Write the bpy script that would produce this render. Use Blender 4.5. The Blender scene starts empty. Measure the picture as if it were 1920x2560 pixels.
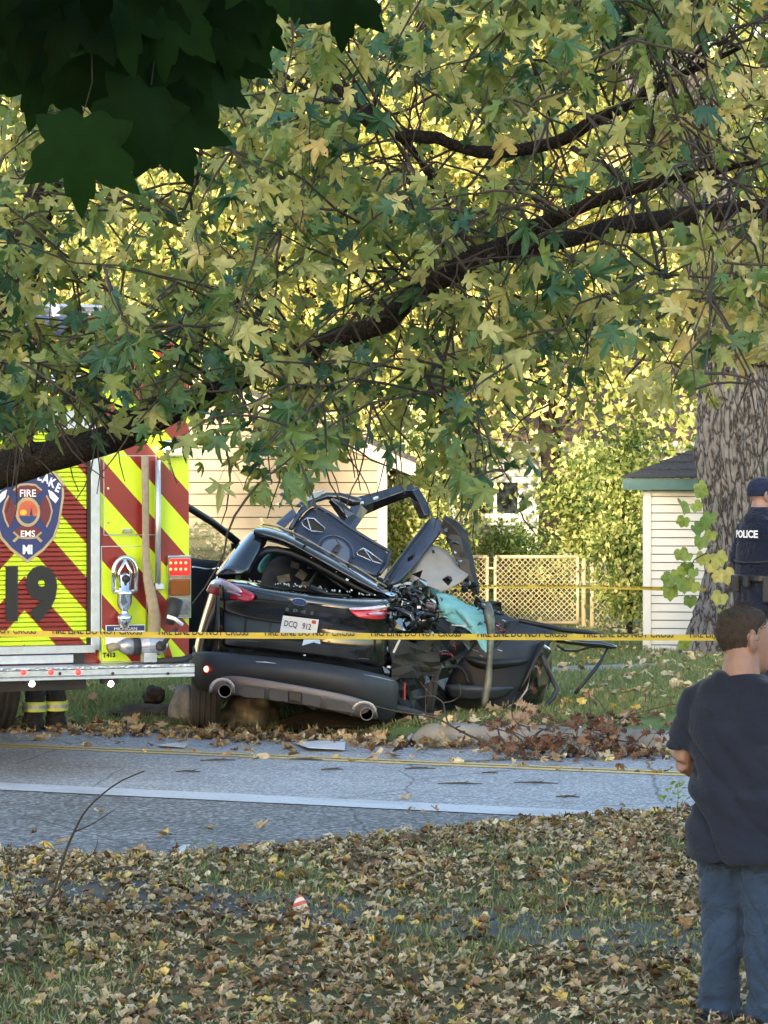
import bpy, bmesh, math, random
import numpy as np
from mathutils import Vector, Matrix, Euler, noise

R = math.radians
SC = bpy.context.scene
COL = SC.collection
random.seed(7)
RNG = np.random.default_rng(7)

# ---------------------------------------------------------------- camera, sky, sun, exposure
F, CX, YH, CH = 7900.0, 960.0, 1210.0, 2.1      # focal length in photo pixels, centre column, horizon row, eye height
cam_d = bpy.data.cameras.new('camera')
cam = bpy.data.objects.new('camera', cam_d); COL.objects.link(cam)
cam.location = (0, 0, CH); cam.rotation_euler = (R(90), 0, 0)
cam_d.sensor_fit = 'VERTICAL'; cam_d.sensor_height = 36.0; cam_d.sensor_width = 27.0
cam_d.lens = F / 2560 * 36.0
cam_d.shift_y = (YH - 1280) / 2560
cam_d.clip_start = 0.1; cam_d.clip_end = 3000
SC.camera = cam

SUN_AZ, SUN_EL = 12.0, 8.5                      # light travels towards +Y and a little to +X, low evening sun
world = bpy.data.worlds.new('World'); SC.world = world; world.use_nodes = True
nt = world.node_tree
sky = nt.nodes.new('ShaderNodeTexSky'); sky.sky_type = 'NISHITA'; sky.sun_disc = False
sky.sun_elevation = R(SUN_EL); sky.sun_rotation = R(180 + SUN_AZ); sky.altitude = 250
sky.air_density = 1.0; sky.dust_density = 1.6; sky.ozone_density = 1.3
bg = nt.nodes['Background']; bg.inputs['Strength'].default_value = 0.15
nt.links.new(sky.outputs[0], bg.inputs[0])
sun_d = bpy.data.lights.new('sun', 'SUN'); sun_d.energy = 2.0; sun_d.angle = R(0.53); sun_d.color = (1.0, 0.86, 0.62)
sun = bpy.data.objects.new('sun', sun_d); COL.objects.link(sun)
_dir = Vector((math.sin(R(SUN_AZ)) * math.cos(R(SUN_EL)), math.cos(R(SUN_AZ)) * math.cos(R(SUN_EL)), -math.sin(R(SUN_EL))))
sun.rotation_euler = _dir.to_track_quat('-Z', 'Y').to_euler(); sun.location = (-20, -40, 30)
vs = SC.view_settings
vs.view_transform = 'Standard'; vs.look = 'None'; vs.exposure = 2.55; vs.gamma = 1.0; vs.use_curve_mapping = False
SC.cycles.max_bounces = 8; SC.cycles.transparent_max_bounces = 16
SC.cycles.sample_clamp_indirect = 6.0

# ---------------------------------------------------------------- helpers
def P(px, py, d):
    """the point at depth d (metres) seen at photo pixel (px, py)"""
    return Vector(((px - CX) / F * d, d, CH - (py - YH) / F * d))

def tag(o, label=None, cat=None, group=None, kind=None):
    if label: o['label'] = label
    if cat: o['category'] = cat
    if group: o['group'] = group
    if kind: o['kind'] = kind
    return o

def empty(name, loc, label, cat, rz=0.0, group=None):
    o = bpy.data.objects.new(name, None); COL.objects.link(o)
    o.empty_display_size = 0.1
    o.location = loc; o.rotation_euler = (0, 0, rz)
    return tag(o, label, cat, group)

def link(name, me, parent=None, local=False):
    o = bpy.data.objects.new(name, me); COL.objects.link(o)
    if parent is not None:
        o.parent = parent
        if not local:
            q = parent; inv = Matrix.Identity(4); chain = []
            while q is not None: chain.append(q); q = q.parent
            for q in reversed(chain):
                inv = inv @ q.matrix_parent_inverse @ Matrix.LocRotScale(q.location, q.rotation_euler, q.scale)
            o.matrix_parent_inverse = inv.inverted()
    return o

class MB:
    """collects shapes, then becomes ONE mesh"""
    def __init__(s): s.v = []; s.f = []
    def add(s, vs, fs):
        b = len(s.v); s.v += [tuple(v) for v in vs]; s.f += [tuple(i + b for i in f) for f in fs]; return s
    def box(s, c, size, rot=None, taper=1.0):
        x, y, z = [k / 2 for k in size]; M = rot.to_matrix() if rot is not None else None
        vs = []
        for sz in (-1, 1):
            t = taper if sz > 0 else 1
            for sx, sy in ((-1, -1), (1, -1), (1, 1), (-1, 1)):
                v = Vector((sx * x * t, sy * y * t, sz * z)); v = M @ v if M else v
                vs.append(v + Vector(c))
        return s.add(vs, [(3, 2, 1, 0), (4, 5, 6, 7), (0, 1, 5, 4), (1, 2, 6, 5), (2, 3, 7, 6), (3, 0, 4, 7)])
    def tube(s, pts, r, n=8, cap=True, flat=1.0, up=None):
        pts = [Vector(p) for p in pts]; m = len(pts)
        rr = [r] * m if isinstance(r, (int, float)) else list(r)
        vs, fs = [], []; ref = Vector(up) if up is not None else None
        for i, p in enumerate(pts):
            t = (pts[min(i + 1, m - 1)] - pts[max(i - 1, 0)])
            t = t.normalized() if t.length > 1e-9 else Vector((0, 0, 1))
            if ref is None: ref = Vector((0, 0, 1)) if abs(t.z) < 0.9 else Vector((1, 0, 0))
            a = t.cross(ref)
            if a.length < 1e-4: a = t.cross(Vector((1, 0.3, 0.2)))
            a.normalize(); b = a.cross(t).normalized()
            if up is None: ref = b
            for k in range(n):
                an = 2 * math.pi * k / n
                vs.append(p + (a * math.cos(an) + b * math.sin(an) * flat) * rr[i])
        for i in range(m - 1):
            for k in range(n):
                fs.append((i * n + k, i * n + (k + 1) % n, (i + 1) * n + (k + 1) % n, (i + 1) * n + k))
        if cap: fs.append(tuple(range(n - 1, -1, -1))); fs.append(tuple((m - 1) * n + k for k in range(n)))
        return s.add(vs, fs)
    def prism(s, poly, off):
        n = len(poly); off = Vector(off); a = [Vector(p) for p in poly]
        vs = a + [p + off for p in a]
        fs = [tuple(range(n)), tuple(range(2 * n - 1, n - 1, -1))] + [(i, i + n, (i + 1) % n + n, (i + 1) % n) for i in range(n)]
        return s.add(vs, fs)
    def grid(s, rows):
        m, n = len(rows), len(rows[0]); vs = [v for r in rows for v in r]
        return s.add(vs, [(i * n + j, i * n + j + 1, (i + 1) * n + j + 1, (i + 1) * n + j) for i in range(m - 1) for j in range(n - 1)])
    def lathe(s, prof, c=(0, 0, 0), axis='Z', n=24):
        vs, fs = [], []
        for (r, h) in prof:
            for k in range(n):
                a = 2 * math.pi * k / n; x, y = r * math.cos(a), r * math.sin(a)
                p = {'Z': (x, y, h), 'Y': (x, h, y), 'X': (h, x, y)}[axis]
                vs.append((p[0] + c[0], p[1] + c[1], p[2] + c[2]))
        for i in range(len(prof) - 1):
            for k in range(n): fs.append((i * n + k, i * n + (k + 1) % n, (i + 1) * n + (k + 1) % n, (i + 1) * n + k))
        fs.append(tuple(range(n))); fs.append(tuple((len(prof) - 1) * n + k for k in range(n)))
        return s.add(vs, fs)
    def build(s, name, m, parent=None, smooth=False, bevel=0, solid=0, sub=0, local=False, jitter=0.0, jscale=3.0, fixn=True):
        me = bpy.data.meshes.new(name)
        vs = s.v
        if jitter:
            vs = [tuple(Vector(v) + jitter * noise.noise_vector(Vector(v) * jscale)) for v in vs]
        me.from_pydata(vs, [], s.f); me.update()
        if fixn:
            bm = bmesh.new(); bm.from_mesh(me); bmesh.ops.recalc_face_normals(bm, faces=bm.faces); bm.to_mesh(me); bm.free()
        if smooth: me.polygons.foreach_set('use_smooth', [True] * len(me.polygons))
        me.materials.append(m)
        o = link(name, me, parent, local)
        if sub: k = o.modifiers.new('s', 'SUBSURF'); k.levels = sub; k.render_levels = sub
        if solid: k = o.modifiers.new('t', 'SOLIDIFY'); k.thickness = solid; k.offset = 1.0 if solid > 0 else -1
        if bevel: k = o.modifiers.new('b', 'BEVEL'); k.width = bevel; k.segments = 2; k.limit_method = 'ANGLE'; k.angle_limit = R(35)
        return o

def text_mesh(txt, size, extrude=0.002, offset=0.0, align='CENTER'):
    """text as mesh in its XY plane"""
    cu = bpy.data.curves.new('lettering', 'FONT'); cu.body = txt; cu.size = size; cu.extrude = extrude; cu.offset = offset
    cu.align_x = align; cu.align_y = 'CENTER'; cu.resolution_u = 3
    o = bpy.data.objects.new('lettering', cu); COL.objects.link(o)
    dg = bpy.context.evaluated_depsgraph_get()
    me = bpy.data.meshes.new_from_object(o.evaluated_get(dg))
    bpy.data.objects.remove(o); bpy.data.curves.remove(cu)
    return me

def put_text(txt, size, M, m, parent, name='lettering', extrude=0.002, offset=0.0, local=True, align='CENTER'):
    me = text_mesh(txt, size, extrude, offset, align); me.materials.clear(); me.materials.append(m)
    me.transform(M)
    return link(name, me, parent, local)

def modded(mb_or_me, mods):
    """evaluate modifiers and hand back the finished mesh"""
    if isinstance(mb_or_me, MB):
        me = bpy.data.meshes.new('tmp'); me.from_pydata(mb_or_me.v, [], mb_or_me.f); me.update()
        bm = bmesh.new(); bm.from_mesh(me); bmesh.ops.recalc_face_normals(bm, faces=bm.faces); bm.to_mesh(me); bm.free()
    else: me = mb_or_me
    o = bpy.data.objects.new('tmp', me); COL.objects.link(o)
    for kind, kw in mods:
        k = o.modifiers.new('m', kind)
        for a, b in kw.items(): setattr(k, a, b)
    dg = bpy.context.evaluated_depsgraph_get()
    out = bpy.data.meshes.new_from_object(o.evaluated_get(dg))
    bpy.data.objects.remove(o)
    return out

# ---------------------------------------------------------------- materials
class NT:
    def __init__(s, name):
        s.m = bpy.data.materials.new(name); s.m.use_nodes = True; s.t = s.m.node_tree
        s.b = s.t.nodes['Principled BSDF']; s.out = s.t.nodes['Material Output']
    def n(s, kind, **kw):
        nd = s.t.nodes.new('ShaderNode' + kind)
        for k, v in kw.items(): setattr(nd, k, v)
        return nd
    def l(s, a, b): s.t.links.new(a, b)
    def coord(s, kind='Object', obj=None):
        c = s.n('TexCoord')
        if obj is not None: c.object = obj
        return c.outputs[kind]
    def pos(s): return s.n('NewGeometry').outputs['Position']
    def noise(s, co, scale, detail=4, rough=.55, out='Fac'):
        nd = s.n('TexNoise'); nd.inputs['Scale'].default_value = scale; nd.inputs['Detail'].default_value = detail
        nd.inputs['Roughness'].default_value = rough; s.l(co, nd.inputs['Vector']); return nd.outputs[out]
    def vor(s, co, scale, feature='F1', out='Distance'):
        nd = s.n('TexVoronoi'); nd.feature = feature; nd.inputs['Scale'].default_value = scale; s.l(co, nd.inputs['Vector']); return nd.outputs[out]
    def ramp(s, fac, stops, interp='LINEAR'):
        nd = s.n('ValToRGB'); nd.color_ramp.interpolation = interp; e = nd.color_ramp.elements
        while len(e) < len(stops): e.new(0.5)
        for k, (p, c) in enumerate(stops):
            e[k].position = p; e[k].color = (c[0], c[1], c[2], 1) if not isinstance(c, (int, float)) else (c, c, c, 1)
        s.l(fac, nd.inputs[0]); return nd.outputs['Color']
    def mix(s, fac, a, b, blend='MIX'):
        nd = s.n('Mix'); nd.data_type = 'RGBA'; nd.blend_type = blend
        for k, v in ((0, fac), (6, a), (7, b)):
            if isinstance(v, (int, float)): nd.inputs[k].default_value = v
            elif isinstance(v, (tuple, list)): nd.inputs[k].default_value = (v[0], v[1], v[2], 1)
            else: s.l(v, nd.inputs[k])
        return nd.outputs[2]
    def math(s, op, a, b=0.0, c=None):
        nd = s.n('Math'); nd.operation = op
        for k, v in enumerate((a, b, c)):
            if v is None: continue
            if isinstance(v, (int, float)): nd.inputs[k].default_value = v
            else: s.l(v, nd.inputs[k])
        return nd.outputs[0]
    def bump(s, h, strength, dist=0.02):
        nd = s.n('Bump'); nd.inputs['Strength'].default_value = strength; nd.inputs['Distance'].default_value = dist
        s.l(h, nd.inputs['Height']); s.l(nd.outputs[0], s.b.inputs['Normal']); return nd
    def set(s, **kw):
        for k, v in kw.items():
            i = s.b.inputs[k.replace('_', ' ')]; vec = i.type == 'VECTOR'
            if isinstance(v, (int, float)): i.default_value = v
            elif isinstance(v, (tuple, list)): i.default_value = tuple(v) + ((1,) if len(v) == 3 and not vec else ())
            else: s.l(v, i)
        return s

MATS = {}
def mat(name, col, rough=.6, metal=0.0, col2=None, var=.18, scale=6.0, bump=0.0, bscale=60.0, bdist=.01, coat=0.0, spec=.5, emit=0.0, ecol=None, alpha=1.0, trans=0.0, rvar=.12):
    if name in MATS: return MATS[name]
    k = NT(name); co = k.coord('Object')
    f = k.noise(co, scale, 5)
    c1 = tuple(max(0, x * (1 - var)) for x in col); c2 = col2 if col2 else tuple(min(1, x * (1 + var)) for x in col)
    k.set(Base_Color=k.ramp(f, [(.3, c1), (.7, c2)]), Metallic=metal, Coat_Weight=coat, Specular_IOR_Level=spec, Alpha=alpha)
    if trans: k.set(Transmission_Weight=trans)
    k.l(k.math('MULTIPLY_ADD', k.noise(co, scale * 3.1, 3), rvar * 2, max(0.0, rough - rvar)), k.b.inputs['Roughness'])
    if bump: k.bump(k.noise(co, bscale, 4), bump, bdist)
    if emit: k.set(Emission_Strength=emit, Emission_Color=ecol or col)
    MATS[name] = k.m
    return k.m
# ================================================================ THE SETTING
RA = R(-25.5)                                    # the road runs from near right to far left
RD = Vector((math.cos(RA), math.sin(RA), 0))     # along the road (to the right)
RN = Vector((-RD.y, RD.x, 0))                    # across the road (away)
def rp(u, v, z=0.0): q = RD * u + RN * v; return Vector((q.x, q.y, z))
def road_uv(p): return (p.x * RD.x + p.y * RD.y, p.x * RN.x + p.y * RN.y)
def gp(px, py, z=0.0):
    """ground point under a photo pixel"""
    d = (CH - z) * F / (py - YH); return P(px, py, d)
V_WHITE = road_uv(gp(800, 2005))[1]
V_YEL = road_uv(gp(850, 1899))[1]
V_KERB = road_uv(gp(1150, 1862))[1]
def near_edge(u):
    """v of the near edge of the asphalt for a place u along the road"""
    t = min(1.0, max(0.0, (u + 9.0) / 2.2))
    t = t * t * (3 - 2 * t)
    return NE0 + (V_WHITE + .22 - NE0) * t + .10 * noise.noise(Vector((u * 1.1, 3.3, 0)))
NE0 = road_uv(gp(300, 2160))[1]

_us = np.arange(-60, 40, .05); _ne = np.array([near_edge(float(q)) for q in _us])
def NE_V(u): return np.interp(u, _us, _ne)
def sstep(a, b, x):
    t = np.clip((x - a) / (b - a), 0, 1); return t * t * (3 - 2 * t)
def ground_h(x, y):
    """height of the soil: a slight dip near the viewer, a low bank beyond the kerb"""
    v = x * RN.x + y * RN.y; u = x * RD.x + y * RD.y
    h = -0.14 * (1 - sstep(13.0, 17.5, y))
    bank = 0.11 * sstep(V_KERB + .02, V_KERB + .45, v) * sstep(-11.6, -11.0, u)
    bank2 = 0.06 * sstep(V_KERB + .3, V_KERB + 2.5, v) * (1 - sstep(-11.6, -11.0, u))
    h = h + bank + bank2
    ne = NE_V(u)
    h = h + .026 * (1 - sstep(-.06, .10, v - ne))
    mound = 0.16 * np.exp(-(((x - 3.4) / 1.6) ** 2 + ((y - 31.0) / 6.0) ** 2))
    mound = mound + 0.17 * np.exp(-(((x - 3.5) / 1.0) ** 2 + ((y - 26.0) / 1.2) ** 2))
    bumps = 0.015 * np.sin(x * 1.7 + 1.0) * np.sin(y * 1.3 + .5)
    return h + mound + bumps * (v > V_KERB)

def make_ground():
    # the asphalt sheet lies in a slot 3 cm deep
    xs = np.concatenate([np.linspace(-400, -40, 8), np.linspace(-30, -9, 12), np.linspace(-8, 9, 120), np.linspace(10, 30, 12), np.linspace(40, 400, 8)])
    ys = np.concatenate([np.linspace(-300, -10, 8), np.linspace(-5, 9, 8), np.linspace(10, 50, 260), np.linspace(52, 90, 20), np.linspace(100, 900, 10)])
    X, Y = np.meshgrid(xs, ys); H = ground_h(X, Y)
    Uc = X * RD.x + Y * RD.y; Vc = X * RN.x + Y * RN.y
    ne = NE_V(Uc)
    slot = (Vc > ne + .12) & (Vc < V_KERB - .06)
    H = np.where(slot, H - .06, H)
    n, m = X.shape
    vs = np.stack([X, Y, H], -1).reshape(-1, 3)
    idx = np.arange(n * m).reshape(n, m)
    fs = np.stack([idx[:-1, :-1], idx[:-1, 1:], idx[1:, 1:], idx[1:, :-1]], -1).reshape(-1, 4)
    me = bpy.data.meshes.new('ground'); me.from_pydata(vs.tolist(), [], fs.tolist()); me.update()
    me.polygons.foreach_set('use_smooth', [True] * len(me.polygons))
    k = NT('lawn soil'); co = k.pos()
    g = k.ramp(k.noise(co, 3.0, 6), [(.3, (.08, .13, .04)), (.55, (.13, .19, .06)), (.75, (.20, .21, .085))])
    b = k.ramp(k.noise(co, 26, 4), [(.3, (.05, .036, .022)), (.7, (.17, .12, .07))])
    sep = k.n('SeparateXYZ'); k.l(co, sep.inputs[0])
    near = k.math('LESS_THAN', sep.outputs['Y'], 19.5)
    patch = k.ramp(k.noise(co, .9, 3), [(.45, 0.0), (.62, 1.0)])
    fac = k.math('MAXIMUM', k.math('MULTIPLY', near, .75), k.math('MULTIPLY', patch, .35))
    k.set(Base_Color=k.mix(fac, g, b), Roughness=.95, Specular_IOR_Level=.15)
    k.bump(k.noise(co, 45, 5), .6, .03)
    me.materials.append(k.m)
    return tag(link('ground', me), kind='structure')
make_ground()

def asphalt(name, lo, hi, sc=1.0, con=1.0):
    k = NT(name); co = k.pos()
    base = k.ramp(k.noise(co, 1.3, 6, .6), [(.3, lo), (.7, hi)])
    st = k.ramp(k.vor(co, 75 * sc, out='Color'), [(.0, (1 - .45 * con,) * 3), (.55, (.95, .95, 1.0)), (.9, (1 + .75 * con,) * 3)])
    c = k.mix(1.0, base, st, 'MULTIPLY')
    crack = k.ramp(k.vor(k.mix(.08, co, k.noise(co, 2.5, 4, out='Color')), .55, 'DISTANCE_TO_EDGE'), [(.0, .45), (.007, 1.0)])
    k.set(Base_Color=k.mix(1.0, c, crack, 'MULTIPLY'), Roughness=.82, Specular_IOR_Level=.3)
    k.bump(k.vor(co, 75 * sc), .55, .008)
    return k.m

def strip(name, u0, u1, v0, v1, z, m, step=.5, wob=0.0, wear=0.0):
    us = np.arange(u0, u1 + step, step)
    f0 = v0 if callable(v0) else (lambda u: v0); f1 = v1 if callable(v1) else (lambda u: v1)
    top = [rp(u, f1(u) + wob * noise.noise(Vector((u * 1.9, 1, 0))), z) for u in us]
    bot = [rp(u, f0(u) + wob * noise.noise(Vector((u * 2.3, 7, 0))), z) for u in us]
    b = MB().grid([bot, top]); o = b.build(name, m); return tag(o, kind='structure')

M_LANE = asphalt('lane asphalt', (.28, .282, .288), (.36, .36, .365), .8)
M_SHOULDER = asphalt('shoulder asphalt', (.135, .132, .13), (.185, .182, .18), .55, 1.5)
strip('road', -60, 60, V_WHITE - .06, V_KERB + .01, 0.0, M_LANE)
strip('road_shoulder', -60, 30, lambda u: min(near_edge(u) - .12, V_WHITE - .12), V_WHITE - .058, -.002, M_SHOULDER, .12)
def paint(name, col, wearlo=.46):
    k = NT(name); co = k.pos()
    w = k.ramp(k.noise(co, 22, 6, .7), [(wearlo - .1, 0.0), (wearlo, 1.0)])
    w2 = k.ramp(k.noise(co, 1.7, 3), [(.3, .55), (.5, 1.0)])
    k.set(Base_Color=k.mix(k.math('MULTIPLY', w, w2), (.22, .22, .23), col), Roughness=.7)
    k.bump(k.vor(co, 80), .3, .005); return k.m
strip('edge_line', -60, 60, V_WHITE - .22, V_WHITE + .22, .004, paint('white road paint', (.50, .51, .54), .44), .1, .018)
M_YEL = paint('yellow road paint', (.72, .47, .10), .45)
strip('centre_line', -60, 60, V_YEL - .15, V_YEL - .04, .004, M_YEL, .1, .014)
strip('centre_line', -60, 60, V_YEL + .05, V_YEL + .15, .004, M_YEL, .1, .014)

# concrete kerb with a ramped end where the drive was cut
M_CONC = mat('kerb concrete', (.23, .22, .205), .9, var=.25, scale=5, bump=.5, bscale=90, bdist=.006)
def kerb():
    u_start = road_uv(gp(965, 1862))[0]
    us = np.concatenate([np.linspace(u_start, u_start + .28, 8), np.arange(u_start + .4, u_start + 26, .25)])
    rows = []
    for u in us:
        t = min(1, max(0, (u - u_start) / .26)); h = .015 + .14 * (t * t * (3 - 2 * t))
        nz = .006 * noise.noise(Vector((u * 3, 0, 0)))
        sec = [(-.02, -.05), (-.01, h * .55), (.015, h - .02), (.045, h), (.20, h + .004), (.24, h), (.25, -.05)]
        rows.append([rp(u, V_KERB + a + nz * 1.5, b + nz) for a, b in sec])
    b = MB().grid(rows); b.f.append(tuple(range(7)))
    o = b.build('kerb', M_CONC, jitter=.008, jscale=9); tag(o, kind='structure')
kerb()
# footpath on the far lawn, and the old one buried under leaves on this side
vfar = road_uv(gp(1420, 1676, .12))[1]
b = MB()
for i in range(14):
    u = -26 + i * 1.55
    pts = [rp(u, vfar - .6), rp(u + 1.53, vfar - .6), rp(u + 1.53, vfar + .6), rp(u, vfar + .6)]
    for q in pts: q.z = float(ground_h(q.x, q.y)) + .012
    b.prism(pts, (0, 0, -.08))
tag(b.build('footpath', M_CONC), kind='structure')
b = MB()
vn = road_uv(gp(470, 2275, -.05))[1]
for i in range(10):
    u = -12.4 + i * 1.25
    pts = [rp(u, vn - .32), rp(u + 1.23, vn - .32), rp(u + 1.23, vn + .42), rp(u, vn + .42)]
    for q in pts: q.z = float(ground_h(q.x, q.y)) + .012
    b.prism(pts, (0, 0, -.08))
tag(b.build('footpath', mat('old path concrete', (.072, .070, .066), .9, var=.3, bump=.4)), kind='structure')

# ================================================================ BUILDINGS
def siding_wall(root, p0, p1, z0, z1, expo, m, name='siding_board', clip=None, lap=.03, gap=.012):
    """lapped boards, each its own piece, between two ground points; clip(t, z) cuts gable ends"""
    p0 = Vector(p0); p1 = Vector(p1); L = (p1 - p0).length; t = (p1 - p0) / L
    nrm = Vector((t.y, -t.x, 0))
    z = z0; 
    while z < z1 - 1e-4:
        h = min(expo, z1 - z) - gap; a, b = 0.0, L
        if clip:
            a, b = clip(z + h * .5)
            if b - a < .05: z += expo; continue
        q = MB()
        A = p0 + t * a; B = p0 + t * b
        sec = [(lap, 0.0), (.004, h), (-.03, h), (-.03, 0.0)]
        va = [A + nrm * s_ + Vector((0, 0, z + k)) for s_, k in sec]; vb = [B + nrm * s_ + Vector((0, 0, z + k)) for s_, k in sec]
        q.add(va + vb, [(0, 1, 5, 4), (1, 2, 6, 5), (2, 3, 7, 6), (3, 0, 4, 7), (3, 2, 1, 0), (4, 5, 6, 7)])
        q.build(name, m, root)
        z += expo
M_LAPSHADE = mat('lap shadow backing', (.06, .05, .045), .9)  # dark backing stands in for the shadow lines between lapped boards
# ---- tan house behind the wreck
D_H = 41.0
M_TAN = mat('tan vinyl siding', (.27, .21, .135), .55, var=.06, scale=2.2, bump=.08, bscale=30)
M_TRIM = mat('cream trim', (.33, .285, .215), .5, var=.06)
M_ROOF = mat('dark shingles', (.045, .042, .042), .9, var=.5, scale=30, bump=.8, bscale=60)
hc = P(950, 1150, D_H)                            # near right corner, top
house = empty('tan_house', (-3.6, D_H, .1), 'tan house with lapped siding and dark roof edge behind the wrecked car', 'house')
wl = -9.5
hx1 = hc.x; z_e = hc.z + .05; pitch = math.tan(R(22.5))
def tanclip(z):
    if z < z_e: return (0, hx1 - wl)
    k = (z - z_e) / pitch; return (k, hx1 - wl - k)
siding_wall(house, (wl, D_H, 0), (hx1, D_H, 0), .32, z_e + (hx1 - wl) / 2 * pitch - .05, 29.0 / F * D_H, M_TAN, clip=tanclip)
ridge = z_e + (hx1 - wl) / 2 * pitch; xm = (wl + hx1) / 2
MB().prism([(wl, D_H + .04, -.1), (hx1, D_H + .04, -.1), (hx1, D_H + .04, z_e), (xm, D_H + .04, ridge), (wl, D_H + .04, z_e)], (0, 9, 0)).build('wall_body', M_LAPSHADE, house)
MB().box(((wl + hx1) / 2, D_H - .02, .1), (hx1 - wl, .12, .5)).build('foundation', M_CONC, house)
MB().box((hx1 + .03, D_H - .035, (z_e + .3) / 2 + .05), (.13, .09, z_e - .33)).build('corner_trim', M_TRIM, house, bevel=.006)
for s_, xa in ((1, hx1), (-1, wl)):
    xo = xa + s_ * .46; zo = z_e - .46 * pitch
    MB().prism([(xo, D_H - .30, zo + .10), (xm, D_H - .30, ridge + .10), (xm, D_H - .30, ridge + .17), (xo, D_H - .30, zo + .17)], (0, 9.5, 0)).build('roof_slope', M_ROOF, house)
    MB().prism([(xo, D_H - .27, zo - .08), (xm, D_H - .27, ridge - .08), (xm, D_H - .27, ridge + .098), (xo, D_H - .27, zo + .098)], (0, .035, 0)).build('rake_board', M_TRIM, house)
    MB().prism([(xo, D_H - .235, zo - .03), (xa - s_ * .05, D_H - .235, z_e - .03 + .05 * pitch), (xa - s_ * .05, D_H - .235, z_e + .01 + .05 * pitch), (xo, D_H - .235, zo + .01)], (0, .26, 0)).build('soffit', M_TRIM, house)
# ---- white shed on the right
D_S = 37.6
M_SHED = mat('white shed siding', (.70, .69, .66), .5, var=.05, scale=2.5, bump=.06, bscale=30)
M_TEAL = mat('teal fascia paint', (.035, .12, .125), .5, var=.15)
sx0 = P(1612, 1400, D_S).x; sx1 = sx0 + 2.9
sz0, sz1 = P(0, 1652, D_S).z, P(0, 1224, D_S).z
shed = empty('garden_shed', (sx0, D_S, sz0), 'white garden shed with teal fascia beside the big trunk', 'shed')
siding_wall(shed, (sx0 + .07, D_S, 0), (sx1, D_S, 0), sz0, sz1, 20.6 / F * D_S, M_SHED, lap=.014)
MB().box(((sx0 + sx1) / 2, D_S + 1.33, (sz0 + sz1) / 2 - .05), (sx1 - sx0 - .04, 2.6, sz1 - sz0 + .1)).build('wall_body', mat('shed backing', (.22, .21, .20), .8), shed)  # grey backing puts a shadow tone into the board gaps
MB().box((sx0 + .03, D_S - .02, (sz0 + sz1) / 2), (.09, .06, sz1 - sz0)).build('corner_trim', M_SHED, shed, bevel=.004)
MB().box((sx0 - .009, D_S + .055, (sz0 + sz1) / 2), (.03, .085, sz1 - sz0)).build('corner_trim', M_SHED, shed)
ov = .22
MB().box(((sx0 + sx1) / 2, D_S - ov, sz1 + .065), (sx1 - sx0 + 2 * ov, .035, .135)).build('fascia', M_TEAL, shed)
MB().box((sx0 - ov - .019, D_S + 1.3, sz1 + .066), (.035, 2.6 + 2 * ov - .02, .133)).build('fascia', M_TEAL, shed)
MB().box(((sx0 + sx1) / 2, D_S - ov / 2 + .02, sz1 + .012), (sx1 - sx0 + 2 * ov - .05, ov - .02, .02)).build('soffit', M_SHED, shed)
# hip roof in overlapping shingle courses
zr = sz1 + .14; apex_h = .62; nC = 7
for i in range(nC):
    a, bq = i / nC, (i + 1) / nC
    q = MB()
    X0, X1, Y0, Y1 = sx0 - ov - .05, sx1 + ov, D_S - ov - .05, D_S + 2.6 + ov
    def ringpt(t, dz): 
        k = t * (Y1 - Y0) / 2
        return [Vector((X0 + k, Y0 + k, zr + apex_h * t + dz)), Vector((X1 - k, Y0 + k, zr + apex_h * t + dz)), Vector((X1 - k, Y1 - k, zr + apex_h * t + dz)), Vector((X0 + k, Y1 - k, zr + apex_h * t + dz))]
    lo, hi = ringpt(a, .022), ringpt(min(1, bq + .02), .004); lo2 = ringpt(a, 0)
    q.add(lo + hi + lo2, [(j, (j + 1) % 4, (j + 1) % 4 + 4, j + 4) for j in range(4)] + [(j + 8, (j + 1) % 4 + 8, (j + 1) % 4, j) for j in range(4)])
    q.build('shingle_course', M_ROOF, shed)
shed.rotation_euler = (0, 0, R(-6.5))
# ---- pale house far behind the fence
D_B = 62.0
M_PALE = mat('pale house siding', (.42, .42, .40), .6, var=.06, scale=2)
far = empty('pale_house', (3, D_B, 0), 'pale house with a window glimpsed between leaves behind the chain link gate', 'house')
fx0, fx1 = P(1130, 0, D_B).x, P(1700, 0, D_B).x; fz1 = P(0, 1118, D_B).z
siding_wall(far, (fx0, D_B, 0), (fx1, D_B, 0), .3, fz1, .15, M_PALE)
MB().box(((fx0 + fx1) / 2, D_B + 4.05, fz1 / 2), (fx1 - fx0 - .02, 8, fz1)).build('wall_body', M_PALE, far)
MB().prism([(fx0 - .5, D_B - .5, fz1 + .02), (fx1 + .5, D_B - .5, fz1 + .02), (fx1 + .5, D_B + 4, fz1 + 1.9), (fx0 - .5, D_B + 4, fz1 + 1.9)], (0, 0, .14)).build('roof_slope', mat('brown shingles', (.16, .10, .07), .9, var=.4, scale=20), far)
MB().box(((fx0 + fx1) / 2, D_B - .5, fz1), (fx1 - fx0 + 1, .05, .22)).build('gutter', M_PALE, far)
M_GLASS = mat('dark window glass', (.02, .025, .03), .08, var=.1, coat=.3)
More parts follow.
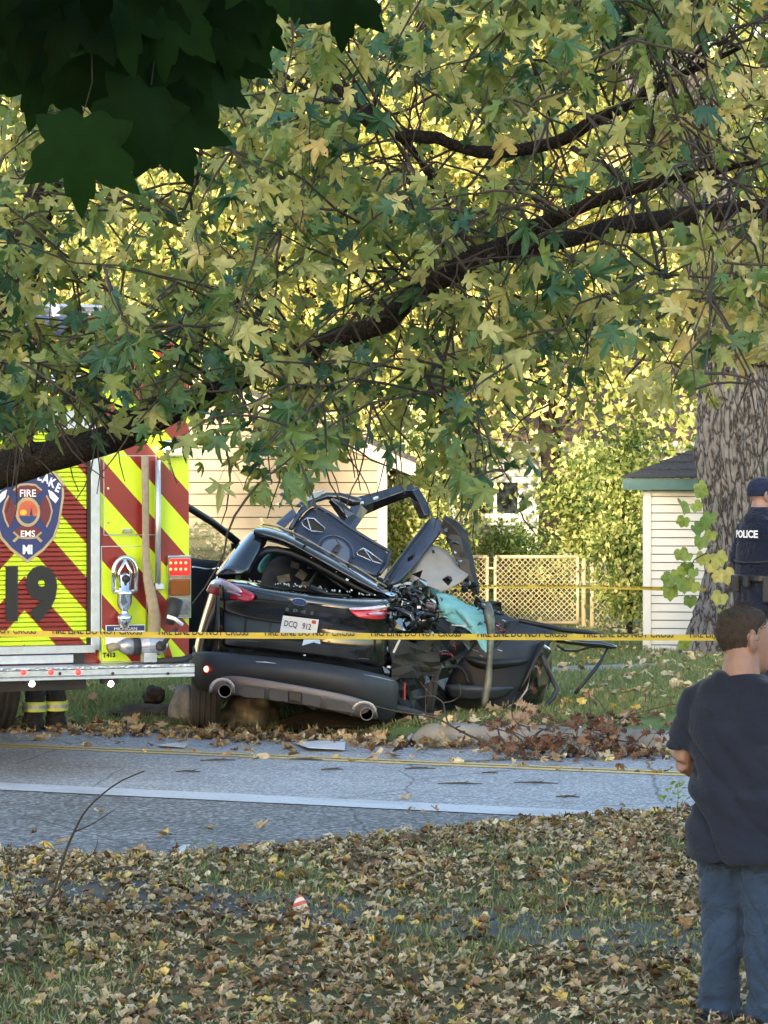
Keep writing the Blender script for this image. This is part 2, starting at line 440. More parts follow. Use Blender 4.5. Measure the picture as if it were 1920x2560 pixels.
for (xa, xb, ya, yb) in ((1176, 1300, 1200, 1290), (1380, 1450, 1195, 1290)):
    a, c = P(xa, ya, D_B - .06), P(xb, yb, D_B - .06)
    w = MB(); W, Hh = c.x - a.x, a.z - c.z; cx_, cz_ = (a.x + c.x) / 2, (a.z + c.z) / 2
    for sgn in (-1, 1):
        w.box((cx_ + sgn * W / 2, D_B - .07, cz_), (.09, .08, Hh + .09)); w.box((cx_, D_B - .071, cz_ + sgn * Hh / 2), (W - .09, .08, .09))
    w.box((cx_, D_B - .065, cz_), (.06, .06, Hh - .09))
    wo = w.build('window', mat('white window frame', (.8, .8, .8), .4), far)
    MB().box((cx_, D_B - .045, cz_), (W, .02, Hh)).build('pane', M_GLASS, wo)

# ================================================================ CHAIN LINK FENCES
M_GALV = mat('sun-tinted galvanised steel', (.46, .36, .22), .6, .15, var=.2)  # golden sunlight on the fence is put into the steel colour
M_RUST = mat('rusty rail', (.22, .11, .05), .8, .2, var=.4)
def chain_panel(parent, a, b, z0, z1, pitch, r, m, name='chain_link'):
    a, b = Vector(a), Vector(b); L = (b - a).length; t = (b - a) / L; H = z1 - z0; nrm = Vector((t.y, -t.x, 0))
    q = MB(); n = int((L + H) / pitch)
    for sgn in (1, -1):
        for i in range(n + 1):
            s0 = -H + i * pitch; s1 = s0 + H
            e0, e1, za, zb = s0, s1, 0.0, H
            if e0 < 0: za = -e0; e0 = 0
            if e1 > L: zb = H - (e1 - L); e1 = L
            if e1 - e0 < .01: continue
            if sgn < 0: e0, e1 = L - e0, L - e1
            o_ = nrm * (r * .7 * sgn)
            q.tube([a + t * e0 + o_ + Vector((0, 0, z0 + za)), a + t * e1 + o_ + Vector((0, 0, z0 + zb))], r, 4, cap=False)
    return q.build(name, m, parent)
D_F = 44.5
def fpost(parent, px, y0, y1, r, name='post', m=M_GALV, d=D_F):
    a, b = P(px, y0, d), P(px, y1, d); cap = b + Vector((0, 0, .03))
    return MB().tube([a, b, b + Vector((0, 0, .012)), cap], [r, r, r * 1.15, r * .3], 10).build(name, m, parent, smooth=True)
zf0, zf1 = P(0, 1578, D_F).z, P(0, 1392, D_F).z
gate = empty('chain_link_gate', P(1200, 1578, D_F), 'sunlit chain link double gate with pale pipe frame behind the wreck', 'gate')
for (xa, xb) in ((1020, 1218), (1238, 1444)):
    A, B = P(xa, 1560, D_F), P(xb, 1560, D_F)
    fr = MB(); zt, zb_ = zf1, zf0 + .12
    path = [Vector((A.x, D_F, zb_)), Vector((A.x, D_F, zt)), Vector((B.x, D_F, zt)), Vector((B.x, D_F, zb_))]
    for i in range(4): fr.tube([path[i], path[(i + 1) % 4]], .024, 8)
    fo = fr.build('gate_frame', M_GALV, gate, smooth=True)
    chain_panel(fo, (A.x, D_F, 0), (B.x, D_F, 0), zb_, zt, .078, .0050, M_GALV)
for px in (1459, 1480): fpost(gate, px, 1590, 1398, .034)
MB().tube([P(1216, 1420, D_F - .04), P(1240, 1421, D_F - .04)], .016, 8).build('latch', M_GALV, gate)
fence = empty('chain_link_fence', P(1600, 1578, D_F), 'chain link fence continuing right of the gate into the shrubs', 'fence')
A, B = P(1488, 0, D_F), P(1790, 0, D_F)
chain_panel(fence, (A.x, D_F, 0), (B.x, D_F + 1.0, 0), zf0 + .06, zf1 + .06, .078, .0055, M_GALV)
MB().tube([Vector((A.x, D_F, zf1 + .06)), Vector((B.x, D_F + 1, zf1 + .06))], .022, 8).build('top_rail', M_GALV, fence)
for px in (1570, 1605): fpost(fence, px, 1720 if px == 1570 else 1590, 1400, .03, d=D_F - .3)
fence2 = empty('wire_fence', P(1250, 1450, 50), 'wire fence with a rusty top rail beyond the gate', 'fence')
A, B = P(1000, 0, 50), P(1440, 0, 50.0)
chain_panel(fence2, (A.x, 50, 0), (B.x, 50, 0), .1, P(0, 1354, 50).z, .1, .004, M_RUST)
MB().tube([P(990, 1345, 50), P(1150, 1352, 50), P(1300, 1362, 50), P(1450, 1366, 50)], .022, 8).build('top_rail', M_RUST, fence2)
for px in (1062, 1165, 1330): fpost(fence2, px, 1530, 1348, .025, m=M_RUST, d=50)
# the boxed unit standing against the pale house
ac = empty('air_conditioner', P(1250, 1420, 57), 'dark slatted air conditioner unit standing by the pale house', 'air conditioner')
ca = P(1250, 1345, 57)
MB().box((ca.x, 57, ca.z - .25), (.72, .7, .95)).build('cabinet', mat('dark unit metal', (.05, .055, .06), .5), ac, bevel=.03)
for i in range(9): MB().box((ca.x, 56.63, ca.z - .62 + i * .095), (.62, .03, .035)).build('slat', mat('unit slat', (.12, .13, .14), .4), ac)
MB().box((ca.x, 57, ca.z + .255), (.76, .74, .05)).build('lid', mat('unit lid', (.45, .45, .44), .5), ac, bevel=.01)
# ================================================================ LEAVES
def outline(right):
    """mirror a right half given as (angle, radius) round the blade centre; base first, tip last"""
    pts = [(math.cos(R(a)) * r, .30 + math.sin(R(a)) * r) for a, r in right]
    return pts + [(-x, y) for x, y in reversed(pts[1:-1])]
SILVER = outline([(-90, .30), (-52, .22), (-30, .40), (-15, .47), (-2, .30), (8, .25), (20, .42), (27, .50), (37, .68), (45, .50), (52, .46), (61, .24), (70, .44), (76, .47), (81, .60), (90, .76)])
BROAD = outline([(-90, .26), (-65, .40), (-40, .42), (-24, .62), (-8, .50), (4, .42), (16, .60), (28, .62), (40, .84), (50, .62), (56, .60), (66, .46), (74, .62), (80, .64), (90, .86)])
OAK = [(0, 0), (.05, .12), (.22, .10), (.10, .24), (.34, .30), (.14, .42), (.40, .56), (.16, .64), (.24, .82), (.08, .84), (0, 1.02)]
OAK = OAK + [(-x, y) for x, y in reversed(OAK[1:-1])]
GRAPE = outline([(-90, .20), (-62, .44), (-35, .52), (-10, .56), (5, .50), (25, .60), (45, .66), (62, .54), (76, .60), (90, .70)])
KITE = [(0, 0), (.27, .5), (0, 1), (-.27, .5)]
def vary(ol, seed, a=.10):
    rv = random.Random(seed); kx, ky = rv.uniform(.78, 1.12), rv.uniform(.9, 1.1); sk = rv.uniform(-.12, .12)
    return [((x * (1 + rv.uniform(-a, a)) + sk * y) * kx, .3 + (y - .3) * (1 + rv.uniform(-a, a)) * ky) for x, y in ol]
def leaf_fine(ol, fold, curl, wave, seed):
    """a rounder, finer leaf for close range: rings between midrib point and rim"""
    m = []
    for i, (x, y) in enumerate(ol):
        x2, y2 = ol[(i + 1) % len(ol)]; m += [(x, y), ((x + x2) / 2 * 1.03, .3 + ((y + y2) / 2 - .3) * 1.03)]
    rs_ = random.Random(seed); ph = rs_.uniform(0, 6); tw = rs_.uniform(-.3, .3)
    def bend(x, y): return (x, y, fold * (x * x + .01) ** .5 - curl * (y - .3) ** 2 + wave * math.sin(5 * x + 4 * y + ph) + tw * x * y)
    n = len(m); vs, uv, fs = [bend(0, .3)], [(0, .3)], []
    for k in (.25, .5, .75, 1.0):
        for x, y in m: q = (x * k, .3 + (y - .3) * k); vs.append(bend(*q)); uv.append(q)
    fs += [(0, i + 1, (i + 1) % n + 1) for i in range(n)]
    for r in range(3):
        for i in range(n):
            a, b = 1 + r * n + i, 1 + r * n + (i + 1) % n; fs += [(a, a + n, b + n), (a, b + n, b)]
    return np.array(vs), np.array(fs), np.array(uv)
def leaf_t(ol, fold=.15, curl=.2, wave=.06, seed=0, inner=True):
    """triangles of one curled leaf, blade length about 1, base at the origin, tip along +Y"""
    rs = random.Random(seed); ph = rs.uniform(0, 6.28); tw = rs.uniform(-.3, .3)
    def bend(x, y):
        z = fold * abs(x) - curl * (y - .3) ** 2 + wave * math.sin(6 * x + 5 * y + ph) + tw * x * y
        return (x, y, z)
    n = len(ol); vs = [bend(0, .30)] + [bend(x, y) for x, y in ol]
    return np.array(vs), np.array([(0, i + 1, (i + 1) % n + 1) for i in range(n)]), np.array([(0, .30)] + list(ol))
def rots(tip, nrm):
    tip = tip / np.linalg.norm(tip, axis=1, keepdims=True)
    x = np.cross(tip, nrm); x /= np.maximum(np.linalg.norm(x, axis=1, keepdims=True), 1e-6)
    z = np.cross(x, tip); return np.stack([x, tip, z], axis=2)
def scatter(name, temps, pos, rot, scale, tone, m, parent=None, kind='stuff'):
    """many leaves as one mesh with a colour tone for each"""
    N = len(pos); pick = RNG.integers(0, len(temps), N); VV, FF, TT, UU = [], [], [], []; base = 0
    for k, (tv, tf, tu) in enumerate(temps):
        ix = np.nonzero(pick == k)[0]
        if not len(ix): continue
        v = np.einsum('nij,vj->nvi', rot[ix], tv) * scale[ix, None, None] + pos[ix, None, :]
        nv = len(tv); f = tf[None] + (np.arange(len(ix)) * nv + base)[:, None, None]
        VV.append(v.reshape(-1, 3)); FF.append(f.reshape(-1, 3)); TT.append(np.repeat(tone[ix], nv))
        UU.append((tu[None] + (np.arange(len(ix)) % 97)[:, None, None] * 3.0).reshape(-1, 2)); base += nv * len(ix)
    V, Fc, T, U = np.concatenate(VV), np.concatenate(FF), np.concatenate(TT), np.concatenate(UU)
    me = bpy.data.meshes.new(name)
    me.vertices.add(len(V)); me.vertices.foreach_set('co', V.astype(np.float32).ravel())
    me.loops.add(len(Fc) * 3); me.loops.foreach_set('vertex_index', Fc.astype(np.int32).ravel())
    me.polygons.add(len(Fc)); me.polygons.foreach_set('loop_start', np.arange(0, len(Fc) * 3, 3, dtype=np.int32))
    me.update(calc_edges=True)
    a = me.attributes.new('tone', 'FLOAT', 'POINT'); a.data.foreach_set('value', T.astype(np.float32))
    a = me.attributes.new('blade', 'FLOAT2', 'POINT'); a.data.foreach_set('vector', U.astype(np.float32).ravel())
    me.materials.append(m)
    o = link(name, me, parent)
    if kind: o['kind'] = kind
    return o
def leaf_mat(name, stops, spots=True, trans=.35, rough=.5, tmul=(1.25, 1.15, .6), spec=.4, brown=True):
    k = NT(name); at = k.n('Attribute'); at.attribute_name = 'tone'; bl = k.n('Attribute'); bl.attribute_name = 'blade'
    c = k.ramp(at.outputs['Fac'], stops)
    co = bl.outputs['Vector']
    c = k.mix(1.0, c, k.ramp(k.noise(co, 3.2, 4), [(.25, .72), (.5, 1.0), (.78, 1.22)]), 'MULTIPLY')
    br = k.ramp(k.noise(co, 1.7, 3), [(.60, 0.0), (.72, .6)])
    if brown: c = k.mix(br, c, (.20, .13, .05))
    if spots:
        sp = k.ramp(k.vor(co, 2.6), [(.07, 1.0), (.10, 0.0)])
        c = k.mix(sp, c, (.012, .012, .010))
    k.set(Base_Color=c, Roughness=rough, Specular_IOR_Level=spec)
    tr = k.n('BsdfTranslucent'); k.l(k.mix(1.0, c, tmul, 'MULTIPLY'), tr.inputs['Color'])
    mx = k.n('MixShader'); mx.inputs[0].default_value = trans
    k.l(k.b.outputs[0], mx.inputs[1]); k.l(tr.outputs[0], mx.inputs[2]); k.l(mx.outputs[0], k.out.inputs['Surface'])
    return k.m
M_MAPLE = leaf_mat('turning maple leaf', [(0, (.035, .10, .065)), (.2, (.075, .165, .075)), (.4, (.17, .24, .07)), (.6, (.31, .33, .115)), (.82, (.54, .50, .22)), (1, (.55, .40, .15))])
M_FAR = leaf_mat('sunlit far leaf', [(0, (.05, .10, .035)), (.3, (.19, .25, .06)), (.55, (.52, .53, .19)), (.8, (.82, .74, .36)), (1, (.82, .60, .28))], spots=False, trans=.45, spec=.15)
M_DARK = leaf_mat('shade-darkened leaf', [(0, (.004, .014, .003)), (1, (.010, .034, .006))], spots=False, trans=.22, rough=.75, spec=.12, brown=False)  # shade on the near bough is put into this dark leaf colour
M_LITTER = leaf_mat('fallen leaf', [(0, (.075, .045, .028)), (.2, (.18, .105, .055)), (.42, (.33, .23, .135)), (.7, (.47, .375, .24)), (.88, (.62, .53, .36)), (1, (.60, .42, .10))], spots=False, trans=.12, rough=.7, spec=.25)
M_OAK = leaf_mat('russet oak leaf', [(0, (.045, .018, .010)), (.5, (.14, .062, .032)), (1, (.34, .24, .165))], spots=False, trans=.15, rough=.6)
M_VINE = leaf_mat('vine leaf', [(0, (.09, .17, .04)), (.5, (.25, .32, .075)), (1, (.44, .37, .13))], spots=False, trans=.4)
M_GRASS = leaf_mat('grass blade', [(0, (.08, .115, .042)), (.5, (.185, .235, .095)), (1, (.32, .32, .16))], spots=False, trans=.3)
def bark(name, lo, hi, sc=1.0, stretch=.22):
    k = NT(name); co = k.coord('Object'); mp = k.n('Mapping'); mp.inputs['Scale'].default_value = (1, 1, stretch); k.l(co, mp.inputs[0]); c = mp.outputs[0]
    h = k.vor(k.mix(.12, c, k.noise(c, 9 * sc, 3, out='Color')), 13 * sc, 'DISTANCE_TO_EDGE')
    k.set(Base_Color=k.mix(k.ramp(h, [(.02, 0.0), (.16, 1.0)]), lo, k.ramp(k.noise(co, 14 * sc, 4), [(.3, tuple(x * .8 for x in hi)), (.7, hi)])), Roughness=.92, Specular_IOR_Level=.2)
    k.bump(h, .9, .03); return k.m
M_BARK = bark('dark maple bark', (.012, .009, .007), (.052, .039, .030), 3.2, .8)
M_BARKG = bark('grey furrowed bark', (.038, .034, .033), (.205, .195, .195), 1.1, .27)
M_TWIG = mat('twig bark', (.050, .037, .030), .85, var=.3, scale=20)

SILVER_T = [leaf_t(vary(SILVER, i), f, c, w, i) for i, (f, c, w) in enumerate([(.3, .9, .1), (.8, .3, .1), (-.5, .8, .1), (.1, -.6, .1), (.5, 1.2, .1), (.2, .2, .12), (.12, .2, .05), (.3, .35, .06), (-.15, .5, .06), (.45, .1, .08), (.2, -.3, .06), (.05, .7, .08), (.6, .4, .05), (-.3, .3, .1)])]
BROAD_T = [leaf_fine(BROAD, f, c, w, i) for i, (f, c, w) in enumerate([(.1, .2, .03), (.18, .35, .04), (-.1, .3, .04)])]
OAK_T = [leaf_t(OAK, f, c, w, i) for i, (f, c, w) in enumerate([(.2, .5, .08), (.5, .8, .1), (-.3, .6, .1)])]
GRAPE_T = [leaf_t(GRAPE, f, c, w, i) for i, (f, c, w) in enumerate([(.15, .3, .04), (.3, .2, .05)])]
KITE_T = [leaf_t(KITE, f, c, w, i) for i, (f, c, w) in enumerate([(.3, .4, .05), (-.2, .5, .05)])]
LIT_T = [leaf_t(vary(SILVER, 30 + i, .2), f, c, w, i) for i, (f, c, w) in enumerate([(.3, .6, .14), (.5, .4, .16), (-.35, .6, .16), (.2, -.8, .16), (.15, .3, .1), (.7, .5, .16)])] + \
        [leaf_t(vary(BROAD, 50 + i, .2), f, c, w, 9 + i) for i, (f, c, w) in enumerate([(.4, .5, .14), (-.3, .6, .16), (.2, .4, .12)])]

def leaf_objects(parent, temps, pos, rot, scale, tone, m, name='leaf', ntone=8):
    """leaves that are objects of their own; alike ones share mesh data"""
    cache = {}
    for i in range(len(pos)):
        k = (int(RNG.integers(0, len(temps))), int(min(ntone - 1, max(0, tone[i] * ntone))))
        if k not in cache:
            tv, tf, tu = temps[k[0]]
            me = bpy.data.meshes.new(name); me.from_pydata(tv.tolist(), [], tf.tolist()); me.update()
            a = me.attributes.new('tone', 'FLOAT', 'POINT'); a.data.foreach_set('value', np.full(len(tv), (k[1] + .5) / ntone, np.float32))
            a = me.attributes.new('blade', 'FLOAT2', 'POINT'); a.data.foreach_set('vector', (tu + 3.0 * k[1] + 17 * k[0]).astype(np.float32).ravel())
            me.materials.append(m); me.polygons.foreach_set('use_smooth', [len(tv) > 60] * len(me.polygons)); cache[k] = me
        o = link(name, cache[k], parent)
        M = Matrix(rot[i].tolist()).to_4x4() * float(scale[i]); M[3][3] = 1.0; M.translation = Vector(pos[i])
        L = M; o.location = L.translation; o.rotation_euler = Matrix(rot[i].tolist()).to_euler(); o.scale = (float(scale[i]),) * 3

# ---------------------------------------------------------------- the maple in front (trunk just outside on the left)
def smooth_path(pts, n=6):
    """Catmull-Rom through (Vector, radius)"""
    out = []
    for i in range(len(pts) - 1):
        p0, p1, p2, p3 = [pts[min(max(j, 0), len(pts) - 1)] for j in (i - 1, i, i + 1, i + 2)]
        for k in range(n):
            t = k / n
            f = lambda a, b, c, d: .5 * (2 * b + (c - a) * t + (2 * a - 5 * b + 4 * c - d) * t * t + (3 * b - a - 3 * c + d) * t ** 3)
            out.append((f(p0[0], p1[0], p2[0], p3[0]), f(p0[1], p1[1], p2[1], p3[1])))
    out.append(pts[-1]); return out
D_T = 14.0
def topx(p): return (p.x / p.y * F + CX, YH - (p.z - CH) / p.y * F)
def wood(parent, name, px_pts, n=6, m=None, seg=12, rough=.06):
    sp = smooth_path([(P(x, y, d), w / 2 / F * d) for x, y, w, d in px_pts], n)
    b = MB(); b.tube([p for p, r in sp], [max(.002, r * (1 + rough * noise.noise(p * 7) * 2)) for p, r in sp], seg)
    b.build(name, m or M_BARK, parent, smooth=True, jitter=.006, jscale=14)
    return sp
maple = empty('maple_tree', (P(-190, 0, D_T).x, D_T, -.1), 'spreading maple in front with turning leaves and one long dark limb', 'tree')
limbs = []
base_x = -190
wood(maple, 'trunk', [(base_x - 30, 2480, 420, D_T), (base_x - 20, 2380, 300, D_T), (base_x, 2000, 250, D_T), (base_x, 1600, 235, D_T), (base_x + 10, 1330, 225, D_T), (-150, 1180, 170, D_T), (-70, 1020, 110, D_T), (0, 850, 100, D_T), (40, 700, 92, D_T), (80, 560, 84, D_T), (130, 430, 74, D_T), (170, 250, 66, D_T), (190, 0, 60, D_T), (170, -500, 40, D_T), (190, -1100, 16, D_T)], 5, seg=16)
main = [(-200, 1270, 130, 14.0), (-90, 1218, 100, 13.8), (0, 1178, 92, 13.6), (116, 1142, 86, 13.4), (290, 1094, 76, 13.2), (382, 1047, 70, 13.1), (520, 983, 62, 13.0), (648, 925, 58, 12.9), (740, 895, 56, 12.8), (810, 860, 54, 12.7), (880, 833, 52, 12.7), (960, 806, 54, 12.6), (1018, 752, 54, 12.6), (1110, 694, 54, 12.5), (1192, 648, 66, 12.5), (1240, 628, 62, 12.5), (1272, 610, 50, 12.5)]
limbs.append(wood(maple, 'limb', main, 5))
limbs.append(wood(maple, 'limb', [(1240, 625, 46, 12.5), (1330, 572, 38, 12.45), (1423, 532, 34, 12.4), (1504, 497, 32, 12.3), (1620, 463, 30, 12.2), (1720, 440, 26, 12.2), (1800, 425, 20, 12.1), (1900, 400, 12, 12.0)], 5))
limbs.append(wood(maple, 'limb', [(1200, 640, 50, 12.55), (1400, 602, 44, 12.7), (1527, 567, 48, 12.8), (1620, 555, 48, 12.9), (1735, 538, 50, 13.0), (1920, 520, 46, 13.1), (2060, 505, 40, 13.2), (2300, 440, 24, 13.4)], 5))
limbs.append(wood(maple, 'limb', [(190, -40, 50, 14.0), (400, -30, 46, 13.6), (620, 50, 40, 13.3), (700, 100, 38, 13.2), (868, 231, 38, 13.1), (925, 301, 38, 13.0), (1000, 335, 34, 13.0), (1090, 345, 32, 12.9), (1157, 370, 32, 12.9), (1250, 382, 32, 12.8), (1388, 355, 34, 12.7), (1480, 305, 30, 12.6), (1597, 249, 28, 12.5), (1700, 190, 20, 12.4), (1850, 120, 12, 12.3)], 5))
limbs.append(wood(maple, 'limb', [(868, 231, 22, 13.1), (1020, 360, 20, 13.3), (1080, 450, 18, 13.4), (1140, 560, 15, 13.5), (1200, 660, 10, 13.6)], 5))
for pts in ([(560, 60, 20, 13.4), (620, 140, 18, 13.5), (690, 175, 16, 13.5), (730, 300, 14, 13.6), (750, 420, 9, 13.6)], [(500, 30, 15, 13.4), (490, 200, 13, 13.2), (500, 420, 11, 13.2), (440, 560, 6, 13.2)], [(690, 175, 14, 13.5), (790, 250, 12, 13.6), (850, 400, 10, 13.7), (900, 560, 8, 13.7), (960, 680, 5, 13.7)],
            [(1600, 0, 16, 12.4), (1560, 120, 12, 12.4), (1530, 260, 8, 12.3)], [(1500, 300, 16, 12.6), (1560, 330, 12, 12.5), (1680, 350, 9, 12.4), (1760, 330, 6, 12.4)], [(1430, 370, 16, 12.7), (1560, 450, 14, 12.5), (1640, 560, 11, 12.4), (1660, 680, 8, 12.3), (1600, 840, 5, 12.3)],
            [(1060, 930, 6, 12.6), (1100, 1010, 7, 12.5), (1115, 880, 8, 12.5), (1150, 780, 12, 12.5)], [(1620, 556, 10, 12.9), (1650, 700, 9, 12.8), (1635, 850, 7, 12.7), (1560, 950, 5, 12.6)]):
    limbs.append(wood(maple, 'branch', pts, 5, M_TWIG, 7, .03))
LOWER = ([-300, 0, 240, 330, 480, 560, 700, 800, 880, 960, 1040, 1200, 1340, 1440, 1520, 1600, 1700, 1800, 2200],
         [1150, 1090, 1060, 1090, 1215, 1225, 1255, 1190, 1090, 1040, 1215, 1265, 1300, 1225, 1080, 1030, 1010, 960, 900])
def dens(px, py):
    lo = np.interp(px, *LOWER)
    if py > lo: return 0.0
    d = 1.0
    if 480 < px < 960 and py > 950: d = .85
    if 960 < px < 1560 and py > 820: d = .5
    if 780 < px < 1000 and 980 < py < 1200: d = .35
    if px > 1690 and py > 620: d = .42
    if 640 < px < 1000 and 620 < py < 860: d *= .75
    g = noise.noise(Vector((px / 130, py / 130, 2.0)))
    for (hx_, hy_, wx_, wy_) in ((112, 980, 75, 38), (430, 900, 55, 50), (170, 1050, 80, 32), (190, 780, 85, 40), (430, 1110, 45, 45), (480, 985, 25, 25)):
        if abs(px - hx_) < wx_ * .8 and abs(py + 40 - hy_) < wy_ + 22: return .04
    if px < 520 and py > 620: return 1.0
    if 480 < px < 900 and py > 900: return d
    if g < .0: d *= .5 if g > -.15 else .15
    return d
_lx = np.array([topx(p) for sp in limbs[:4] for p, r in sp])
def limb_gap(a, b): return float(np.min(np.hypot(_lx[:, 0] - a, _lx[:, 1] - b)))
rs = random.Random(11)
twigs = MB(); LP, LT, LN, LS, LTONE = [], [], [], [], []
def add_twig(p, dirv, L, r0, gen):
    n = 7; pts = [Vector(p)]; d = Vector(dirv).normalized()
    for i in range(n):
        d = (d + Vector((rs.gauss(0, .16), rs.gauss(0, .16), rs.gauss(0, .12) - .10))).normalized()
        pts.append(pts[-1] + d * (L / n))
    twigs.tube(pts, [r0 * (1 - .8 * i / n) + .0012 for i in range(n + 1)], 5, cap=False)
    return pts
allpts = [(p, r) for sp in limbs for p, r in sp]
secs = []
tries = 0
while len(secs) < 195 and tries < 6000:
    tries += 1
    px, py = rs.uniform(-260, 2180), rs.uniform(-320, 1330); d = rs.uniform(10.4, 14.6)
    if rs.random() > dens(px, py) or (py < 330 and px < 560 and rs.random() < .5): continue
    tgt = P(px, py, d)
    cand = sorted(rs.sample(allpts, 26), key=lambda q: (q[0] - tgt).length)[0][0]
    v = tgt - cand; L = v.length
    if L > (2.4 if py > 850 else 1.8): continue
    mid = cand + v * .5 + Vector((0, 0, .10 * L)); pts = []
    for i in range(8):
        t = i / 7; q = cand * (1 - t) ** 2 + mid * 2 * t * (1 - t) + tgt * t * t
        pts.append(q + Vector((rs.gauss(0, .012), rs.gauss(0, .012), rs.gauss(0, .012))))
    twigs.tube(pts, [.0066 * (1 - .6 * i / 7) for i in range(8)], 6, cap=False)
    secs.append(pts)
for pts in secs:
    for j in range(rs.randint(3, 5)):
        s = pts[rs.randint(3, 7)]
        tw = add_twig(s, (rs.uniform(-1, 1), rs.uniform(-.8, .8), rs.uniform(-1.0, .25)), rs.uniform(.22, .6), .0042, 1)
        for q in tw[1:]:
            for k in range(rs.choice((1, 1, 2, 2))):
                a, b = topx(q)
                if rs.random() > dens(a, b) ** .5 or dens(a, b + 40) == 0: continue
                if q.y < (13.4 if a > 250 else 13.0) and limb_gap(a, b + 38) < 78 and rs.random() < (.25 if 250 < a < 840 else .92): continue
                o = Vector((rs.gauss(0, .05), rs.gauss(0, .05), rs.gauss(-.02, .05)))
                e = q + o
                twigs.tube([q, q + o * .6 + Vector((0, 0, .008)), e], .0011, 3, cap=False)
                LP.append(e); LT.append((rs.gauss(o.x * 6, .5), rs.gauss(o.y * 6, .5), rs.gauss(-.8, .45)))
                LN.append((rs.gauss(0, .8), rs.gauss(-.6, .6), rs.gauss(.35, .6)))
                LS.append(rs.choice((rs.uniform(.055, .09), rs.uniform(.075, .115), rs.uniform(.09, .135))))
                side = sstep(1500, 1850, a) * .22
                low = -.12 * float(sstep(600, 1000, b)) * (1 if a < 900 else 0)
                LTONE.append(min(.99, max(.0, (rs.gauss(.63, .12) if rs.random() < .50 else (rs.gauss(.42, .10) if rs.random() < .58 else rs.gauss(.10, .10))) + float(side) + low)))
twigs.build('twigs', M_TWIG, maple, fixn=False)['kind'] = 'stuff'
LP, LT, LN, LS, LTONE = np.array(LP), np.array(LT), np.array(LN), np.array(LS), np.array(LTONE)
LR = rots(LT, LN)
inview = np.abs(LP[:, 0] / LP[:, 1] * F) < 1000
appear = LS / LP[:, 1] * inview * ((CH - LP[:, 2]) / LP[:, 1] * F > -1230)
order = np.argsort(-appear); big, rest = order[:300], order[300:]
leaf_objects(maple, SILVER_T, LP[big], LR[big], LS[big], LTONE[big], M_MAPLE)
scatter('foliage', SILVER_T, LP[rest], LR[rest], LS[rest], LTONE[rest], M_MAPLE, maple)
print('maple leaves', len(LP))

# ---------------------------------------------------------------- dark leaves hanging close to the lens
near_b = empty('leafy_bough', P(250, -300, 4.8), 'shade-darkened green maple bough hanging close overhead in the top left corner', 'bough')
spots = [(200, 385, 230, 4.7, 185), (345, 300, 215, 4.75, 200), (430, 330, 210, 4.9, 160), (500, 215, 190, 4.9, 165), (560, 150, 180, 5.0, 170), (620, 60, 170, 5.1, 185), (100, 200, 200, 4.9, 190), (220, 170, 210, 4.8, 170), (330, 140, 200, 4.8, 200),
         (60, 60, 220, 4.8, 180), (180, 40, 230, 4.7, 200), (300, 40, 230, 4.7, 170), (420, 50, 230, 4.7, 190), (530, 40, 200, 4.8, 175), (470, 130, 190, 4.8, 160), (-20, 130, 190, 5.0, 195), (860, 10, 170, 5.2, 185), (240, -60, 230, 4.6, 180), (650, -20, 200, 4.9, 175), (380, 90, 210, 4.85, 185), (130, 120, 220, 4.95, 165), (20, -30, 220, 4.7, 180), (590, 90, 170, 4.9, 190), (270, 100, 200, 5.0, 175)]
rs2 = random.Random(5)
for i in range(70): spots.append((rs2.uniform(-350, 760), rs2.uniform(-620, -60), 230, rs2.uniform(4.3, 5.4), rs2.uniform(150, 210)))  # unseen leaves above the frame, added to shade the hanging ones
pos, tips, nrms, scs, tons = [], [], [], [], []
tw = MB(); hub = P(250, -420, 4.8)
for (x, y, w, d, ang) in spots:
    L = w / F * d / 1.02; a = R(ang - 180)
    tip = Vector((-math.sin(a), rs2.gauss(0, .25), -math.cos(a))); c = P(x, y, d)
    pos.append(c - tip * L * .45); tips.append(tip); nrms.append((rs2.gauss(0, .25), -1, rs2.gauss(.3, .25))); scs.append(L); tons.append(rs2.uniform(.1, .9))
    s = c - tip * L * .45; tw.tube([s, s + Vector((rs2.gauss(0, .02), .02, .05)), s.lerp(hub, .35) + Vector((0, .02, .03)), s.lerp(hub, .8)], [.0009, .001, .0018, .003], 5, cap=False)
tw.tube([P(-900, -700, 4.9), P(-300, -560, 4.85), hub, P(700, -500, 4.9)], [.02, .014, .009, .004], 8)
tw.build('stem', M_TWIG, near_b)
leaf_objects(near_b, BROAD_T, np.array(pos), rots(np.array(tips), np.array(nrms)), np.array(scs), np.array(tons), M_DARK)

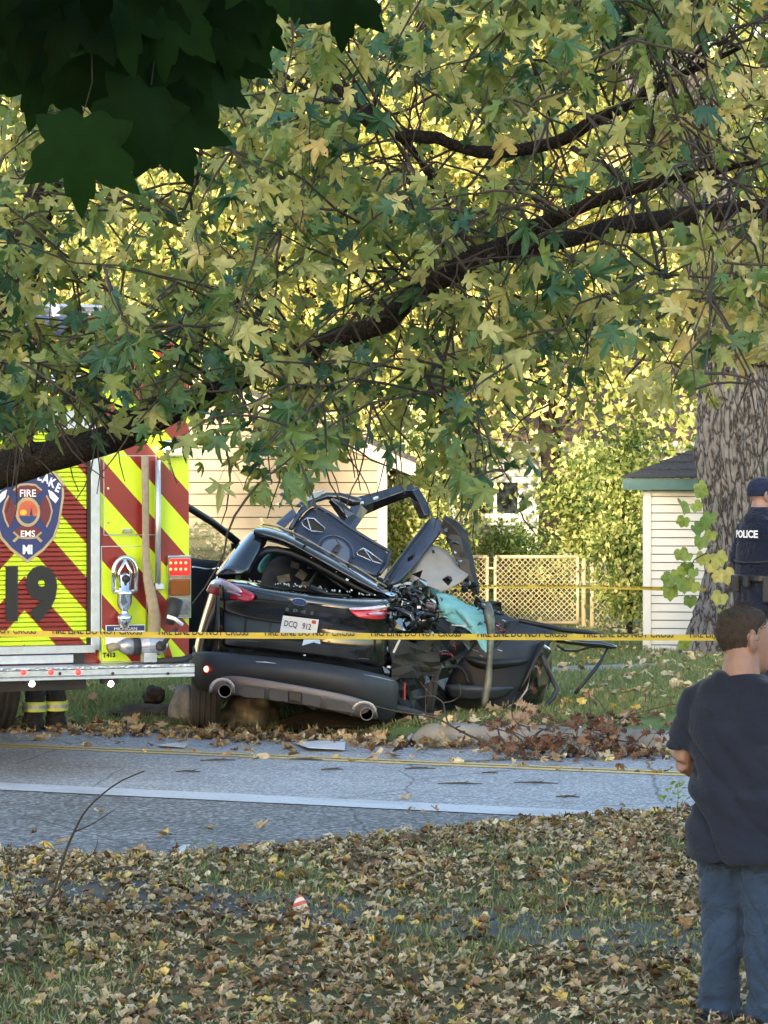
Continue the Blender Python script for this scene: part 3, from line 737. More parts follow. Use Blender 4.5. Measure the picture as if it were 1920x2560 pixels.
# ---------------------------------------------------------------- big trunk on the right
def big_trunk():
    t = empty('old_tree', (P(1850, 0, 36).x, 36, .1), 'massive old tree with grey furrowed bark in front of the shed', 'tree')
    d0 = 36.2; ed = [(-700, 1500, 110), (-200, 1590, 130), (0, 1605, 140), (300, 1640, 150), (420, 1655, 158), (617, 1706, 165), (774, 1735, 172), (918, 1752, 182), (1030, 1750, 196), (1135, 1742, 206), (1263, 1762, 196), (1350, 1772, 196), (1440, 1763, 205), (1500, 1746, 222), (1534, 1731, 240), (1588, 1710, 280), (1643, 1684, 335), (1672, 1640, 420), (1690, 1600, 520)]
    ys = np.arange(-700, 1690, 4.0); L = np.interp(ys, [e[0] for e in ed], [e[1] for e in ed]); W = np.interp(ys, [e[0] for e in ed], [e[2] for e in ed])
    nA = 190; rows = []
    for y, l, w in zip(ys, L, W):
        c = P(l + w / 2, y, d0); r = w / 2 / F * d0; row = []
        fl = max(0, (y - 1520) / 170)
        for k in range(nA + 1):
            a = 2 * math.pi * k / nA
            lob = 1 + fl * .16 * math.cos(5 * a + .7) + .04 * math.cos(3 * a + y * .004)
            q = Vector((math.cos(a) * 5.2, math.sin(a) * 5.2, y * .0150))
            q2 = q + .55 * noise.noise_vector(q * 1.1)
            f1 = noise.voronoi(Vector((q2.x * 1.5, q2.y * 1.5, q2.z * .52)))[0]
            ridge = min(1.0, (f1[1] - f1[0]) * 2.2)
            dr = .05 * ridge + .02 * noise.noise(q * 3)
            rr = r * lob - .03 + dr
            row.append(Vector((c.x + math.cos(a) * rr, d0 + r * .2 + math.sin(a) * rr, c.z)))
        rows.append(row)
    MB().grid(rows).build('trunk', M_BARKG, t, smooth=False, fixn=False)
    for pts in ([(1900, 900, 90, 36.0), (1905, 760, 80, 35.8), (1925, 640, 76, 35.6), (2000, 500, 66, 35.4), (2150, 300, 50, 35)], [(1660, 330, 60, 36.2), (1560, 160, 50, 36.4), (1400, -60, 40, 36.6), (1250, -300, 24, 36.8)], [(1700, 100, 60, 36.2), (1840, -150, 50, 36.2), (2000, -500, 30, 36)]):
        wood(t, 'limb', pts, 4, M_BARKG, 12)
    n = 5200; c = P(1720, -900, 36); q = RNG.normal(0, 1, (n, 3)); q /= np.linalg.norm(q, axis=1, keepdims=True); q *= (RNG.random(n) ** .45)[:, None]
    pos = q * np.array([6.5, 5.5, 4.2]) + np.array([c.x, c.y, c.z + 1.2])
    keep = pos[:, 2] > 6.6; pos = pos[keep]; n = len(pos)
    scatter('crown', KITE_T, pos, rots(RNG.normal(0, 1, (n, 3)) + [0, 0, -.4], RNG.normal(0, 1, (n, 3))), RNG.uniform(.22, .36, n), RNG.uniform(.1, .75, n), M_FAR, t)
big_trunk()
# vine with large leaves hanging in front of that trunk
vine = empty('vine', P(1760, 1600, 34.5), 'climbing vine with large yellow green leaves on the big grey trunk', 'vine')
vl = [(1745, 1225, .3), (1702, 1270, .35), (1735, 1275, .45), (1712, 1310, .3), (1733, 1330, .1), (1765, 1315, .05), (1778, 1300, .1), (1780, 1345, .6), (1700, 1390, .3), (1722, 1400, .35), (1690, 1440, .4), (1735, 1440, .35), (1700, 1465, .3), (1672, 1480, .35), (1726, 1508, .1), (1790, 1400, .75), (1775, 1425, .85), (1800, 1450, .95), (1760, 1400, .7), (1812, 1440, .9), (1752, 1360, .2), (1805, 1500, .7), (1806, 1540, .6), (1748, 1235, .25), (1740, 1470, .5), (1718, 1425, .15), (1670, 1665, .4), (1708, 1618, .35), (1680, 1455, .2)]
b = MB(); b.tube([P(1850, 1640, 35.2), P(1842, 1500, 35.0), P(1800, 1380, 34.9), P(1775, 1300, 34.8), P(1755, 1230, 34.7)], [.02, .016, .012, .008, .004], 6)
b.tube([P(1800, 1380, 34.9), P(1760, 1385, 34.6), P(1735, 1400, 34.5), P(1715, 1450, 34.4)], [.01, .008, .006, .003], 6)
b.build('stem', M_TWIG, vine)
vp = np.array([P(x, y, rs.uniform(34.2, 34.7)) for x, y, t in vl])
leaf_objects(vine, GRAPE_T, vp + [0, 0, .08], rots(np.array([(rs.gauss(0, .5), rs.gauss(-.2, .2), -1) for _ in vl]), np.array([(rs.gauss(0, .5), -1, rs.gauss(.4, .4)) for _ in vl])), np.array([rs.uniform(.11, .19) for _ in vl]), np.array([min(.98, t + rs.uniform(-.05, .05)) for _, _, t in vl]), M_VINE)

# ---------------------------------------------------------------- sunlit trees and shrubs behind
def tree(name, label, cat, x, d, h, crown, n, tone, size=(.13, .22), z0=1.2, group=None, m=None, trunk_r=.2, temps=None, bark_m=None, clump=40):
    gz = float(ground_h(np.array(x), np.array(d)))
    t = empty(name, (x, d, gz), label, cat, group=group)
    r2 = random.Random(int(x * 131 + d * 17 + h * 7)); rg = np.random.default_rng(int(abs(x * 97 + d * 13 + h * 3)) + 1)
    rx, ry, rz = crown; cz = h - rz
    b = MB(); top = Vector((x + r2.uniform(-.4, .4), d, h * .82)); pts = [Vector((x, d, gz - .1)), Vector((x + r2.uniform(-.1, .1), d, h * .2)), Vector((x + r2.uniform(-.25, .25), d, h * .5)), top]
    b.tube(pts, [trunk_r * 1.2, trunk_r, trunk_r * .65, trunk_r * .15], 10)
    b.build('trunk', bark_m or M_BARK, t, smooth=True)
    cl = []
    bb = MB()
    for i in range(clump):
        v = rg.normal(0, 1, 3); v /= np.linalg.norm(v); v *= rg.random() ** .4
        c = Vector((x + v[0] * rx, d + v[1] * ry, max(gz + z0, cz + v[2] * rz))); cl.append(c)
        s = pts[1].lerp(top, min(.95, max(.05, (c.z - pts[1].z) / max(.1, top.z - pts[1].z) - .15)))
        mid = s.lerp(c, .55) + Vector((0, 0, .12 * (c - s).length))
        bb.tube([s, mid, c], [trunk_r * .22, trunk_r * .12, .008], 5, cap=False)
    bb.build('branches', bark_m or M_BARK, t, fixn=False)
    ci = rg.integers(0, len(cl), n); C = np.array([tuple(c) for c in cl])
    sp = .30 * (rx * ry * rz) ** (1 / 3)
    pos = C[ci] + rg.normal(0, 1, (n, 3)) * np.array([sp * 1.1, sp * 1.0, sp * .75]); pos[:, 2] = np.maximum(pos[:, 2], gz + .05 + rg.random(n) * z0 * .6)
    ct = rg.normal(0, .13, len(cl))
    tn = np.clip(rg.normal(tone - .06, .16, n) + ct[ci], 0, .99)
    scatter('crown', temps or KITE_T, pos, rots(rg.normal(0, 1, (n, 3)) + [0, -.3, -.7], rg.normal(0, 1, (n, 3)) + [0, -.6, .3]), rg.uniform(*size, n), tn, m or M_FAR, t)
    return t
def X(px, d): return (px - CX) / F * d
GB = 'background trees'
tree('yellow_tree', 'golden tree rising directly above the tan house roof', 'tree', X(760, 56), 56, 12.5, (4.0, 3, 5.2), 13000, .68, group=GB)
tree('green_tree', 'yellow green tree behind the fire engine at far left', 'tree', X(60, 54), 54, 12, (4.2, 3, 5.0), 13000, .50, group=GB)
tree('yellow_tree', 'bright yellow tree left of the big grey trunk above the gate', 'tree', X(1370, 55), 55, 12.0, (3.6, 3, 4.2), 12000, .66, z0=3.9, group=GB)
tree('green_tree', 'greener tree behind the big grey trunk at far right', 'tree', X(1900, 53), 53, 12.0, (3.8, 3, 5.0), 11000, .52, group=GB)
tree('green_tree', 'green and gold tree between house gable and gate', 'tree', X(1080, 58), 58, 12.5, (3.2, 3, 4.4), 11000, .48, z0=3.9, group=GB)
tree('yellow_tree', 'pale gold tree far behind the gap left of centre', 'tree', X(430, 66), 66, 15, (5, 3, 6.4), 13000, .72, group=GB, size=(.17, .28))
tree('yellow_tree', 'tall golden tree far behind the pale house', 'tree', X(1220, 74), 74, 17, (5.5, 3, 7.4), 14000, .74, group=GB, size=(.18, .30))
tree('yellow_tree', 'tall yellow green tree far back at right', 'tree', X(1720, 72), 72, 16.5, (5.5, 3, 7.2), 14000, .62, group=GB, size=(.18, .30))
tree('yellow_tree', 'tall pale tree far back at left edge', 'tree', X(-150, 74), 74, 17, (6, 3, 7.4), 12000, .66, group=GB, size=(.18, .30))
tree('yellow_tree', 'tall golden tree far behind the tan house', 'tree', X(860, 86), 86, 19, (6.5, 3, 8.6), 14000, .70, group=GB, size=(.22, .36))
tree('yellow_tree', 'farthest yellow tree behind the left gap', 'tree', X(250, 88), 88, 19, (6.5, 3, 8.6), 12000, .60, group=GB, size=(.22, .36))
tree('yellow_tree', 'farthest golden tree on the right skyline', 'tree', X(1500, 92), 92, 20, (7.5, 3, 9), 14000, .66, group=GB, size=(.24, .38))
GS = 'shrubs along the yard'
tree('shrub', 'sunlit yellow shrub against the right corner of the tan house', 'shrub', X(1010, 43), 43, 2.75, (.55, .6, 1.15), 5200, .55, size=(.06, .10), z0=.3, trunk_r=.03, group=GS, clump=26)
tree('shrub', 'shaded green shrub at the foot of the tan house', 'shrub', X(505, 38), 38, 1.55, (.45, .4, .6), 2600, .22, size=(.06, .10), z0=.3, trunk_r=.03, group=GS, clump=22)
tree('shrub', 'tall leafy shrub filling the gap left of the shed', 'shrub', X(1572, 43.2), 43.2, 3.0, (.36, .4, 1.4), 5600, .38, size=(.06, .11), z0=.3, trunk_r=.04, group=GS, clump=34)
tree('shrub', 'loose green shrub leaning over the gate top rail', 'shrub', X(1478, 46), 46, 2.75, (.55, .5, .95), 4200, .34, size=(.07, .12), z0=.9, trunk_r=.03, group=GS, clump=26)
tree('shrub', 'low dark shrub seen through the chain link gate', 'shrub', X(1290, 48), 48, 1.35, (1.2, .5, .5), 3600, .28, size=(.06, .10), z0=.25, trunk_r=.03, group=GS, clump=20)
tree('shrub', 'yellow green shrub against the wire fence', 'shrub', X(1120, 51.5), 51.5, 2.1, (1.0, .5, .9), 4600, .46, size=(.07, .12), z0=.3, trunk_r=.03, group=GS, clump=22)
tree('shrub', 'low gold shrub in front of the pale house wall', 'shrub', X(1500, 58), 58, 2.6, (.8, .6, 1.0), 4000, .60, size=(.09, .15), z0=.4, trunk_r=.05, group=GS, clump=20)

# ---------------------------------------------------------------- unseen grove and house, added and sized to shade the street
def sunpos(p, q): a = R(SUN_AZ); return (p * math.cos(a) + q * math.sin(a), -p * math.sin(a) + q * math.cos(a))
grove = [(-2.5, -29, 17.5, 2.0), (1.6, -33, 18.5, 3.4), (5.6, -33, 18, 3.4), (9.8, -33, 18, 3.6), (-.6, -40, 20, 2.4), (3.6, -41, 20, 3.8), (8.4, -41, 20, 4)]
words = ['leftmost', 'second', 'third', 'fourth', 'fifth', 'sixth', 'seventh', 'eighth', 'ninth']
xx_, yy_ = sunpos(-9.7, -30)
tree('slender_shade_caster', 'unseen slender tree added behind the viewpoint to shade the tan house wall', 'tree', xx_, yy_, 13.4, (.8, .8, .9), 260, .35, size=(.3, .5), z0=2.5, group='unseen shade casters behind the viewpoint', trunk_r=.09, clump=16)  # unseen tree added so its crown shadow falls on the tan wall
nh = empty('shade_caster_house', (*sunpos(-1, -24), 0), 'unseen wide two storey house added behind the viewpoint as shade caster', 'house', rz=-R(SUN_AZ))
MB().box((0, 0, 3.2), (17.6, 7.0, 6.4)).build('wall_body', mat('grey house siding', (.30, .31, .32), .7), nh, local=True)
MB().prism([(-9.0, -4.0, 6.3), (-9.0, 4.0, 6.3), (-9.0, 0, 10.0)], (18, 0, 0)).build('roof', M_ROOF, nh, local=True)
for k in range(5):
    for zz in (1.7, 4.6): MB().box((-7 + 3.5 * k, 3.52, zz), (1.1, .06, 1.5)).build('window', M_GLASS, nh, local=True)
for i, (p, q, h, r) in enumerate(grove):
    x, y = sunpos(p, q)
    tree('tall_shade_caster', 'unseen tall tree added for shade behind the viewpoint, %s of the grove' % words[i], 'tree', x, y, h, (r, r, h * .43), 5200, .35, size=(.5, .8), z0=2.5, group='unseen shade casters behind the viewpoint', trunk_r=.3, clump=46)
# ================================================================ FIRE ENGINE (rear seen square on, nose turned away to the left)
TH = R(24)
TC = Vector((-1.424 - 1.25 * math.cos(TH), 23.06 - 1.25 * math.sin(TH), 0.0))
truck = empty('fire_engine', TC, 'fire engine with red and yellow chevron rear and silver tail step', 'fire engine', rz=TH)
_R3 = Matrix.Rotation(-TH, 3, 'Z')
def T(px, py, y=0.0):
    """local (x, z) on the plane local y = const under a photo pixel"""
    o = _R3 @ (Vector((0, 0, CH)) - TC); d = _R3 @ (P(px, py, 1.0) - Vector((0, 0, CH)))
    t = (y - o.y) / d.y; q = o + d * t; return q.x, q.z
def TV(px, py, y=0.0): x, z = T(px, py, y); return Vector((x, y, z))
def chevron():
    k = NT('chevron stripes'); sep = k.n('SeparateXYZ'); k.l(k.coord('Object', truck), sep.inputs[0])
    f = k.math('ADD', sep.outputs['Z'], k.math('MULTIPLY', k.math('ABSOLUTE', k.math('SUBTRACT', sep.outputs['X'], .0)), 1.08))
    ph = k.math('FRACT', k.math('DIVIDE', k.math('SUBTRACT', f, .955), .487))
    fac = k.math('LESS_THAN', ph, .5)
    co = k.coord('Object', truck)
    dirt = k.ramp(k.noise(co, 4, 5), [(.3, .88), (.7, 1.05)])
    sp = k.noise(co, 300, 2)
    yel = k.mix(k.ramp(sp, [(.4, 0.0), (.6, 1.0)]), (.50, .68, .015), (.56, .74, .02)); red = (.20, .012, .012)
    k.set(Base_Color=k.mix(1.0, k.mix(fac, red, yel), dirt, 'MULTIPLY'), Roughness=.35, Coat_Weight=.25)
    return k.m
M_CHEV = chevron()
M_REDP = mat('fire engine red paint', (.26, .012, .012), .25, var=.1, coat=.6)
M_ALU = mat('brushed aluminium', (.52, .55, .60), .38, .85, var=.1, scale=20, bump=.1, bscale=200)
M_CHROME = mat('chrome', (.75, .77, .80), .08, 1.0, var=.05, rvar=.04)
M_BLK = mat('black rubber', (.018, .018, .02), .7, var=.2)
M_DKMETAL = mat('dark chassis', (.03, .03, .033), .6, .2, var=.3)
M_HOSE = mat('tan fire hose', (.27, .22, .15), .9, var=.15, scale=25, bump=.5, bscale=250, bdist=.002)
M_NUM = mat('black decal', (.006, .006, .008), .4, var=.1)
M_WHITE = mat('white decal', (.75, .77, .8), .5, var=.04)
M_NAVY = mat('navy decal', (.018, .03, .13), .4, var=.1)
M_MAROON = mat('maroon decal', (.13, .018, .025), .4, var=.1)
M_GOLD = mat('gold decal', (.40, .31, .17), .45, var=.15)
def tb(name, x0, x1, y0, y1, z0, z1, m, parent=None, bevel=0.0):
    return MB().box(((x0 + x1) / 2, (y0 + y1) / 2, (z0 + z1) / 2), (abs(x1 - x0), abs(y1 - y0), abs(z1 - z0))).build(name, m, parent or truck, bevel=bevel, local=True)
xr_door = T(216, 1400)[0]; xl_door = -xr_door
z_bot = T(215, 1668)[1]; z_step0, z_step1 = T(200, 1698, -.35)[1], T(200, 1668, -.35)[1]
z_dt, z_db = T(60, 1076)[1], T(60, 1622)[1]
TOP = 3.15
# body box behind the rear face
tb('body', -1.25, 1.25, .04, 5.6, z_step1 - .02, TOP, M_REDP)
tb('cab', -1.2, 1.2, 5.9, 8.6, .75, 2.85, M_REDP, bevel=.12)
tb('chassis', -.5, .5, .5, 8.4, .62, z_step1 - .03, M_DKMETAL)
tb('windscreen_band', -1.21, 1.21, 6.3, 8.62, 1.75, 2.5, M_GLASS)
# rear face right and left of the rolling door
for s_ in (1, -1):
    a, b = (xr_door + .10, 1.25) if s_ > 0 else (-1.25, -xr_door - .10)
    tb('rear_panel', a, b, 0.0, .038, z_bot - .01, TOP, M_CHEV)
    tb('door_rail', s_ * (xr_door + .025), s_ * (xr_door + .095), -.03, .03, z_db - .02, z_dt + .05, M_ALU, bevel=.006)
    tb('rail_seal', s_ * xr_door, s_ * (xr_door + .023), -.018, .03, z_db - .02, z_dt + .05, M_NUM)
tb('rear_header', -xr_door - .095, xr_door + .095, 0.0, .038, z_dt + .052, TOP, M_CHEV)
# rolling door: every slat a piece of its own
sh = .0325; me_slat = None; z = z_db + .02; i = 0
door = MB().box((0, .034, (z_db + z_dt) / 2), (2 * xr_door - .01, .006, z_dt - z_db)).build('rolling_door', M_ALU, truck, local=True)
while z < z_dt:
    if me_slat is None:
        w = xr_door; q = MB()
        sec = [(.02, 0), (.004, .0025), (0, .006), (0, sh - .006), (.004, sh - .0025), (.02, sh)]
        q.add([(-w, a, b) for a, b in sec] + [(w, a, b) for a, b in sec], [(j, j + 1, j + 7, j + 6) for j in range(5)] + [tuple(range(6)), tuple(range(11, 5, -1))])
        o = q.build('slat', M_CHEV, door, local=True); me_slat = o.data; me_slat.materials[0] = M_CHEV
    else: o = link('slat', me_slat, door, True)
    o.location = (0, 0, z); z += sh + .001; i += 1
tb('door_bottom_bar', -xr_door, xr_door + .05, -.05, .03, z_db - .035, z_db + .018, M_ALU)
tb('door_bottom_bar', -xr_door, xr_door - .12, -.07, .02, z_db - .105, z_db - .045, M_ALU, bevel=.004)
tb('bar_bracket', xr_door - .115, xr_door - .03, -.04, .02, z_db - .12, z_db - .04, M_NUM)
# decals printed on the rolling door (thin film just proud of the slats)
def decal(poly, m, lift, name, parent=door, th=.0015):
    return MB().prism([Vector((p[0], -lift, p[1])) for p in poly], (0, th, 0)).build(name, m, parent, local=True)
def TP(pts): return [T(x, y) for x, y in pts]
BX = 68.0
def sym(pts): return pts + [(2 * BX - x, y) for x, y in reversed(pts) if abs(x - BX) > .5]
shield = sym([(68, 1408), (110, 1376), (136, 1346), (150, 1306), (160, 1240), (160, 1206), (143, 1183), (105, 1168), (68, 1164)])
def shrink(poly, k, cx=68, cy=1280): return [(cx + (x - cx) * k, cy + (y - cy) * k) for x, y in poly]
decal(TP(shield), M_GOLD, .004, 'shield_border')
decal(TP(shrink(shield, .93)), M_NAVY, .006, 'shield')
XF = 1.04
cross = []
for q in range(4):
    base = [(-11, -34), (-40, -52), (-22, -66 if q % 2 == 0 else -62), (0, -68), (22, -66 if q % 2 == 0 else -62), (40, -52), (11, -34)]
    a = q * math.pi / 2
    cross += [(68 + (x * math.cos(a) - y * math.sin(a)) * .93, 1278 + (x * math.sin(a) + y * math.cos(a)) * 1.03) for x, y in base]
decal(TP(cross), M_GOLD, .008, 'maltese_cross_border')
decal(TP(shrink(cross, .93, 68, 1278)), M_MAROON, .010, 'maltese_cross')
def disc(cx, cy, rx, ry, n=28): return [(cx + rx * math.cos(2 * math.pi * k / n), cy + ry * math.sin(2 * math.pi * k / n)) for k in range(n)]
decal(TP(disc(68, 1280, 31, 37)), M_GOLD, .012, 'medallion_ring')
decal(TP(disc(68, 1280, 24, 29)), mat('sunset orange', (.50, .11, .05), .5), .014, 'medallion')
decal(TP([(68 + 24 * math.cos(R(a)), 1280 + 29 * math.sin(R(a))) for a in range(20, 161, 10)]), mat('lake blue', (.02, .05, .15), .5), .016, 'medallion_lake')
decal(TP(disc(57, 1281, 8, 7, 14)), mat('sun yellow', (.7, .5, .05), .5), .0155, 'medallion_sun')
decal(TP([(72, 1288), (77, 1268), (80, 1290)]), M_NAVY, .018, 'medallion_sail')
for s_ in (1, -1):
    c = lambda x, y: (68 + s_ * (x - 68), y)
    decal(TP([c(119, 1224), c(131, 1230), c(146, 1246), c(138, 1258), c(124, 1244)]), M_WHITE, .009, 'axe_head')
    decal(TP([c(46, 1337), c(51, 1340), c(36, 1356), c(30, 1352)]), M_GOLD, .009, 'axe_handle')
def ttext(txt, px, py, size_px, m, off=.0, sx=1.0, lift=.011, parent=door, rot=0.0, bold=0.0, y=0.0):
    x, z = T(px, py, y); s = size_px / F * (TC.y + .2)
    M = Matrix.Translation((x, y - lift - off, z)) @ Matrix.Rotation(rot, 4, 'Y') @ Matrix.Rotation(R(90), 4, 'X') @ Matrix.Diagonal((sx, 1, 1, 1))
    return put_text(txt, s, M, m, parent, extrude=.001, offset=bold)
ttext('FIRE', 68, 1234, 25, M_WHITE, lift=.013, sx=.95, bold=.001)
ttext('EMS', 68, 1335, 22, M_WHITE, lift=.013, bold=.001)
ttext('MI', 68, 1375, 30, M_WHITE, lift=.009, sx=.85, bold=.004)
for i, ch in enumerate('WALLED LAKE'):
    if ch == ' ': continue
    t = (i - 5) / 5.0
    ttext(ch, 68 + t * 76, 1186 + 34 * t * t, 31, M_WHITE, lift=.009, sx=.8, bold=.003, rot=t * .42)
ttext('19', 66, 1491, 172, M_NUM, lift=.005, sx=.90, bold=.026)
# compartment doors on the right rear panel
def frame_door(x0, y0, x1, y1):
    a, b = TV(x0, y0), TV(x1, y1)
    d = tb('compartment_door', a.x, b.x, -.014, -.001, b.z, a.z, M_CHEV, bevel=.006)
    q = MB(); w = .005
    for (u0, u1, v0, v1) in ((a.x - w, a.x, b.z, a.z), (b.x, b.x + w, b.z, a.z), (a.x - w, b.x + w, a.z, a.z + w), (a.x - w, b.x + w, b.z - w, b.z)):
        q.box(((u0 + u1) / 2, -.006, (v0 + v1) / 2), (u1 - u0, .016, v1 - v0))
    q.build('gasket', M_ALU, d, local=True)
    return d
d1 = frame_door(259, 1140, 388, 1336); d2 = frame_door(253, 1367, 364, 1652)
c = TV(313, 1327); MB().box((c.x, -.03, c.z), (.075, .03, .03)).build('handle', M_CHROME, d1, local=True, bevel=.006)
for yy in (1221, 1306): c = TV(267, yy); MB().lathe([(.009, -.03), (.009, -.012)], (c.x, 0, c.z), 'Y', 10).build('bolt', M_CHROME, d1, local=True)
# hanging hose, grab rail
hp = [(362, 1140), (364, 1240), (364, 1330), (365, 1400), (370, 1450), (380, 1500), (388, 1545), (386, 1580), (372, 1610)]
q = MB(); q.tube([TV(x, y, -.10 + .02 * math.sin(i)) for i, (x, y) in enumerate(hp)], [.028, .028, .026, .03, .036, .042, .046, .046, .044], 10, flat=.35, up=(0, 1, 0)); q.build('hose', M_HOSE, truck, smooth=True, local=True)
q = MB(); q.tube([TV(395, 1150, -.07), TV(395, 1462, -.07)], .021, 12); q.build('grab_rail', M_ALU, truck, smooth=True, local=True)
q = MB(); c = TV(395, 1466, -.05); q.box((c.x, -.045, c.z), (.07, .09, .05)); q.build('rail_bracket', M_ALU, truck, local=True, bevel=.008)
# chrome deck nozzle hanging on the lower door
cx_, _ = T(311, 1450, -.09)
def TZ(py, y=-.09): return T(311, py, y)[1]
s_px = (TC.y + .3) / F
q = MB()
q.lathe([(.030, TZ(1568)), (.055, TZ(1548)), (.058, TZ(1540)), (.030, TZ(1536)), (.026, TZ(1526)), (.050, TZ(1515)), (.056, TZ(1505)), (.056, TZ(1489)), (.060, TZ(1487)), (.060, TZ(1478)), (.04, TZ(1474)), (.036, TZ(1440)), (.02, TZ(1432))], (cx_, -.09, 0), 'Z', 24)
q.build('nozzle', M_CHROME, truck, smooth=True, local=True)
ring = []
for k in range(25):
    a = math.pi * k / 24; ring.append(Vector((cx_ - .085 * math.cos(a), -.10, TZ(1430) + .105 * math.sin(a))))
ring = [Vector((cx_ - .085, -.10, TZ(1478)))] + ring + [Vector((cx_ + .085, -.10, TZ(1478)))]
q = MB(); q.tube(ring, .017, 10); q.tube([Vector((cx_ - .09, -.10, TZ(1478))), Vector((cx_ + .09, -.10, TZ(1478)))], .016, 10)
q.tube([Vector((cx_, -.10, TZ(1400))), Vector((cx_ - .045, -.10, TZ(1430))), Vector((cx_ - .03, -.10, TZ(1475)))], .012, 8); q.tube([Vector((cx_, -.10, TZ(1400))), Vector((cx_ + .045, -.10, TZ(1430))), Vector((cx_ + .03, -.10, TZ(1475)))], .012, 8)
q.build('nozzle_handle', M_CHROME, truck, smooth=True, local=True)
q = MB(); q.lathe([(.0, -.15), (.026, -.145), (.03, -.12), (.03, -.09)], (cx_, 0, TZ(1447)), 'Y', 16); q.build('nozzle_knob', M_BLK, truck, smooth=True, local=True)
# licence plate and unit number
pl = tb('licence_plate', T(264, 1570, -.03)[0], T(362, 1570, -.03)[0], -.034, -.028, T(264, 1612, -.03)[1], T(264, 1563, -.03)[1], M_WHITE)
MB().box(((T(264, 1570, -.03)[0] + T(362, 1570, -.03)[0]) / 2, -.036, T(264, 1571.5, -.03)[1]), (T(360, 1570, -.03)[0] - T(266, 1570, -.03)[0], .004, 13 * s_px)).build('plate_band', M_NAVY, pl, local=True)
ttext('MICHIGAN', 313, 1572, 11, M_WHITE, lift=.010, parent=pl, sx=1.15, y=-.03)
ttext('T413', 271, 1638, 16, M_NUM, lift=.016, parent=truck, bold=.002)
# tail light stack
M_LRED = mat('lit red lens', (.6, .01, .01), .2, var=.05, emit=.18, ecol=(1, .02, .02))
M_LED = mat('red diode', (1, .2, .1), .3, emit=1.3, ecol=(1, .10, .04))
M_MARK = mat('red marker', (.6, .02, .02), .3, emit=1.2, ecol=(1, .015, .012))
M_AMB = mat('amber lens', (.16, .05, .01), .12, var=.2, coat=.6)
M_CLEAR = mat('clear lens', (.20, .21, .24), .1, .4, var=.4, scale=30, coat=.6)
tl0, tl1 = T(415, 1388)[0], T(474, 1388)[0]
tl = tb('tail_light', tl0, min(1.252, tl1), -.05, -.002, T(440, 1545)[1], T(440, 1388)[1], M_CHROME, bevel=.008)
for (ya, yb, m) in ((1396, 1438, M_LRED), (1446, 1489, M_AMB), (1496, 1536, M_CLEAR)):
    l = MB().box(((tl0 + 1.25) / 2, -.058, (T(440, ya)[1] + T(440, yb)[1]) / 2), (.155, .03, (yb - ya) * s_px)).build('lens', m, tl, local=True, bevel=.012)
for r_ in range(2):
    for c_ in range(4):
        c = TV(427 + c_ * 12.5, 1407 + r_ * 16, -.077); MB().lathe([(.006, -.004), (.011, 0)], (c.x, c.y, c.z), 'Y', 10).build('diode', M_LED, tl, local=True)
# hose valve resting on the step
q = MB(); c0 = TV(300, 1616, -.2); c1 = TV(330, 1616, -.2)
q.tube([c0 + Vector((-.03, 0, .004)), c0 + Vector((.03, 0, 0)), c0 + Vector((.05, 0, 0)), c1 + Vector((.0, 0, 0)), c1 + Vector((.01, 0, 0))], [.02, .055, .062, .062, .045], 18)
v = q.build('hose_coupling', mat('scuffed steel', (.35, .36, .37), .4, .8, var=.25, scale=20), truck, smooth=True, local=True)
q = MB(); q.tube([c1, c1 + Vector((.05, 0, .0))], .066, 18); q.build('coupling_collar', M_BLK, v, local=True, smooth=True)
q = MB(); a = c1 + Vector((.05, 0, 0)); q.tube([a, a + Vector((.06, 0, .01)), a + Vector((.17, 0, .0)), a + Vector((.20, 0, -.02))], [.055, .075, .07, .04], 18); q.box(a + Vector((.07, -.02, -.08)), (.10, .08, .07)); vb = q.build('valve_body', mat('cast alloy', (.42, .44, .47), .45, .7, var=.3, scale=15, bump=.2), truck, smooth=False, local=True, bevel=.006)
q = MB(); q.lathe([(.0, -.11), (.035, -.105), (.038, -.06)], (a.x + .14, a.y, a.z), 'Y', 18); q.tube([a + Vector((.14, -.10, 0)), a + Vector((.19, -.11, .07)), a + Vector((.25, -.12, .13))], [.02, .016, .016], 8); q.build('valve_lever', M_BLK, vb, local=True, smooth=True)
q = MB(); z_t = z_step1 + .03; q.tube([a + Vector((.06, -.03, -.11)), a + Vector((.32, -.03, -.105)), a + Vector((.40, -.02, -.08))], [.02, .026, .02], 8); q.tube([a + Vector((.05, .05, -.12)), a + Vector((.4, .04, -.12))], .016, 8); q.build('tool_bar', M_BLK, truck, local=True, smooth=True)
q = MB(); q.tube([TV(270, 1622, -.19), TV(283, 1617, -.195), TV(298, 1617, -.2)], [.055, .05, .04], 12, flat=.6); q.build('hose_end', M_HOSE, truck, local=True, smooth=True)
q = MB(); q.prism([TV(404, 1600, -.06), TV(418, 1600, -.06), TV(432, 1645, -.06), TV(416, 1645, -.06)], (0, .03, 0)); q.build('red_strap', M_REDP, truck, local=True)
q = MB(); 
q.tube([TV(440, 1500, -.14), TV(432, 1530, -.16), TV(424, 1560, -.17)], [.055, .052, .03], 16); q.build('hose_cap', M_BLK, truck, smooth=True, local=True)
q = MB(); q.tube([TV(418, 1541, -.2), TV(437, 1547, -.21), TV(456, 1562, -.2)], .014, 8); q.build('cap_ring', M_WHITE, truck, smooth=True, local=True)
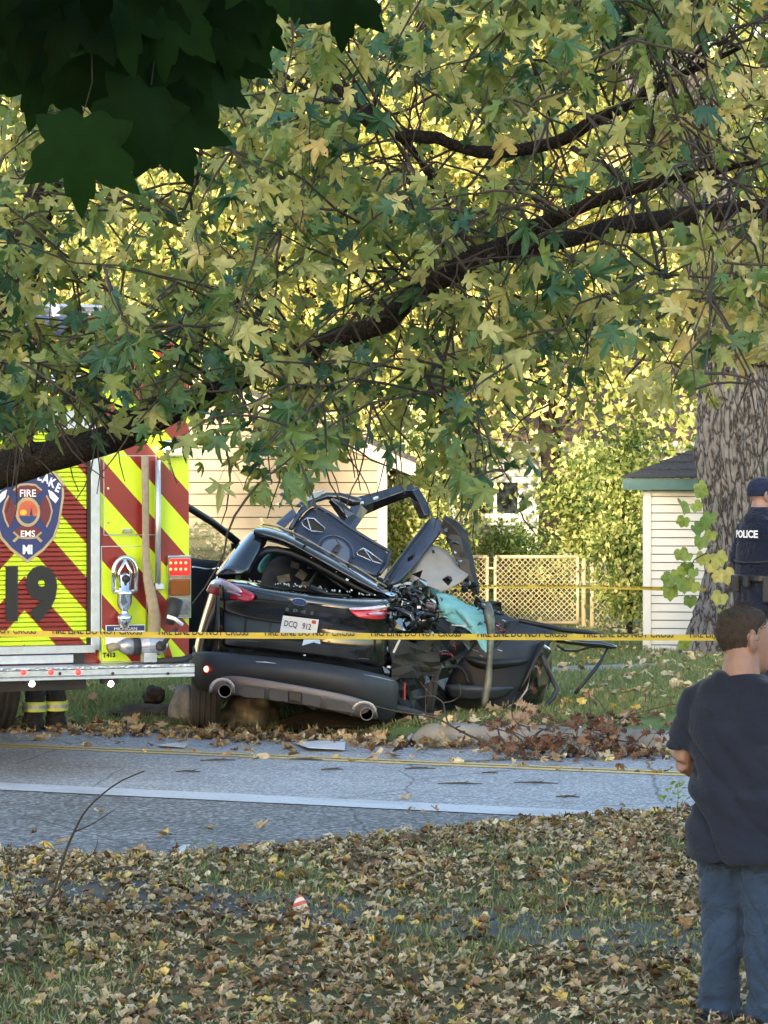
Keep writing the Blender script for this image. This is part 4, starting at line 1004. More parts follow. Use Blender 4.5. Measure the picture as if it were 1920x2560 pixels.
# tail step
M_DIAM = NT('diamond plate'); _c = M_DIAM.coord('Object'); M_DIAM.set(Base_Color=(.55, .57, .60), Metallic=.85, Roughness=.35); M_DIAM.bump(M_DIAM.vor(_c, 40), .8, .01); M_DIAM = M_DIAM.m
XS = T(486, 1680, -.36)[0]
tb('step_plate', -1.27, XS, -.36, -.01, z_step1 - .012, z_step1 + .004, M_DIAM)
q = MB(); sec = [(-.35, z_step1 - .013), (-.362, z_step1 - .018), (-.362, z_step0 + .03), (-.352, z_step0 + .024), (-.362, z_step0 + .018), (-.362, z_step0), (-.30, z_step0), (-.30, z_step1 - .013)]
q.add([(-1.27, a, b) for a, b in sec] + [(XS, a, b) for a, b in sec], [(j, (j + 1) % 8, (j + 1) % 8 + 8, j + 8) for j in range(8)] + [tuple(range(8)), tuple(range(15, 7, -1))])
step = q.build('tail_step', M_ALU, truck, local=True)
for px in (59, 128, 196, -10, -79): c = TV(px, 1681, -.364); MB().lathe([(.008, -.010), (.018, -.004), (.020, 0)], (c.x, c.y, c.z), 'Y', 14).build('marker_light', M_MARK, step, local=True)
for px in (282, 150, 420): c = TV(px, 1684, -.364); MB().lathe([(.010, -.005), (.012, 0)], (c.x, c.y, c.z), 'Y', 10).build('bolt', M_DKMETAL, step, local=True)
M_WLED = mat('white work lamp', (1, .95, .8), .3, emit=5.0, ecol=(1, .92, .74))
for px in (76, 273):
    c = TV(px, 1712, -.2); h_ = MB().box((c.x, -.2, c.z + .03), (.12, .08, .045)).build('work_lamp', M_DKMETAL, truck, local=True, bevel=.01)
    MB().lathe([(.012, -.012), (.024, 0)], (c.x, -.235, c.z + .012), 'Y', 14).build('lens', M_WLED, h_, local=True)
tb('under_box', -1.1, T(215, 1722)[0], .0, 1.2, T(200, 1724)[1], z_step0 + .02, M_DKMETAL)
tb('tank_skirt', -1.1, -.3, 1.6, 2.4, .56, z_step0 + .02, M_DKMETAL)
# upper works: light bars, bright panel, red end cap, lamp cluster, top rack
c = TV(110, 985, -.06); M_AMBL = mat('amber flasher', (.9, .4, .03), .3, emit=1.2, ecol=(1, .36, .02))
lb = tb('light_bar', T(20, 985)[0], T(222, 985)[0], -.10, -.002, T(60, 1010)[1], T(60, 962)[1], M_BLK, bevel=.01)
for px in (86, 129): c = TV(px, 987, -.105); MB().box((c.x, -.105, c.z), (.10, .02, .06)).build('flasher', M_AMBL, lb, local=True, bevel=.008)
for px in (180, 205): c = TV(px, 987, -.105); MB().box((c.x, -.105, c.z), (.07, .02, .06)).build('flasher', M_AMB, lb, local=True, bevel=.008)
tb('bright_panel', T(20, 1050)[0], T(236, 1050)[0], -.02, -.001, T(60, 1072)[1], T(60, 1026)[1], M_ALU)
tb('top_shelf', -1.0, T(236, 950)[0], -.12, .03, T(60, 955)[1], T(60, 938)[1], M_WHITE)
tb('end_cap', T(392, 900)[0], 1.25, -.012, -.001, T(430, 972)[1], T(430, 862)[1], M_CHEV)
tb('badge_plate', T(417, 912)[0], T(437, 912)[0], -.02, -.012, T(430, 917)[1], T(430, 908)[1], M_WHITE)
c = TV(478, 986, -.03); MB().lathe([(.03, -.05), (.045, 0)], (c.x - .02, c.y, c.z), 'Y', 14).build('marker_light', M_MARK, truck, local=True)
sl = tb('scene_lamp', T(402, 1120)[0], T(452, 1120)[0], -.09, -.002, T(430, 1142)[1], T(430, 1100)[1], M_CHROME, bevel=.01)
for dx in (-14, 2, 16):
    c = TV(427 + dx, 1122, -.093); MB().lathe([(.016, -.006), (.024, 0)], (c.x, c.y, c.z), 'Y', 12).build('lens', M_WLED, sl, local=True)
rack = MB(); 
for xx in (-.9, -.3, .3, .9): rack.tube([(xx, .2, TOP - .05), (xx, .2, TOP + .22), (xx, 5.2, TOP + .22), (xx, 5.2, TOP - .05)], .03, 8)
for k in range(12): rack.tube([(-.9, .3 + k * .42, TOP + .24), (.9, .3 + k * .42, TOP + .24)], .022, 6)
rack.build('ladder_rack', M_ALU, truck, local=True)
tb('hose_bed_cover', -1.0, 1.0, .06, 3.6, TOP + .002, TOP + .16, mat('navy vinyl cover', (.03, .04, .09), .5, var=.3), bevel=.05)
# wheels
def wheel(parent, x, y, r, w, side, m_t=M_BLK):
    q = MB(); pr = [(r * .56, -w / 2), (r * .93, -w / 2), (r, -w * .38)]
    for k in range(5): a = -w * .38 + k * w * .19; pr += [(r, a), (r, a + w * .05), (r - .012, a + w * .055), (r - .012, a + w * .12)]
    pr += [(r, w * .38), (r * .93, w / 2), (r * .56, w / 2)]
    q.lathe(pr, (x, y, r), 'X', 40); t = q.build('tyre', m_t, parent, local=True)
    q = MB(); q.lathe([(.02, side * w * .2), (r * .2, side * w * .22), (r * .3, side * w * .05), (r * .5, side * w * .32), (r * .57, side * w * .47), (r * .57, -side * w * .4)], (x, y, r), 'X', 28); q.build('rim', M_ALU, t, local=True, smooth=True)
for s_ in (1, -1):
    for yy in (4.25, 7.4): wheel(truck, s_ * 1.0, yy, .5, .32, s_)
    tb('wheel_arch', s_ * 1.14, s_ * 1.262, 3.65, 4.85, .7, 1.2, M_BLK, bevel=.1)
    for k, (a, b) in enumerate(((.15, 1.2), (1.25, 2.3), (2.4, 3.6), (4.9, 5.5))):
        sd = tb('side_compartment', s_ * 1.25, s_ * 1.258, a, b, .9, 2.6, M_ALU)
tb('stripe', 1.2505, 1.2535, .05, 5.5, 1.5, 1.75, M_WHITE)
# ================================================================ WRECKED CAR
car = empty('wrecked_car', P(780, 1800, 27.5), 'crushed black crossover with torn roof and opened doors on the far lawn', 'car')
def car_paint():
    k = NT('black car paint'); co = k.pos()
    dirt = k.ramp(k.noise(co, 5, 6, .65), [(.45, 0.0), (.8, .35)])
    k.set(Base_Color=k.mix(dirt, (.006, .006, .008), (.07, .065, .06)), Metallic=.0, Coat_Weight=1.0, Coat_Roughness=.03, Specular_IOR_Level=.6)
    k.l(k.math('MULTIPLY_ADD', dirt, .5, .12), k.b.inputs['Roughness'])
    k.bump(k.noise(co, 2.6, 3), .10, .05); return k.m
M_CAR = car_paint()
M_PLAST = mat('grey bumper plastic', (.028, .030, .037), .55, var=.15, bump=.2, bscale=300, bdist=.001)
M_SKID = mat('silver skid panel', (.145, .132, .140), .45, .35, var=.12, scale=5)
M_INNER = mat('bare grey door metal', (.060, .074, .110), .38, .35, var=.2, scale=4)
M_TRIMB = mat('black trim plastic', (.008, .009, .011), .5, var=.3, scale=9)
M_TRIMG = mat('charcoal door trim', (.019, .022, .032), .55, var=.2, scale=9)
M_LINER = mat('grey headliner felt', (.30, .285, .26), .9, var=.15, scale=4, bump=.3, bscale=150)
M_BAG = mat('cyan airbag cloth', (.14, .40, .40), .75, var=.15, scale=6, bump=.3, bscale=40, col2=(.24, .52, .52))
M_TORN = mat('torn bare metal', (.26, .26, .24), .5, .5, var=.5, scale=9)
M_TAIL = mat('red tail lens', (.60, .02, .045), .12, var=.3, scale=8, coat=1.0)
M_TAILREFL = mat('tail lens reflection', (.75, .62, .70), .12, .2, var=.25, scale=16, coat=1.0)  # pinkish-white sky reflection painted as a band on the tail lights
M_TIRE = mat('tyre rubber', (.036, .036, .038), .8, var=.25, bump=.2)
def c2(x, y, d): return P(x / 2.9625 + 440, y / 2.9625 + 1180, d)
def c3(x, y, d): return P(x / 2.5136 + 900, y / 2.5136 + 1180, d)
def c5(x, y, d): return P(x / 2.592 + 480, y / 2.592 + 1000, d)
def c7(x, y, d): return P(x / 2.9625 + 1000, y / 2.9625 + 1500, d)
def rows(f, spec):
    return [[f(x, y, d) for (x, y, d) in r] for r in spec]
def sheet(name, f, spec, m, th=.012, sub=2, parent=car, jit=0.0, js=3.0, smooth=True):
    b = MB().grid(rows(f, spec)); return b.build(name, m, parent, smooth=smooth, solid=th, sub=sub, jitter=jit, jscale=js, fixn=False)
# ---- tailgate lower skin (window sill down to bumper)
DC, DE = 26.05, 26.34
tg = sheet('tailgate', c2, [
    [(330, 790, 26.50), (520, 800, 26.42), (720, 848, 26.36), (960, 880, 26.34), (1220, 915, 26.34), (1440, 935, 26.38), (1588, 938, 26.46)],
    [(320, 815, 26.38), (515, 835, 26.22), (720, 872, 26.14), (960, 905, 26.11), (1220, 940, 26.12), (1440, 955, 26.20), (1588, 955, 26.36)],
    [(318, 850, 26.34), (510, 870, 26.16), (720, 905, 26.07), (960, 935, 26.04), (1220, 972, 26.05), (1440, 985, 26.13), (1588, 985, 26.32)],
    [(322, 960, 26.34), (510, 990, 26.17), (720, 1015, 26.09), (960, 1045, 26.06), (1220, 1085, 26.07), (1440, 1105, 26.15), (1580, 1110, 26.33)],
    [(325, 1030, 26.36), (510, 1060, 26.23), (720, 1085, 26.16), (960, 1115, 26.13), (1220, 1150, 26.14), (1440, 1165, 26.21), (1570, 1170, 26.36)],
    [(325, 1190, 26.33), (500, 1205, 26.19), (720, 1215, 26.12), (960, 1235, 26.09), (1220, 1260, 26.10), (1440, 1280, 26.17), (1560, 1290, 26.33)],
    [(325, 1300, 26.34), (500, 1325, 26.22), (720, 1345, 26.15), (960, 1370, 26.12), (1220, 1405, 26.13), (1440, 1440, 26.20), (1560, 1460, 26.35)]], M_CAR, .02)
# shallow licence plate recess crease and wiper
MB().tube([c2(995, 860, 26.25), c2(1060, 880, 26.22), c2(1130, 905, 26.2), c2(1290, 915, 26.25)], [.03, .022, .012, .006], 8).build('rear_wiper', M_TRIMB, tg, smooth=True)
# ---- left quarter panel wrapping to the side
sheet('quarter_panel', c2, [
    [(470, 660, 27.6), (330, 735, 26.9), (300, 765, 26.62), (318, 785, 26.46)],
    [(420, 760, 27.9), (245, 845, 27.0), (232, 870, 26.62), (316, 885, 26.40)],
    [(400, 900, 28.0), (225, 930, 27.1), (212, 945, 26.62), (318, 975, 26.38)],
    [(350, 1120, 28.0), (160, 1130, 27.1), (150, 1150, 26.60), (318, 1190, 26.37)],
    [(300, 1300, 28.0), (125, 1280, 27.1), (118, 1300, 26.58), (318, 1300, 26.38)],
    [(290, 1400, 28.0), (115, 1400, 27.1), (110, 1420, 26.56), (300, 1400, 26.36)]], M_CAR, .02)
# D pillar from tail light to roof corner
sheet('rear_pillar', c2, [
    [(290, 790, 26.62), (330, 770, 26.50), (430, 760, 26.44), (520, 770, 26.48)],
    [(400, 650, 26.80), (440, 650, 26.66), (500, 660, 26.58), (560, 690, 26.62)],
    [(500, 520, 26.95), (545, 520, 26.82), (580, 530, 26.74), (630, 570, 26.76)],
    [(575, 440, 27.05), (600, 440, 26.95), (620, 460, 26.88), (680, 520, 26.88)]], M_CAR, .03, 1, jit=.012, js=6)
MB().tube([c2(395, 735, 26.6), c2(480, 600, 26.75), c2(560, 480, 26.9), c2(600, 465, 26.95)], .006, 6).build('pillar_trim', M_CHROME, car, smooth=True)
# ---- collapsed roof edge and spoiler
sheet('spoiler', c2, [
    [(640, 385, 27.2), (760, 400, 27.2), (900, 455, 27.2), (1150, 595, 27.2), (1380, 720, 27.15), (1585, 860, 27.1)],
    [(600, 395, 26.9), (745, 415, 26.9), (880, 470, 26.9), (1140, 615, 26.9), (1370, 745, 26.85), (1580, 880, 26.8)],
    [(570, 440, 26.75), (720, 470, 26.72), (860, 520, 26.70), (1120, 670, 26.68), (1350, 800, 26.66), (1570, 915, 26.65)],
    [(580, 490, 26.80), (720, 510, 26.78), (850, 560, 26.76), (1100, 710, 26.74), (1340, 840, 26.72), (1560, 930, 26.70)],
    [(620, 500, 27.0), (720, 520, 27.0), (860, 560, 27.0), (1110, 705, 27.0), (1350, 830, 26.95), (1570, 920, 26.9)]], M_CAR, .015, 1, jit=.012, js=6)
MB().tube([c2(640, 388, 27.0), c2(760, 405, 26.98), c2(900, 462, 26.98), c2(1150, 604, 26.98), c2(1380, 732, 26.95), c2(1560, 850, 26.9)], .007, 6).build('spoiler_edge', mat('scraped edge', (.30, .26, .20), .4, .4, var=.4, scale=14), car, smooth=True)
lb_ = MB().prism([c2(885, 478, 26.66), c2(1000, 535, 26.66), c2(1105, 598, 26.66), c2(1095, 615, 26.64), c2(990, 560, 26.64), c2(880, 500, 26.64)], (0, .03, 0)).build('high_brake_light', M_TRIMB, car)
# crumpled roof skin behind the spoiler, slanting down to the right
rs5 = random.Random(3)
spec = []
for i in range(6):
    r = []
    for j in range(9):
        t = j / 8; x = 640 + (1560 - 640) * t - i * 6; y = 395 + (865 - 395) * t - i * 6 + 20 * math.sin(j * 1.7 + i)
        r.append((x, y, 27.2 + i * .42))
    spec.append(r)
sheet('roof_skin', c2, spec, M_CAR, .02, 2, jit=.05, js=2.2)
# ---- window surround and interior
sheet('window_surround', c2, [
    [(560, 700, 26.62), (600, 600, 26.74), (660, 530, 26.84), (850, 560, 26.82), (1110, 715, 26.78), (1340, 845, 26.75), (1560, 930, 26.72)],
    [(535, 780, 26.52), (560, 690, 26.66), (650, 575, 26.80), (830, 600, 26.82), (1085, 755, 26.80), (1310, 870, 26.76), (1500, 930, 26.7)]], M_TRIMB, .02, 1)
sheet('interior_back', c2, [[(500, 560, 28.4), (900, 560, 28.4), (1300, 700, 28.4), (1640, 850, 28.4)], [(480, 760, 28.6), (900, 800, 28.6), (1300, 900, 28.6), (1640, 950, 28.6)], [(430, 1150, 28.6), (900, 1150, 28.6), (1300, 1200, 28.6), (1640, 1250, 28.6)]], M_TRIMB, .03, 1)
seat = sheet('rear_seat', c2, [[(690, 640, 27.7), (830, 600, 27.8), (1060, 720, 27.8), (1200, 800, 27.7)], [(620, 800, 27.5), (820, 780, 27.5), (1060, 860, 27.5), (1220, 890, 27.5)], [(600, 1000, 27.4), (820, 1000, 27.4), (1060, 1050, 27.4), (1250, 1080, 27.4)]], mat('grey seat cloth', (.075, .068, .062), .9, var=.4, scale=8), .08, 2)
for (x, y, w, h, rz) in ((880, 690, 60, 40, .3), (800, 790, 90, 50, -.2), (930, 760, 70, 60, .6), (1010, 700, 60, 40, .2), (960, 830, 60, 30, 0)):
    o = MB().box(c2(x, y, 27.35), (w / 2.96 / F * 27.4, .05, h / 2.96 / F * 27.4), Euler((0, rz, 0))).build('torn_padding', mat('pale padding', (.30, .28, .24), .95, var=.4, scale=20), seat, jitter=.012, jscale=30)
MB().tube([c2(985, 830, 27.2), c2(1040, 745, 27.3)], .012, 6).build('seat_post', M_TORN, seat)
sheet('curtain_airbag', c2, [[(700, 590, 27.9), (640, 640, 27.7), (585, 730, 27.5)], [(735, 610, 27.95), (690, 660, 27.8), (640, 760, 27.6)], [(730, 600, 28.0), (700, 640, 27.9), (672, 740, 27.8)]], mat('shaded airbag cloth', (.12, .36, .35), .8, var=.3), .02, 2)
sheet('glass_frame', c2, [[(850, 575, 26.9), (1060, 690, 26.88), (1300, 880, 26.80)], [(830, 600, 26.88), (1040, 720, 26.86), (1270, 890, 26.78)]], M_TRIMB, .02, 1)
for (x, y, s_) in ((1268, 798, .018), (1300, 875, .012), (1003, 635, .006), (1187, 740, .006)):
    MB().box(c2(x, y, 26.70), (s_ * 1.4, .01, s_), Euler((0, .5, 0))).build('glass_shard', M_WHITE, car, bevel=.002)
# ---- lights, badge, lettering, plate
def poly(name, f, pts, m, off, parent=car, bevel=.006):
    return MB().prism([f(*p) for p in pts], off).build(name, m, parent, bevel=bevel)
tl_ = sheet('tail_light', c2, [[(228, 860, 26.60), (262, 800, 26.54), (330, 775, 26.40), (420, 825, 26.28), (500, 865, 26.19), (582, 900, 26.12)],
    [(222, 875, 26.57), (270, 850, 26.48), (335, 850, 26.35), (420, 880, 26.25), (500, 905, 26.15), (575, 915, 26.09)],
    [(225, 895, 26.58), (270, 905, 26.48), (335, 920, 26.35), (420, 942, 26.25), (480, 955, 26.15), (540, 962, 26.09)]], M_TAIL, -.03, 2)
sheet('lens_reflection', c2, [[(250, 812, 26.51), (330, 782, 26.36), (420, 832, 26.24), (470, 860, 26.17)], [(255, 858, 26.49), (335, 855, 26.34), (420, 882, 26.225), (500, 905, 26.12)]], M_TAILREFL, -.01, 1, tl_)
sheet('lens_glint', c2, [[(370, 872, 26.29), (420, 882, 26.22), (478, 905, 26.15)], [(370, 895, 26.29), (420, 905, 26.22), (470, 922, 26.15)]], mat('pink lens glint', (.55, .30, .40), .15, var=.2, coat=1.0), -.02, 1, tl_)  # pink reflection put into the colour of a strip
tr_ = sheet('tail_light', c2, [[(1268, 1008, 26.04), (1350, 1005, 26.06), (1440, 1005, 26.09), (1568, 990, 26.28)], [(1310, 1040, 26.03), (1380, 1048, 26.05), (1450, 1050, 26.08), (1562, 1045, 26.27)], [(1345, 1078, 26.04), (1400, 1085, 26.06), (1455, 1090, 26.09), (1556, 1096, 26.28)]], M_TAIL, -.03, 2)
sheet('lens_reflection', c2, [[(1268, 1006, 26.0), (1340, 1004, 26.02), (1440, 1000, 26.05), (1568, 975, 26.25)], [(1290, 1022, 26.0), (1345, 1018, 26.01), (1440, 1020, 26.04), (1562, 1020, 26.24)]], M_TAILREFL, -.01, 1, tr_)
sheet('lens_glint', c2, [[(1425, 1040, 26.045), (1500, 1038, 26.13), (1552, 1036, 26.23)], [(1425, 1062, 26.045), (1500, 1062, 26.13), (1550, 1064, 26.23)]], mat('pink lens glint', (.55, .30, .40)), -.01, 1, tr_)
ROLL = R(8.5)
def oval(cx, cy, rx, ry, d, n=32):
    out = []
    for k in range(n):
        a = 2 * math.pi * k / n; x, y = rx * math.cos(a), ry * math.sin(a)
        out.append((cx + x * math.cos(ROLL) - y * math.sin(ROLL), cy + x * math.sin(ROLL) + y * math.cos(ROLL), d))
    return out
bd = poly('badge', c2, oval(914, 962, 58, 28, 26.0), M_CHROME, (0, .04, 0), bevel=.002)
poly('badge_field', c2, oval(914, 962, 51, 21, 25.995), mat('badge blue', (.02, .05, .22), .2, coat=.8), (0, .01, 0), bd, 0)
def ctext(txt, x, y, size, m, d, parent, sx=1.0, bold=0.0, shear=0.0, extrude=.003):
    p = c2(x, y, d); s = size / 2.9625 / F * d
    Sh = Matrix.Identity(4); Sh[0][1] = shear
    M = Matrix.Translation(p) @ Matrix.Rotation(ROLL, 4, 'Y') @ Matrix.Rotation(R(90), 4, 'X') @ Matrix.Diagonal((sx, 1, 1, 1)) @ Sh
    return put_text(txt, s, M, m, parent, extrude=extrude, local=False, offset=bold)
ctext('Ford', 914, 962, 34, M_CHROME, 25.99, bd, 1.1, .0, .25)
for i, ch in enumerate('EDGE'): ctext(ch, 823 + i * 61, 1018 + i * 9, 30, M_CHROME, 26.05, tg, 1.5, .002, .15)
pc = [(792, 1062), (1058, 1094), (1040, 1215), (768, 1190)]
M_PLATE = NT('licence plate face'); _g = M_PLATE.n('SeparateXYZ'); M_PLATE.l(M_PLATE.coord('Object'), _g.inputs[0])
M_PLATE.set(Base_Color=M_PLATE.ramp(M_PLATE.noise(M_PLATE.coord('Object'), 9, 3), [(.35, (.72, .72, .74)), (.65, (.74, .66, .58))]), Roughness=.4); M_PLATE = M_PLATE.m
lp = poly('licence_plate', c2, [(x, y, 26.08) for x, y in pc], M_PLATE, (0, .006, 0), bevel=.002)
ctext('DCQ', 850, 1128, 62, mat('plate ink', (.03, .04, .09), .5), 26.075, lp, .72, .0008, 0, .001)
ctext('912', 968, 1146, 62, MATS['plate ink'], 26.075, lp, .72, .0008, 0, .001)
poly('plate_sticker', c2, [(1008, 1098, 26.076), (1040, 1102, 26.076), (1036, 1126, 26.076), (1004, 1122, 26.076)], mat('red sticker', (.5, .05, .03), .5), (0, .002, 0), lp, 0)
# ---- bumper
bp = sheet('rear_bumper', c2, [
    [(108, 1330, 26.62), (200, 1330, 26.30), (320, 1330, 26.14), (600, 1360, 26.02), (960, 1395, 25.98), (1250, 1440, 26.0), (1450, 1480, 26.08), (1640, 1530, 26.36)],
    [(105, 1400, 26.60), (190, 1400, 26.24), (310, 1390, 26.06), (600, 1412, 25.94), (960, 1445, 25.90), (1250, 1490, 25.92), (1450, 1535, 26.02), (1650, 1590, 26.34)],
    [(108, 1480, 26.58), (190, 1480, 26.22), (300, 1450, 26.04), (600, 1470, 25.92), (960, 1510, 25.88), (1250, 1560, 25.90), (1450, 1600, 26.0), (1645, 1660, 26.34)],
    [(112, 1560, 26.58), (190, 1575, 26.24), (290, 1560, 26.07), (600, 1560, 25.97), (960, 1600, 25.93), (1250, 1660, 25.95), (1450, 1710, 26.04), (1635, 1790, 26.36)],
    [(125, 1600, 26.62), (200, 1620, 26.34), (300, 1640, 26.22), (600, 1670, 26.12), (960, 1710, 26.10), (1250, 1770, 26.12), (1450, 1830, 26.2), (1600, 1870, 26.45)]], M_PLAST, .02)
sk = sheet('skid_panel', c2, [
    [(262, 1580, 26.04), (340, 1502, 25.98), (480, 1510, 25.93), (700, 1545, 25.88), (960, 1590, 25.85), (1200, 1635, 25.86), (1400, 1685, 25.93), (1480, 1740, 26.0)],
    [(250, 1615, 26.03), (400, 1560, 25.96), (500, 1575, 25.90), (700, 1600, 25.86), (960, 1640, 25.83), (1200, 1690, 25.84), (1380, 1735, 25.91), (1500, 1810, 26.0)],
    [(300, 1640, 26.06), (430, 1650, 26.0), (520, 1665, 25.95), (700, 1690, 25.92), (960, 1730, 25.90), (1200, 1780, 25.91), (1360, 1820, 25.97), (1490, 1840, 26.04)]], M_SKID, .02)
for pts in ([(460, 1640), (510, 1585), (655, 1600), (655, 1680), (500, 1668)], [(690, 1605), (830, 1625), (830, 1705), (690, 1688)], [(935, 1640), (1075, 1668), (1070, 1745), (935, 1720)], [(1110, 1676), (1250, 1705), (1290, 1740), (1330, 1790), (1110, 1755)]):
    poly('skid_inset', c2, [(x, y, 25.84) for x, y in pts], M_PLAST, (0, .03, 0), sk, .004)
poly('tow_recess', c2, [(838, 1622, 25.825), (928, 1636, 25.825), (925, 1700, 25.825), (835, 1690, 25.825)], M_TRIMB, (0, .03, 0), sk, .004)
for (x, y) in ((362, 1622), (1412, 1792)):
    q = MB(); c = c2(x, y, 25.93); q.lathe([(.050, .30), (.050, .02), (.055, .0), (.055, -.010), (.048, -.012), (.046, .02), (.044, .25)], (c.x, c.y, c.z), 'Y', 28)
    q.f.pop(); q.f.pop(); e = q.build('exhaust_tip', mat('sooted steel tip', (.22, .22, .23), .3, .9, var=.3), car, smooth=True)
    MB().lathe([(.001, .03), (.047, .03)], (c.x, c.y, c.z), 'Y', 20).build('exhaust_bore', M_TRIMB, e)
    ar = [c2(x - 108 + 30 * 0, y + 10, 25.95)] + [c2(x - 20 + 85 * math.cos(math.pi - a * math.pi / 8), y - 10 - 85 * math.sin(a * math.pi / 8) * .9, 25.90) for a in range(1, 8)] + [c2(x + 62, y + 10, 25.95)]
    MB().tube(ar, .016, 8, flat=.6).build('exhaust_surround', mat('bright surround', (.40, .39, .41), .3, .3), e, smooth=True)
M_REFL = mat('lit red reflector', (.7, .02, .02), .3, emit=1.5, ecol=(1, .06, .05))
c = c2(228, 1460, 26.18); MB().lathe([(.012, -.03), (.026, 0)], (c.x, c.y, c.z), 'Y', 16).build('bumper_reflector', mat('reflector glow', (1, .2, .15), .3, emit=2.5, ecol=(1, .10, .06)), bp, smooth=True)  # red bumper reflector, its lit look put in as emission
poly('side_reflector', c2, [(1688, 1560, 26.4), (1702, 1562, 26.4), (1700, 1690, 26.4), (1686, 1690, 26.4)], mat('red reflector', (.35, .02, .015), .25, coat=.8), (0, .03, 0), bp, .003)
for (x, y) in ((655, 930), (645, 962)): pass
# scratches and peeled slivers
for (x0, y0, x1, y1, w, m) in ((590, 1405, 740, 1418, .012, 'w'), (1345, 1382, 1430, 1386, .007, 'g'), (1390, 1500, 1620, 1550, .012, 'b'), (950, 1357, 955, 1362, .014, 'w'), (470, 1250, 640, 1258, .004, 'g')):
    mm = {'w': M_WHITE, 'g': M_TORN, 'b': mat('pale blue sliver', (.30, .38, .46), .4)}[m]
    a, b_ = c2(x0, y0, 25.93 if y0 > 1390 else 26.06), c2(x1, y1, 25.90 if y0 > 1390 else 26.04); MB().tube([a, a.lerp(b_, .5) + Vector((0, -.012, .004)), b_], [w * .3, w, w * .25], 5, flat=.4).build('peeled_sliver', mm, car)
poly('torn_flap', c2, [(945, 1240, 26.0), (1062, 1240, 26.0), (1070, 1275, 25.98), (1020, 1262, 25.97), (935, 1285, 25.98)], mat('pale flap', (.45, .52, .58), .4), (0, .006, 0), car, 0)
# ---- wheels and underbody
def car_wheel(px, py_bot, d, w_px, lean=0.0):
    r = .36; w = .245; base = P(px, py_bot, d); q = MB(); pr = [(r * .66, -w / 2), (r * .94, -w / 2), (r, -w * .36)]
    for k in range(4): a = -w * .36 + k * w * .19; pr += [(r, a), (r, a + w * .13), (r - .010, a + w * .14), (r - .010, a + w * .18)]
    pr += [(r, w * .36), (r * .94, w / 2), (r * .66, w / 2)]
    q.lathe(pr, (0, 0, 0), 'X', 44); M = Matrix.Translation(base + Vector((0, 0, r))) @ Matrix.Rotation(lean, 4, 'Y') @ Matrix.Rotation(R(4), 4, 'Z')
    q.v = [tuple(M @ Vector(v)) for v in q.v]; t = q.build('wheel', M_TIRE, car, smooth=False)
    q = MB(); q.lathe([(.02, -.06), (r * .3, -.07), (r * .55, -.03), (r * .66, -.10), (r * .66, .1)], (0, 0, 0), 'X', 30); q.v = [tuple(M @ Vector(v)) for v in q.v]; q.build('rim', M_ALU, t, smooth=True)
car_wheel(515, 1822, 26.85, 80, R(1.5)); car_wheel(1050, 1812, 27.35, 80, R(8)); car_wheel(560, 1775, 29.7, 80); car_wheel(1120, 1780, 29.7, 80, R(10))
sheet('underbody', P, [[(545, 1720, 26.3), (760, 1735, 26.25), (960, 1770, 26.3), (1080, 1800, 26.5)], [(560, 1735, 26.8), (760, 1755, 26.8), (960, 1790, 26.8), (1080, 1815, 26.9)], [(580, 1700, 28.2), (760, 1715, 28.2), (940, 1740, 28.2), (1080, 1750, 28.2)], [(580, 1680, 30.2), (760, 1690, 30.2), (940, 1710, 30.2), (1080, 1720, 30.2)]], M_DKMETAL, .06, 1)
sheet('cargo_floor', P, [[(520, 1560, 26.4), (760, 1580, 26.4), (1050, 1620, 26.5)], [(560, 1540, 28.2), (760, 1560, 28.2), (1060, 1600, 28.2)], [(580, 1530, 30.0), (760, 1540, 30.0), (1050, 1570, 30)]], M_TRIMB, .05, 1)
sheet('left_sill', P, [[(487, 1640, 26.9), (520, 1620, 28.4), (545, 1600, 30.2)], [(490, 1730, 26.9), (522, 1700, 28.4), (548, 1680, 30.2)]], M_CAR, .05, 1)
sheet('engine_hood', P, [[(560, 1430, 29.4), (760, 1420, 29.3), (1000, 1450, 29.4)], [(580, 1470, 30.3), (770, 1455, 30.4), (980, 1480, 30.3)], [(600, 1530, 31.0), (780, 1520, 31.2), (960, 1540, 31.0)]], M_CAR, .03, 2, jit=.06, js=2.5)
sheet('front_end', P, [[(600, 1530, 31.0), (780, 1520, 31.2), (960, 1540, 31.0)], [(590, 1640, 31.1), (780, 1630, 31.3), (980, 1650, 31.1)], [(600, 1700, 31.0), (780, 1690, 31.2), (960, 1710, 31.0)]], M_TRIMB, .06, 1)
# ---- opened left front door seen from inside
ld = sheet('front_door', P, [[(420, 1392, 27.7), (480, 1395, 28.0), (545, 1402, 28.4), (592, 1410, 28.7)], [(418, 1440, 27.65), (478, 1445, 27.95), (545, 1450, 28.35), (590, 1455, 28.7)], [(420, 1540, 27.65), (478, 1545, 27.95), (540, 1550, 28.35), (585, 1550, 28.7)], [(430, 1640, 27.7), (480, 1640, 28.0), (540, 1640, 28.4), (580, 1640, 28.7)]], M_TRIMG, .07, 2)
MB().tube([P(420, 1395, 27.7), P(418, 1262, 27.75), P(470, 1268, 27.95), P(530, 1305, 28.3), P(590, 1352, 28.6), P(612, 1372, 28.75)], [.03, .032, .034, .034, .034, .03], 8).build('window_frame', M_TRIMB, ld, smooth=True)
MB().tube([P(585, 1358, 28.65), P(588, 1412, 28.68)], .03, 8).build('window_post', M_TRIMB, ld)
MB().tube([P(480, 1418, 27.85), P(520, 1425, 28.1), P(545, 1420, 28.25)], .012, 8).build('door_handle', M_CHROME, ld, smooth=True)
kk = NT('tinted side glass'); kk.set(Base_Color=(.55, .68, .60), Roughness=.03, Transmission_Weight=1.0, IOR=1.05, Alpha=.35); M_SIDEG = kk.m
